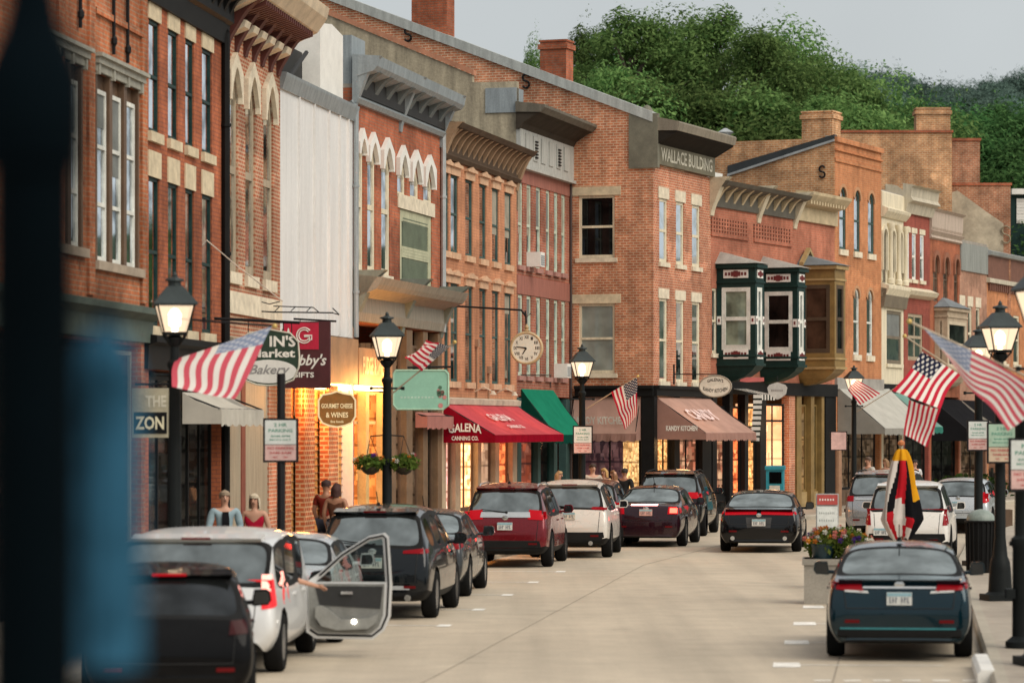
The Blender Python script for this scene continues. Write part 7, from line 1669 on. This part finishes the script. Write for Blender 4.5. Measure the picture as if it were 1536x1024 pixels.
m = MB(); m.box((-1.2, -.3, 0), (1.2, .3, .6)); m.build('trough', brownp, t); rr = random.Random(9); m = MB(); leafblob(m, (0, 0, 1.1), (1.3, .4, .5), 1500, .07, rr); m.build('foliage', leafmat('shrub_green', (.02, .05, .012), (.07, .12, .03)), t, normals=False)
# bistro table and chairs by the planter
t = thing('bistro_table', 'small black bistro table between the planter and the furled flag', 'table', ((1318 - CX) / F * 60, 60., 0), 0); m = MB(); m.lathe([(.34, .72), (.36, .735), (.36, .75), (.0, .755)], 20); m.build('table_top', blackp, t); m = MB(); m.lathe([(.24, 0), (.22, .03), (.03, .06), (.03, .72)], 12); m.build('leg', blackp, t)
def bistro_chair(label, x, y, rz):
    t = thing('bistro_chair', label, 'chair', (x, y, 0), rz, 'black bistro chairs'); m = MB(); m.lathe([(.2, .44), (.21, .455), (.2, .47)], 16); m.build('seat', blackp, t)
    for sx in (-1, 1):
        for sy in (-1, 1): m = MB(); m.tube([(sx * .20, sy * .20, 0), (sx * .15, sy * .15, .45)], .013, 6); m.build('leg', blackp, t)
    m = MB(); m.tube([(-.17, -.17, .45), (-.18, -.22, .85), (-.1, -.25, .93), (.1, -.25, .93), (.18, -.22, .85), (.17, -.17, .45)], .014, 6); m.tube([(-.17, -.22, .7), (.17, -.22, .7)], .01, 6); m.tube([(0, -.25, .93), (0, -.18, .47)], .01, 6); m.build('backrest', blackp, t); return t
bistro_chair('black bistro chair turned away, nearest the furled flag', (1392 - CX) / F * 59, 59., R(10)); bistro_chair('black bistro chair beside the flower planter', (1336 - CX) / F * 58.6, 58.4, R(-15))

# line strung from the brick front
t = thing('stay_wire', 'thin pale stay line slanting down across the brick fronts on the left', 'cable', at(280, 335, 61.), 0); b_ = at(280, 335, 61.)
m = MB(); m.tube([Vector((0, 0, 0)), at(352, 396, 61.5) - b_, at(424, 452, 62.) - b_], .012, 5); m.build('line', pm('line_pale', (.55, .45, .36)), t)

# ------------------------------------------------------------------ foreground, out of focus
d = 4.2; t = thing('iron_post', 'dark blurred iron post in the left foreground', 'post', ((49 - CX) / F * d, d, 0), 0); k = d / F
darkp = pm('post_blue_black', (.0015, .004, .006), .9, spec=.03); z = lambda py: zpx(py, d)
m = MB(); m.lathe([(.09, 0), (.09, 1.6), (.064, 1.7), (.060, z(245)), (.072, z(225)), (.072, z(120)), (.062, z(80)), (.048, z(45)), (.040, z(5)), (.040, z(-60)), (.004, z(-70))], 18); m.build('shaft', darkp, t, smooth=True)
m = MB(); m.lathe([(.075, z(250)), (.08, z(245)), (.075, z(238))], 18); m.build('collar', darkp, t)
d = 4.9; t = thing('folded_parasol', 'blue folded parasol blurred in the left foreground', 'parasol', ((158 - CX) / F * d, d, 0), 0); z = lambda py: zpx(py, d)
m = MB(); zt = z(468); zb_ = z(1000); nz, na = 22, 40; pts = []
for j in range(nz + 1):
    f = j / nz; zz = zb_ + (zt - zb_) * f; r0 = .050 - .004 * f if f < .82 else .047 * max(.06, 1 - ((f - .82) / .18) ** 1.5)
    for a in range(na): th = 2 * math.pi * a / na; r = r0 * (1 + .13 * math.cos(8 * th + f * 1.5)); pts.append((r * math.cos(th), r * math.sin(th), zz))
m.add(pts, [(j * na + a, j * na + (a + 1) % na, (j + 1) * na + (a + 1) % na, (j + 1) * na + a) for j in range(nz) for a in range(na)]); m.build('canopy', cloth('parasol_blue', (.030, .105, .175), .1, .9, 7.), t, smooth='all', normals=False)
m = MB(); m.tube([(0, 0, 0), (0, 0, zt + .03)], .014, 8); m.build('pole', darkp, t)
# ------------------------------------------------------------------ people
skinm = pm('skin', (.50, .27, .18), .55, var=.08, scale=8); skin2 = pm('skin_tan', (.36, .17, .10), .55, var=.08, scale=8)
def skinned(name, pts, edges, rad, mat, par, sub=2, root=0):
    me = bpy.data.meshes.new(name); me.from_pydata([tuple(p) for p in pts], edges, []); o = bpy.data.objects.new('tmp', me); COL.objects.link(o)
    md = o.modifiers.new('s', 'SKIN'); md.use_smooth_shade = True; md.branch_smoothing = .4
    for i, r in enumerate(rad): sv = me.skin_vertices[0].data[i]; sv.radius = r if isinstance(r, tuple) else (r, r); sv.use_root = (i == root)
    sb = o.modifiers.new('b', 'SUBSURF'); sb.levels = sb.render_levels = sub
    m2 = eval_mesh(o); drop(o); m2.materials.clear(); return link(name, m2, mat, par, 'all')
def person(label, pos, rz, J=None, h=1.72, top=(.3, .3, .3), legs=(.04, .05, .08), hair=(.05, .03, .02), hl='short', skin=None, sleeves='long', female=False, group=None, shoes=(.05, .03, .02), open_shirt=None):
    skin = skin or skinm; k = h / 1.72; t = thing('person', label, 'person', pos, rz, group)
    S = .185 if not female else .165
    j = {'pelvis': (0, 0, .93), 'waist': (0, .0, 1.08), 'chest': (0, .0, 1.28), 'neck': (0, .005, 1.43), 'headb': (0, .0, 1.485),
         'shl': (-S, 0, 1.40), 'ell': (-S - .07, .02, 1.13), 'wrl': (-S - .05, -.10, .88), 'shr': (S, 0, 1.40), 'elr': (S + .07, .02, 1.13), 'wrr': (S + .05, -.10, .88),
         'hil': (-.09, 0, .90), 'knl': (-.10, -.02, .49), 'anl': (-.10, .01, .08), 'tol': (-.11, -.16, .03), 'hir': (.09, 0, .90), 'knr': (.10, -.02, .49), 'anr': (.10, .01, .08), 'tor': (.11, -.16, .03)}
    if J: j.update(J)
    P = {n: Vector(p) * k for n, p in j.items()}            # the figure faces -y
    names, E, rad = [], [], []
    def add(n, p, r, par=None):
        names.append(p); rad.append(tuple(x * k for x in r) if isinstance(r, tuple) else r * k); i = len(names) - 1
        if par is not None: E.append((par, i))
        return i
    pe = add('p', P['pelvis'], (.135, .10)); wa = add('w', P['waist'], (.120 if not female else .105, .09), pe); ch = add('c', P['chest'], (.145, .105), wa); nb = add('n', P['neck'], .058, ch); hb = add('h', P['headb'], .05, nb)
    hd = P['headb'] + Vector((0, -.01, .10)) * k; h1 = add('h1', P['headb'] + Vector((0, -.012, .055)) * k, (.066, .078), hb); h2 = add('h2', hd + Vector((0, .01, .035)) * k, (.076, .092), h1); h3 = add('h3', hd + Vector((0, .012, .085)) * k, (.05, .06), h2)
    for s, sx in (('l', -1), ('r', 1)):
        a = add('s', P['sh' + s], .062, ch); e = add('e', P['el' + s], .043, a); w = add('w', P['wr' + s], .027, e)
        d = (P['wr' + s] - P['el' + s]).normalized(); side = Vector((0, -1, 0)) - d * d.dot(Vector((0, -1, 0))); side = side.normalized() if side.length > .1 else Vector((1, 0, 0)); nrm = d.cross(side)
        pm_ = add('pl', P['wr' + s] + d * .055 * k, (.036, .020), w)
        for q, ln in ((-.027, .062), (-.009, .074), (.009, .078), (.027, .070)):
            b0 = P['wr' + s] + (d * .10 + side * q) * k; f1 = add('f', b0, .0095, pm_); f2 = add('f', b0 + (d * ln * .5 + nrm * .008) * k, .0085, f1); add('f', b0 + (d * ln * .9 + nrm * .025) * k, .0075, f2)
        th = add('t', P['wr' + s] + (d * .045 + side * .045) * k, .011, pm_); add('t', P['wr' + s] + (d * .085 + side * .062) * k, .009, th)
        hi = add('hi', P['hi' + s], .088, pe); kn = add('k', P['kn' + s], .056, hi); an = add('a', P['an' + s], .038, kn); add('to', P['to' + s], (.036, .026), an)
    body = skinned('body', names, E, rad, skin, t)
    # face: nose, ears, eyes, mouth set on the head
    c = hd; f = MB()
    def blob(m, p, r, mi=0, n=8): m.lathe([(.001, -r[2]), (r[0] * .7, -r[2] * .7), (r[0], 0), (r[0] * .7, r[2] * .7), (.001, r[2])], n, p, mi, 1., r[1] / r[0])
    m = MB(); m.prism([(-.0, .035), (-.028, -.018), (0, -.026)], lambda p, q, a: c + Vector((a, -.083 + p, q)) * k, -.012, .012)
    for sx in (-1, 1): blob(m, c + Vector((sx * .078, .01, .005)) * k, (.012 * k, .022 * k, .032 * k))
    m.build('ears_and_nose', skin, body, smooth=True)
    m = MB()
    for sx in (-1, 1): blob(m, c + Vector((sx * .030, -.078, .028)) * k, (.011 * k, .008 * k, .007 * k))
    m.box(c + Vector((-.022, -.088, -.052)) * k, c + Vector((.022, -.074, -.044)) * k); m.build('eyes_and_mouth', pm('eye_dark', (.06, .025, .02)), body)
    # hair cap and fall
    hm = pm('hair_%02d%02d' % (int(hair[0] * 99), int(hair[2] * 99)), hair, .7, var=.3, scale=20); m = MB(); n = 18; rows = []
    ext = {'short': .0, 'bob': -.13, 'long': -.26, 'bun': .0}[hl]
    pts = []; rr = random.Random(5)
    for i in range(9):
        ph = i / 8
        for a in range(n):
            th = 2 * math.pi * a / n; front = math.sin(th) < -.35
            low = (.045 if front else ext); z = .128 * k - (.128 - low) * k * ph ** 1.2 if False else (.13 - (.13 - low) * ph) * k
            rad_ = math.sin(min(1, ph * 1.9) * 1.5708) * (.088 if hl == 'short' else .095) * (1 + .03 * rr.uniform(-1, 1)) * k
            pts.append(c + Vector((math.cos(th) * rad_, math.sin(th) * rad_ * 1.12 + .012 * k, z)))
    m.add(pts, [(i * n + a, i * n + (a + 1) % n, (i + 1) * n + (a + 1) % n, (i + 1) * n + a) for i in range(8) for a in range(n)]); 
    if hl == 'bun': blob(m, c + Vector((0, .09, .09)) * k, (.045 * k, .045 * k, .045 * k))
    m.build('hair', hm, body, smooth='all', weld=True)
    # shirt
    ts = [P['pelvis'] + Vector((0, 0, .03)), P['waist'], P['chest'], P['neck'] - Vector((0, 0, .05)), P['shl'], P['shr']]; te = [(0, 1), (1, 2), (2, 3), (2, 4), (2, 5)]; tr = [(.150, .115), (.138 if not female else .12, .105), (.160, .122), .075, .076, .076]
    if sleeves != 'none':
        for s, ix in (('l', 4), ('r', 5)):
            a = P['sh' + s]; e = P['el' + s]; w = P['wr' + s]
            if sleeves == 'long': ts += [e, w + (e - w) * .08]; te += [(ix, len(ts) - 2), (len(ts) - 2, len(ts) - 1)]; tr += [.057, .040]
            else: ts += [a + (e - a) * .7]; te += [(ix, len(ts) - 1)]; tr += [.060]
    tr = [tuple(x * k for x in r) if isinstance(r, tuple) else r * k for r in tr]
    if sleeves == 'none': tr[4] = tr[5] = .066 * k
    skinned('shirt', ts, te, tr, cloth('shirt_%02d%02d%02d' % tuple(int(x * 99) for x in top), top, .05, .2, 6), t)
    if open_shirt:
        m = MB(); q = [P['neck'] + Vector((-.05, -.115, -.06)), P['neck'] + Vector((.05, -.115, -.06)), P['chest'] + Vector((.06, -.142, -.05)), P['pelvis'] + Vector((.06, -.13, .03)), P['pelvis'] + Vector((-.06, -.13, .03)), P['chest'] + Vector((-.06, -.142, -.05))]
        m.add(q, [(0, 1, 2, 5), (5, 2, 3, 4)]); m.build('undershirt', cloth('under_dark', open_shirt, .05), t, normals=False)
    lp_ = [P['pelvis'], P['hil'], P['knl'], P['anl'] + Vector((0, 0, .02)), P['hir'], P['knr'], P['anr'] + Vector((0, 0, .02))]
    skinned('trousers', lp_, [(0, 1), (1, 2), (2, 3), (0, 4), (4, 5), (5, 6)], [tuple(x * k for x in (.146, .112)), .099 * k, .07 * k, .055 * k, .099 * k, .07 * k, .055 * k], cloth('trousers_%02d%02d' % (int(legs[0] * 99), int(legs[2] * 99)), legs, .05, .2, 6), t)
    for s in 'lr':
        a, b = P['an' + s], P['to' + s]; d = (b - a); d.z = 0; d = d.normalized()
        skinned('shoe', [a - d * .05 * k + Vector((0, 0, -.03 * k)), a + d * .04 * k + Vector((0, 0, -.03 * k)), b + d * .05 * k], [(0, 1), (1, 2)], [.043 * k, .05 * k, (.046 * k, .032 * k)], pm('shoe_%02d' % int(shoes[0] * 99), shoes, .5), t)
    return t
PG = 'people on the pavement'
def pat(px, d, z=.15): return ((px - CX) / F * d, d, z)
fold = {'wrl': (-.08, -.20, 1.02), 'ell': (-.25, .0, 1.12), 'wrr': (.08, -.20, 1.02), 'elr': (.25, .0, 1.12)}
person('grey-haired man in an open pale denim shirt over black, strolling with hands together', pat(337, 53), R(12), fold, 1.76, (.30, .40, .44), (.05, .06, .09), (.30, .22, .15), sleeves='long', group=PG, open_shirt=(.012, .012, .014))
person('white-haired woman in a sleeveless red top walking beside the man in pale denim', pat(382, 53.4), R(-8), {'wrl': (-.22, .05, .92)}, 1.70, (.42, .015, .04), (.10, .09, .08), (.60, .50, .36), 'bob', sleeves='none', female=True, group=PG)
person('dark-haired woman with bare shoulders seen from behind at the glowing entrance', pat(504, 62), R(165), None, 1.72, (.12, .05, .03), (.06, .05, .05), (.045, .012, .008), 'bob', skin2, 'none', True, PG)
person('person in a dark red top half hidden by the bare-shouldered woman', pat(489, 63.4), R(150), None, 1.76, (.20, .03, .02), (.03, .03, .04), (.03, .01, .008), 'short', skin2, 'short', False, PG)
person('person with a pale round head of hair passing under the green awning', pat(838, 84), R(60), None, 1.66, (.40, .30, .24), (.05, .05, .06), (.42, .26, .13), 'bob', sleeves='short', female=True, group=PG)
person('dark-haired person under the parking sign by the tan awning', pat(889, 86), R(20), None, 1.82, (.5, .42, .34), (.03, .03, .03), (.05, .03, .02), 'short', sleeves='short', group=PG)
person('blond person leaning close to others before the plum shop window', pat(907, 86.5), R(-40), None, 1.70, (.52, .33, .18), (.06, .05, .05), (.48, .28, .10), 'bob', sleeves='short', female=True, group=PG)
person('brown-haired person with a red top by the plum shop window', pat(921, 87), R(-60), None, 1.64, (.35, .08, .06), (.05, .05, .06), (.22, .10, .04), 'long', sleeves='none', female=True, group=PG)
person('dark-haired person at the right end of the group outside the plum shop window', pat(937, 87.6), R(150), None, 1.68, (.03, .03, .03), (.03, .03, .03), (.02, .014, .01), 'short', skin2, group=PG)
person('man in a pale grey shirt walking behind the grey SUV roof', pat(1303, 101), R(-60), {'wrl': (-.18, -.28, 1.12)}, 1.86, (.50, .47, .42), (.05, .05, .06), (.10, .06, .04), 'short', sleeves='short', group=PG)
person('person with brown hair in a dark top to the left of the furled flag', pat(1329, 102), R(-60), None, 1.80, (.08, .04, .03), (.03, .03, .04), (.24, .13, .06), 'bob', sleeves='none', female=True, group=PG)
person('person in a white top behind the white SUV, right of the furled flag', pat(1372, 102.5), R(30), None, 1.76, (.62, .62, .62), (.03, .03, .04), (.03, .02, .015), 'short', sleeves='short', group=PG)
# passenger half out of the open van door: hips on the seat edge, feet on the road, arm out to the door
ph_ = R(2.6); lx, ly = .52, 2.75
vx = (289 - CX) / 129 + lx * math.cos(ph_) + ly * math.sin(ph_); vy = F / 129 - lx * math.sin(ph_) + ly * math.cos(ph_)
J = {'pelvis': (0, .10, .72), 'waist': (-.0, .10, .88), 'chest': (0, .04, 1.06), 'neck': (0, .0, 1.2), 'headb': (0, -.02, 1.26), 'shl': (-.18, .0, 1.17), 'shr': (.18, .06, 1.17),
     'ell': (-.20, -.34, 1.02), 'wrl': (-.02, -.62, .93), 'elr': (.21, .10, .92), 'wrr': (.12, -.06, .76), 'hil': (-.09, .06, .70), 'hir': (.09, .06, .70), 'knl': (-.10, -.20, .74), 'knr': (.12, -.20, .74), 'anl': (-.10, -.22, .46), 'anr': (.12, -.22, .46), 'tol': (-.10, -.36, .42), 'tor': (.13, -.36, .42)}
person('passenger seated in the silver van, one bare forearm stretched to the open door', (vx, vy, 0.), R(90), J, 1.72, (.07, .06, .06), (.09, .075, .06), (.05, .03, .02), 'short', sleeves='short', shoes=(.22, .07, .04))
# ------------------------------------------------------------------ wooded hill
def hill(x, y):
    a = min(1., max(0., (y - 140) / 170)); a = a * a * (3 - 2 * a)
    r = min(1., max(0., (x + 20) / 75)); r = r * r * (3 - 2 * r)
    return 2.5 * min(1, max(0, y - 140) / 14) + a * (5 + 13 * r) + .7 * math.sin(x * .09 + y * .05) * min(1, a * 6)
m = MB(); nx, ny = 60, 40
P_g = [(-120 + 300 * i / nx, 152 + 330 * j / ny) for j in range(ny + 1) for i in range(nx + 1)]
m.add([(x, y, hill(x, y) - (1.2 if y < 156 else 0)) for x, y in P_g], [(j * (nx + 1) + i, j * (nx + 1) + i + 1, (j + 1) * (nx + 1) + i + 1, (j + 1) * (nx + 1) + i) for j in range(ny) for i in range(nx)])
tag(m.build('hill', pm('hill_undergrowth', (.018, .035, .010), .95, var=.5, scale=.6), smooth='all'), kind='structure')
TREEMESH = {}
def tree_proto(key, h, rx, seed, nclump, per, leaf, upright=.6, low=.22):
    """trunk with limbs and a crown of leaf-sized faces in clumps, gaps between them"""
    rr = random.Random(seed); tr = MB(); limbs = []
    tr.tube([(0, 0, -.6), (.05, 0, h * .2), (-.06, .05, h * .45), (.05, -.05, h * .7), (0, 0, h * .9)], [h * .028, h * .022, h * .016, h * .009, h * .003], 8)
    centres = []
    for i in range(nclump):
        f = low + (1 - low) * (i + rr.random()) / nclump; prof = math.sin(min(1., (f - low * .6) / (1 - low * .6)) ** .72 * math.pi) ** .62
        th = rr.uniform(0, 6.283); q = rx * prof * rr.uniform(.3, 1.08) * (1 + .18 * math.sin(2 * th + seed)); c = Vector((q * math.cos(th), q * math.sin(th), h * (f + rr.uniform(-.03, .03))))
        centres.append(c)
        if i % 2 == 0: z0 = max(h * .15, c.z - q * .9 - h * .04); tr.tube([(0, 0, z0), (c.x * .5, c.y * .5, (z0 + c.z) * .5 + .2), c], [h * .009, h * .005, h * .002], 5)
    cr = MB()
    for c in centres:
        r = rx * rr.choice((.11, .14, .17, .20, .24, .30))
        for _ in range(int(per * (.25 + (r / rx / .19) ** 1.8 * .75) * rr.uniform(.6, 1.1))):
            v = Vector((rr.gauss(0, 1), rr.gauss(0, 1), rr.gauss(0, .8))); v = v.normalized() * (rr.random() ** .33); p = c + Vector((v.x * r, v.y * r, v.z * r * .75 - .12 * r * (v.x * v.x + v.y * v.y)))
            n_ = (v + Vector((rr.gauss(0, .5), rr.gauss(0, .5), upright + rr.gauss(0, .5)))).normalized(); a = n_.cross(Vector((rr.gauss(0, 1), rr.gauss(0, 1), rr.gauss(0, 1)))).normalized(); b = n_.cross(a); s = leaf * rr.uniform(.6, 1.35)
            cr.face([p - a * s, p - b * s * .42 - a * s * .1, p + a * s, p + b * s * .42 + a * s * .1])
        # loose sprigs standing out of the outline
        if rr.random() < .45:
            d = (c - Vector((0, 0, h * .5))).normalized() + Vector((0, 0, .5)); 
            for k in range(14):
                p = c + d * r * (.6 + k * .022) + Vector((rr.gauss(0, .035), rr.gauss(0, .035), rr.gauss(0, .035))) * rx * .6; a = Vector((rr.gauss(0, 1), rr.gauss(0, 1), rr.gauss(0, 1))).normalized(); b = a.cross(Vector((0, .3, 1))).normalized(); s = leaf * .8; cr.face([p - a * s, p - b * s * .4, p + a * s, p + b * s * .4])
    TREEMESH[key] = (tr.mesh('trunk'), cr.mesh('crown'))
tree_proto('broad', 14, 5.4, 1, 88, 620, .09); tree_proto('tall', 17, 4.6, 2, 96, 560, .09); tree_proto('round', 11, 5.0, 3, 84, 640, .092)
leafa = leafmat('leaf_near', (.040, .095, .028), (.23, .34, .11), .45); leafb = leafmat('leaf_mid', (.026, .078, .026), (.11, .21, .07), .35); leafc = leafmat('leaf_far_haze', (.11, .175, .15), (.16, .235, .19), .3)  # far leaves: distance haze mixed into their paler, bluer colours
bark = pm('bark', (.07, .055, .04), .9)
for key, (a, b) in list(TREEMESH.items()):
    a.materials.append(bark); b.materials.append(leafa); a.polygons.foreach_set('use_smooth', [True] * len(a.polygons))
def tree(key, label, x, y, s, rz, mat, group, z=None, sxy=1.):
    t = thing('tree', label, 'tree', (x, y, hill(x, y) - .3 if z is None else z), rz, group); a, b = TREEMESH[key]; t.scale = (s * sxy, s * sxy, s)
    for nm, me in (('trunk', a), ('crown', b)):
        o = bpy.data.objects.new(nm, me); COL.objects.link(o); o.parent = t
        if nm == 'crown': o.material_slots[0].link = 'OBJECT'; o.material_slots[0].material = mat
    return t
rr = random.Random(12)
def top_of(me): zs = sorted(v.co.z for v in me.vertices); return zs[int(len(zs) * .996)]
H_ = {k_: top_of(m_[1]) for k_, m_ in TREEMESH.items()}
def tree_top(key, label, px, py, d, mat, group, sxy=1., rz=None):
    """a tree whose crown reaches the height seen in the photograph at that depth"""
    x = (px - CX) / F * d; z = hill(x, d) - .3; s = (HC + (HY - py) / F * d - z) / H_[key]
    return tree(key, label, x, d, s, rr.uniform(0, 6.28) if rz is None else rz, mat, group, sxy=sxy)
g1 = 'leafy trees rising behind the brick roofs'
for i, (k, px, py, d, sx, lb) in enumerate([('broad', 803, 62, 168, .36, 'thin leafy tree top beside the small roof chimney'), ('tall', 880, 36, 164, .8, 'leafy tree left of the tallest crown, behind the small roof chimney'), ('tall', 945, 10, 160, 1.15, 'tallest leafy green tree behind the brick gable'), ('broad', 1012, 22, 166, 1.05, 'leafy green tree just right of the tallest crown'),
        ('tall', 1078, 8, 163, 1.1, 'leafy tree with a feathery top above the corner building cornice'), ('tall', 1135, 38, 158, 1.05, 'leafy tree behind the tin roof vent'), ('broad', 1188, 36, 165, 1.1, 'loose-topped tree left of the square roof chimney'), ('broad', 1240, 84, 160, .95, 'darker tree right behind the square roof chimney'), ('round', 1288, 112, 158, 1., 'bushy dark tree between the two roof chimneys'),
        ('round', 985, 120, 150, 1.1, 'lower leafy tree close behind the gable slope'), ('round', 1060, 128, 150, 1.1, 'lower leafy tree behind the corner cornice'), ('round', 1150, 130, 150, 1.1, 'lower leafy tree behind the yellowish side wall'), ('round', 1235, 140, 150, 1., 'lower leafy tree behind the square roof chimney'), ('round', 920, 95, 152, .8, 'lower leafy tree along the gable coping')]):
    tree_top(k, lb, px, py + 12, d, leafa, g1, sx)
for i, (px, py, d, lb) in enumerate([(1330, 175, 165, 'dark tree left of the broad chimney'), (1450, 150, 172, 'dense dark tree right of the broad chimney'), (1500, 140, 178, 'dense dark tree near the right edge'), (1545, 150, 170, 'dense dark tree cut by the right edge'), (1400, 165, 170, 'dark tree right behind the broad chimney'), (1475, 185, 160, 'low dark tree above the dusty brick wall'), (1530, 190, 158, 'low dark tree above the clapboard gable'), (1360, 130, 200, 'mid-green tree above the flat wall top')]):
    tree_top('round', lb, px, py + 24, d, leafb, 'darker trees at the right of the hill', 1.15)
k = 0
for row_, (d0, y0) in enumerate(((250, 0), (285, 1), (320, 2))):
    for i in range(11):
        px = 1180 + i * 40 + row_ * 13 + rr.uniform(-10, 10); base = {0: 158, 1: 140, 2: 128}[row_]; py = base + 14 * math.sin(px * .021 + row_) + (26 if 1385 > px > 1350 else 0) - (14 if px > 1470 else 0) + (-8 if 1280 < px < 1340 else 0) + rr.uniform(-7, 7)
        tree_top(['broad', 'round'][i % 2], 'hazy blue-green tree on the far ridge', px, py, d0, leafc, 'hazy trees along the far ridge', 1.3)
wd = None

# ------------------------------------------------------------------ sky, sun, camera
w = bpy.data.worlds.new('World'); SC.world = w; w.use_nodes = True; t = w.node_tree; t.nodes.clear()
o = t.nodes.new('ShaderNodeOutputWorld'); sky = t.nodes.new('ShaderNodeTexSky'); sky.sky_type = 'NISHITA'; sky.sun_disc = False
EL, AZ = R(42), R(132)
sky.sun_elevation = EL; sky.sun_rotation = AZ; sky.air_density = 1.2; sky.dust_density = 3.; sky.ozone_density = 1.5
tc = t.nodes.new('ShaderNodeTexCoord'); sep = t.nodes.new('ShaderNodeSeparateXYZ'); t.links.new(tc.outputs['Generated'], sep.inputs[0])
# thin overcast: pale blue-grey low down, brighter towards the zenith, faint uneven veils
veil = noise(t, tc.outputs['Generated'], 2.2, 5); up = rampv(t, sep.outputs[2], 0., .75, 0., 1.)
over = mixc(t, up, (9.3, 9.95, 10.2), (11.5, 11.6, 11.6)); k = rampv(t, veil, .3, .7, .88, 1.08); cc = t.nodes.new('ShaderNodeCombineColor'); [t.links.new(k, cc.inputs[i]) for i in range(3)]
over = mixc(t, 1., over, cc.outputs[0], 'MULTIPLY'); col = mixc(t, .86, sky.outputs[0], over)
bg = t.nodes.new('ShaderNodeBackground'); bg.inputs[1].default_value = .068; t.links.new(col, bg.inputs[0]); t.links.new(bg.outputs[0], o.inputs[0])
sl = bpy.data.lights.new('sun', 'SUN'); sl.energy = 2.9; sl.angle = R(50); sl.color = (1., .93, .82); so = bpy.data.objects.new('sun', sl); COL.objects.link(so)
dv = Vector((math.sin(AZ) * math.cos(EL), math.cos(AZ) * math.cos(EL), math.sin(EL))); so.rotation_euler = (-dv).to_track_quat('-Z', 'Y').to_euler(); so.location = dv * 80
cam = bpy.data.cameras.new('camera'); co = bpy.data.objects.new('camera', cam); COL.objects.link(co); co.location = (0, 0, HC); co.rotation_euler = (R(90), 0, 0)
cam.sensor_width = 36; cam.lens = F / 1536 * 36; cam.shift_y = (HY - 512) / 1536; cam.clip_start = .5; cam.clip_end = 4000
cam.dof.use_dof = True; cam.dof.focus_distance = 84; cam.dof.aperture_fstop = 2.0
SC.camera = co
SC.view_settings.view_transform = 'Standard'; SC.view_settings.look = 'None'; SC.view_settings.exposure = 0
SC.cycles.use_denoising = True
SC.cycles.max_bounces = 6; SC.cycles.diffuse_bounces = 3; SC.cycles.glossy_bounces = 3; SC.cycles.transparent_max_bounces = 12; SC.cycles.sample_clamp_indirect = 6
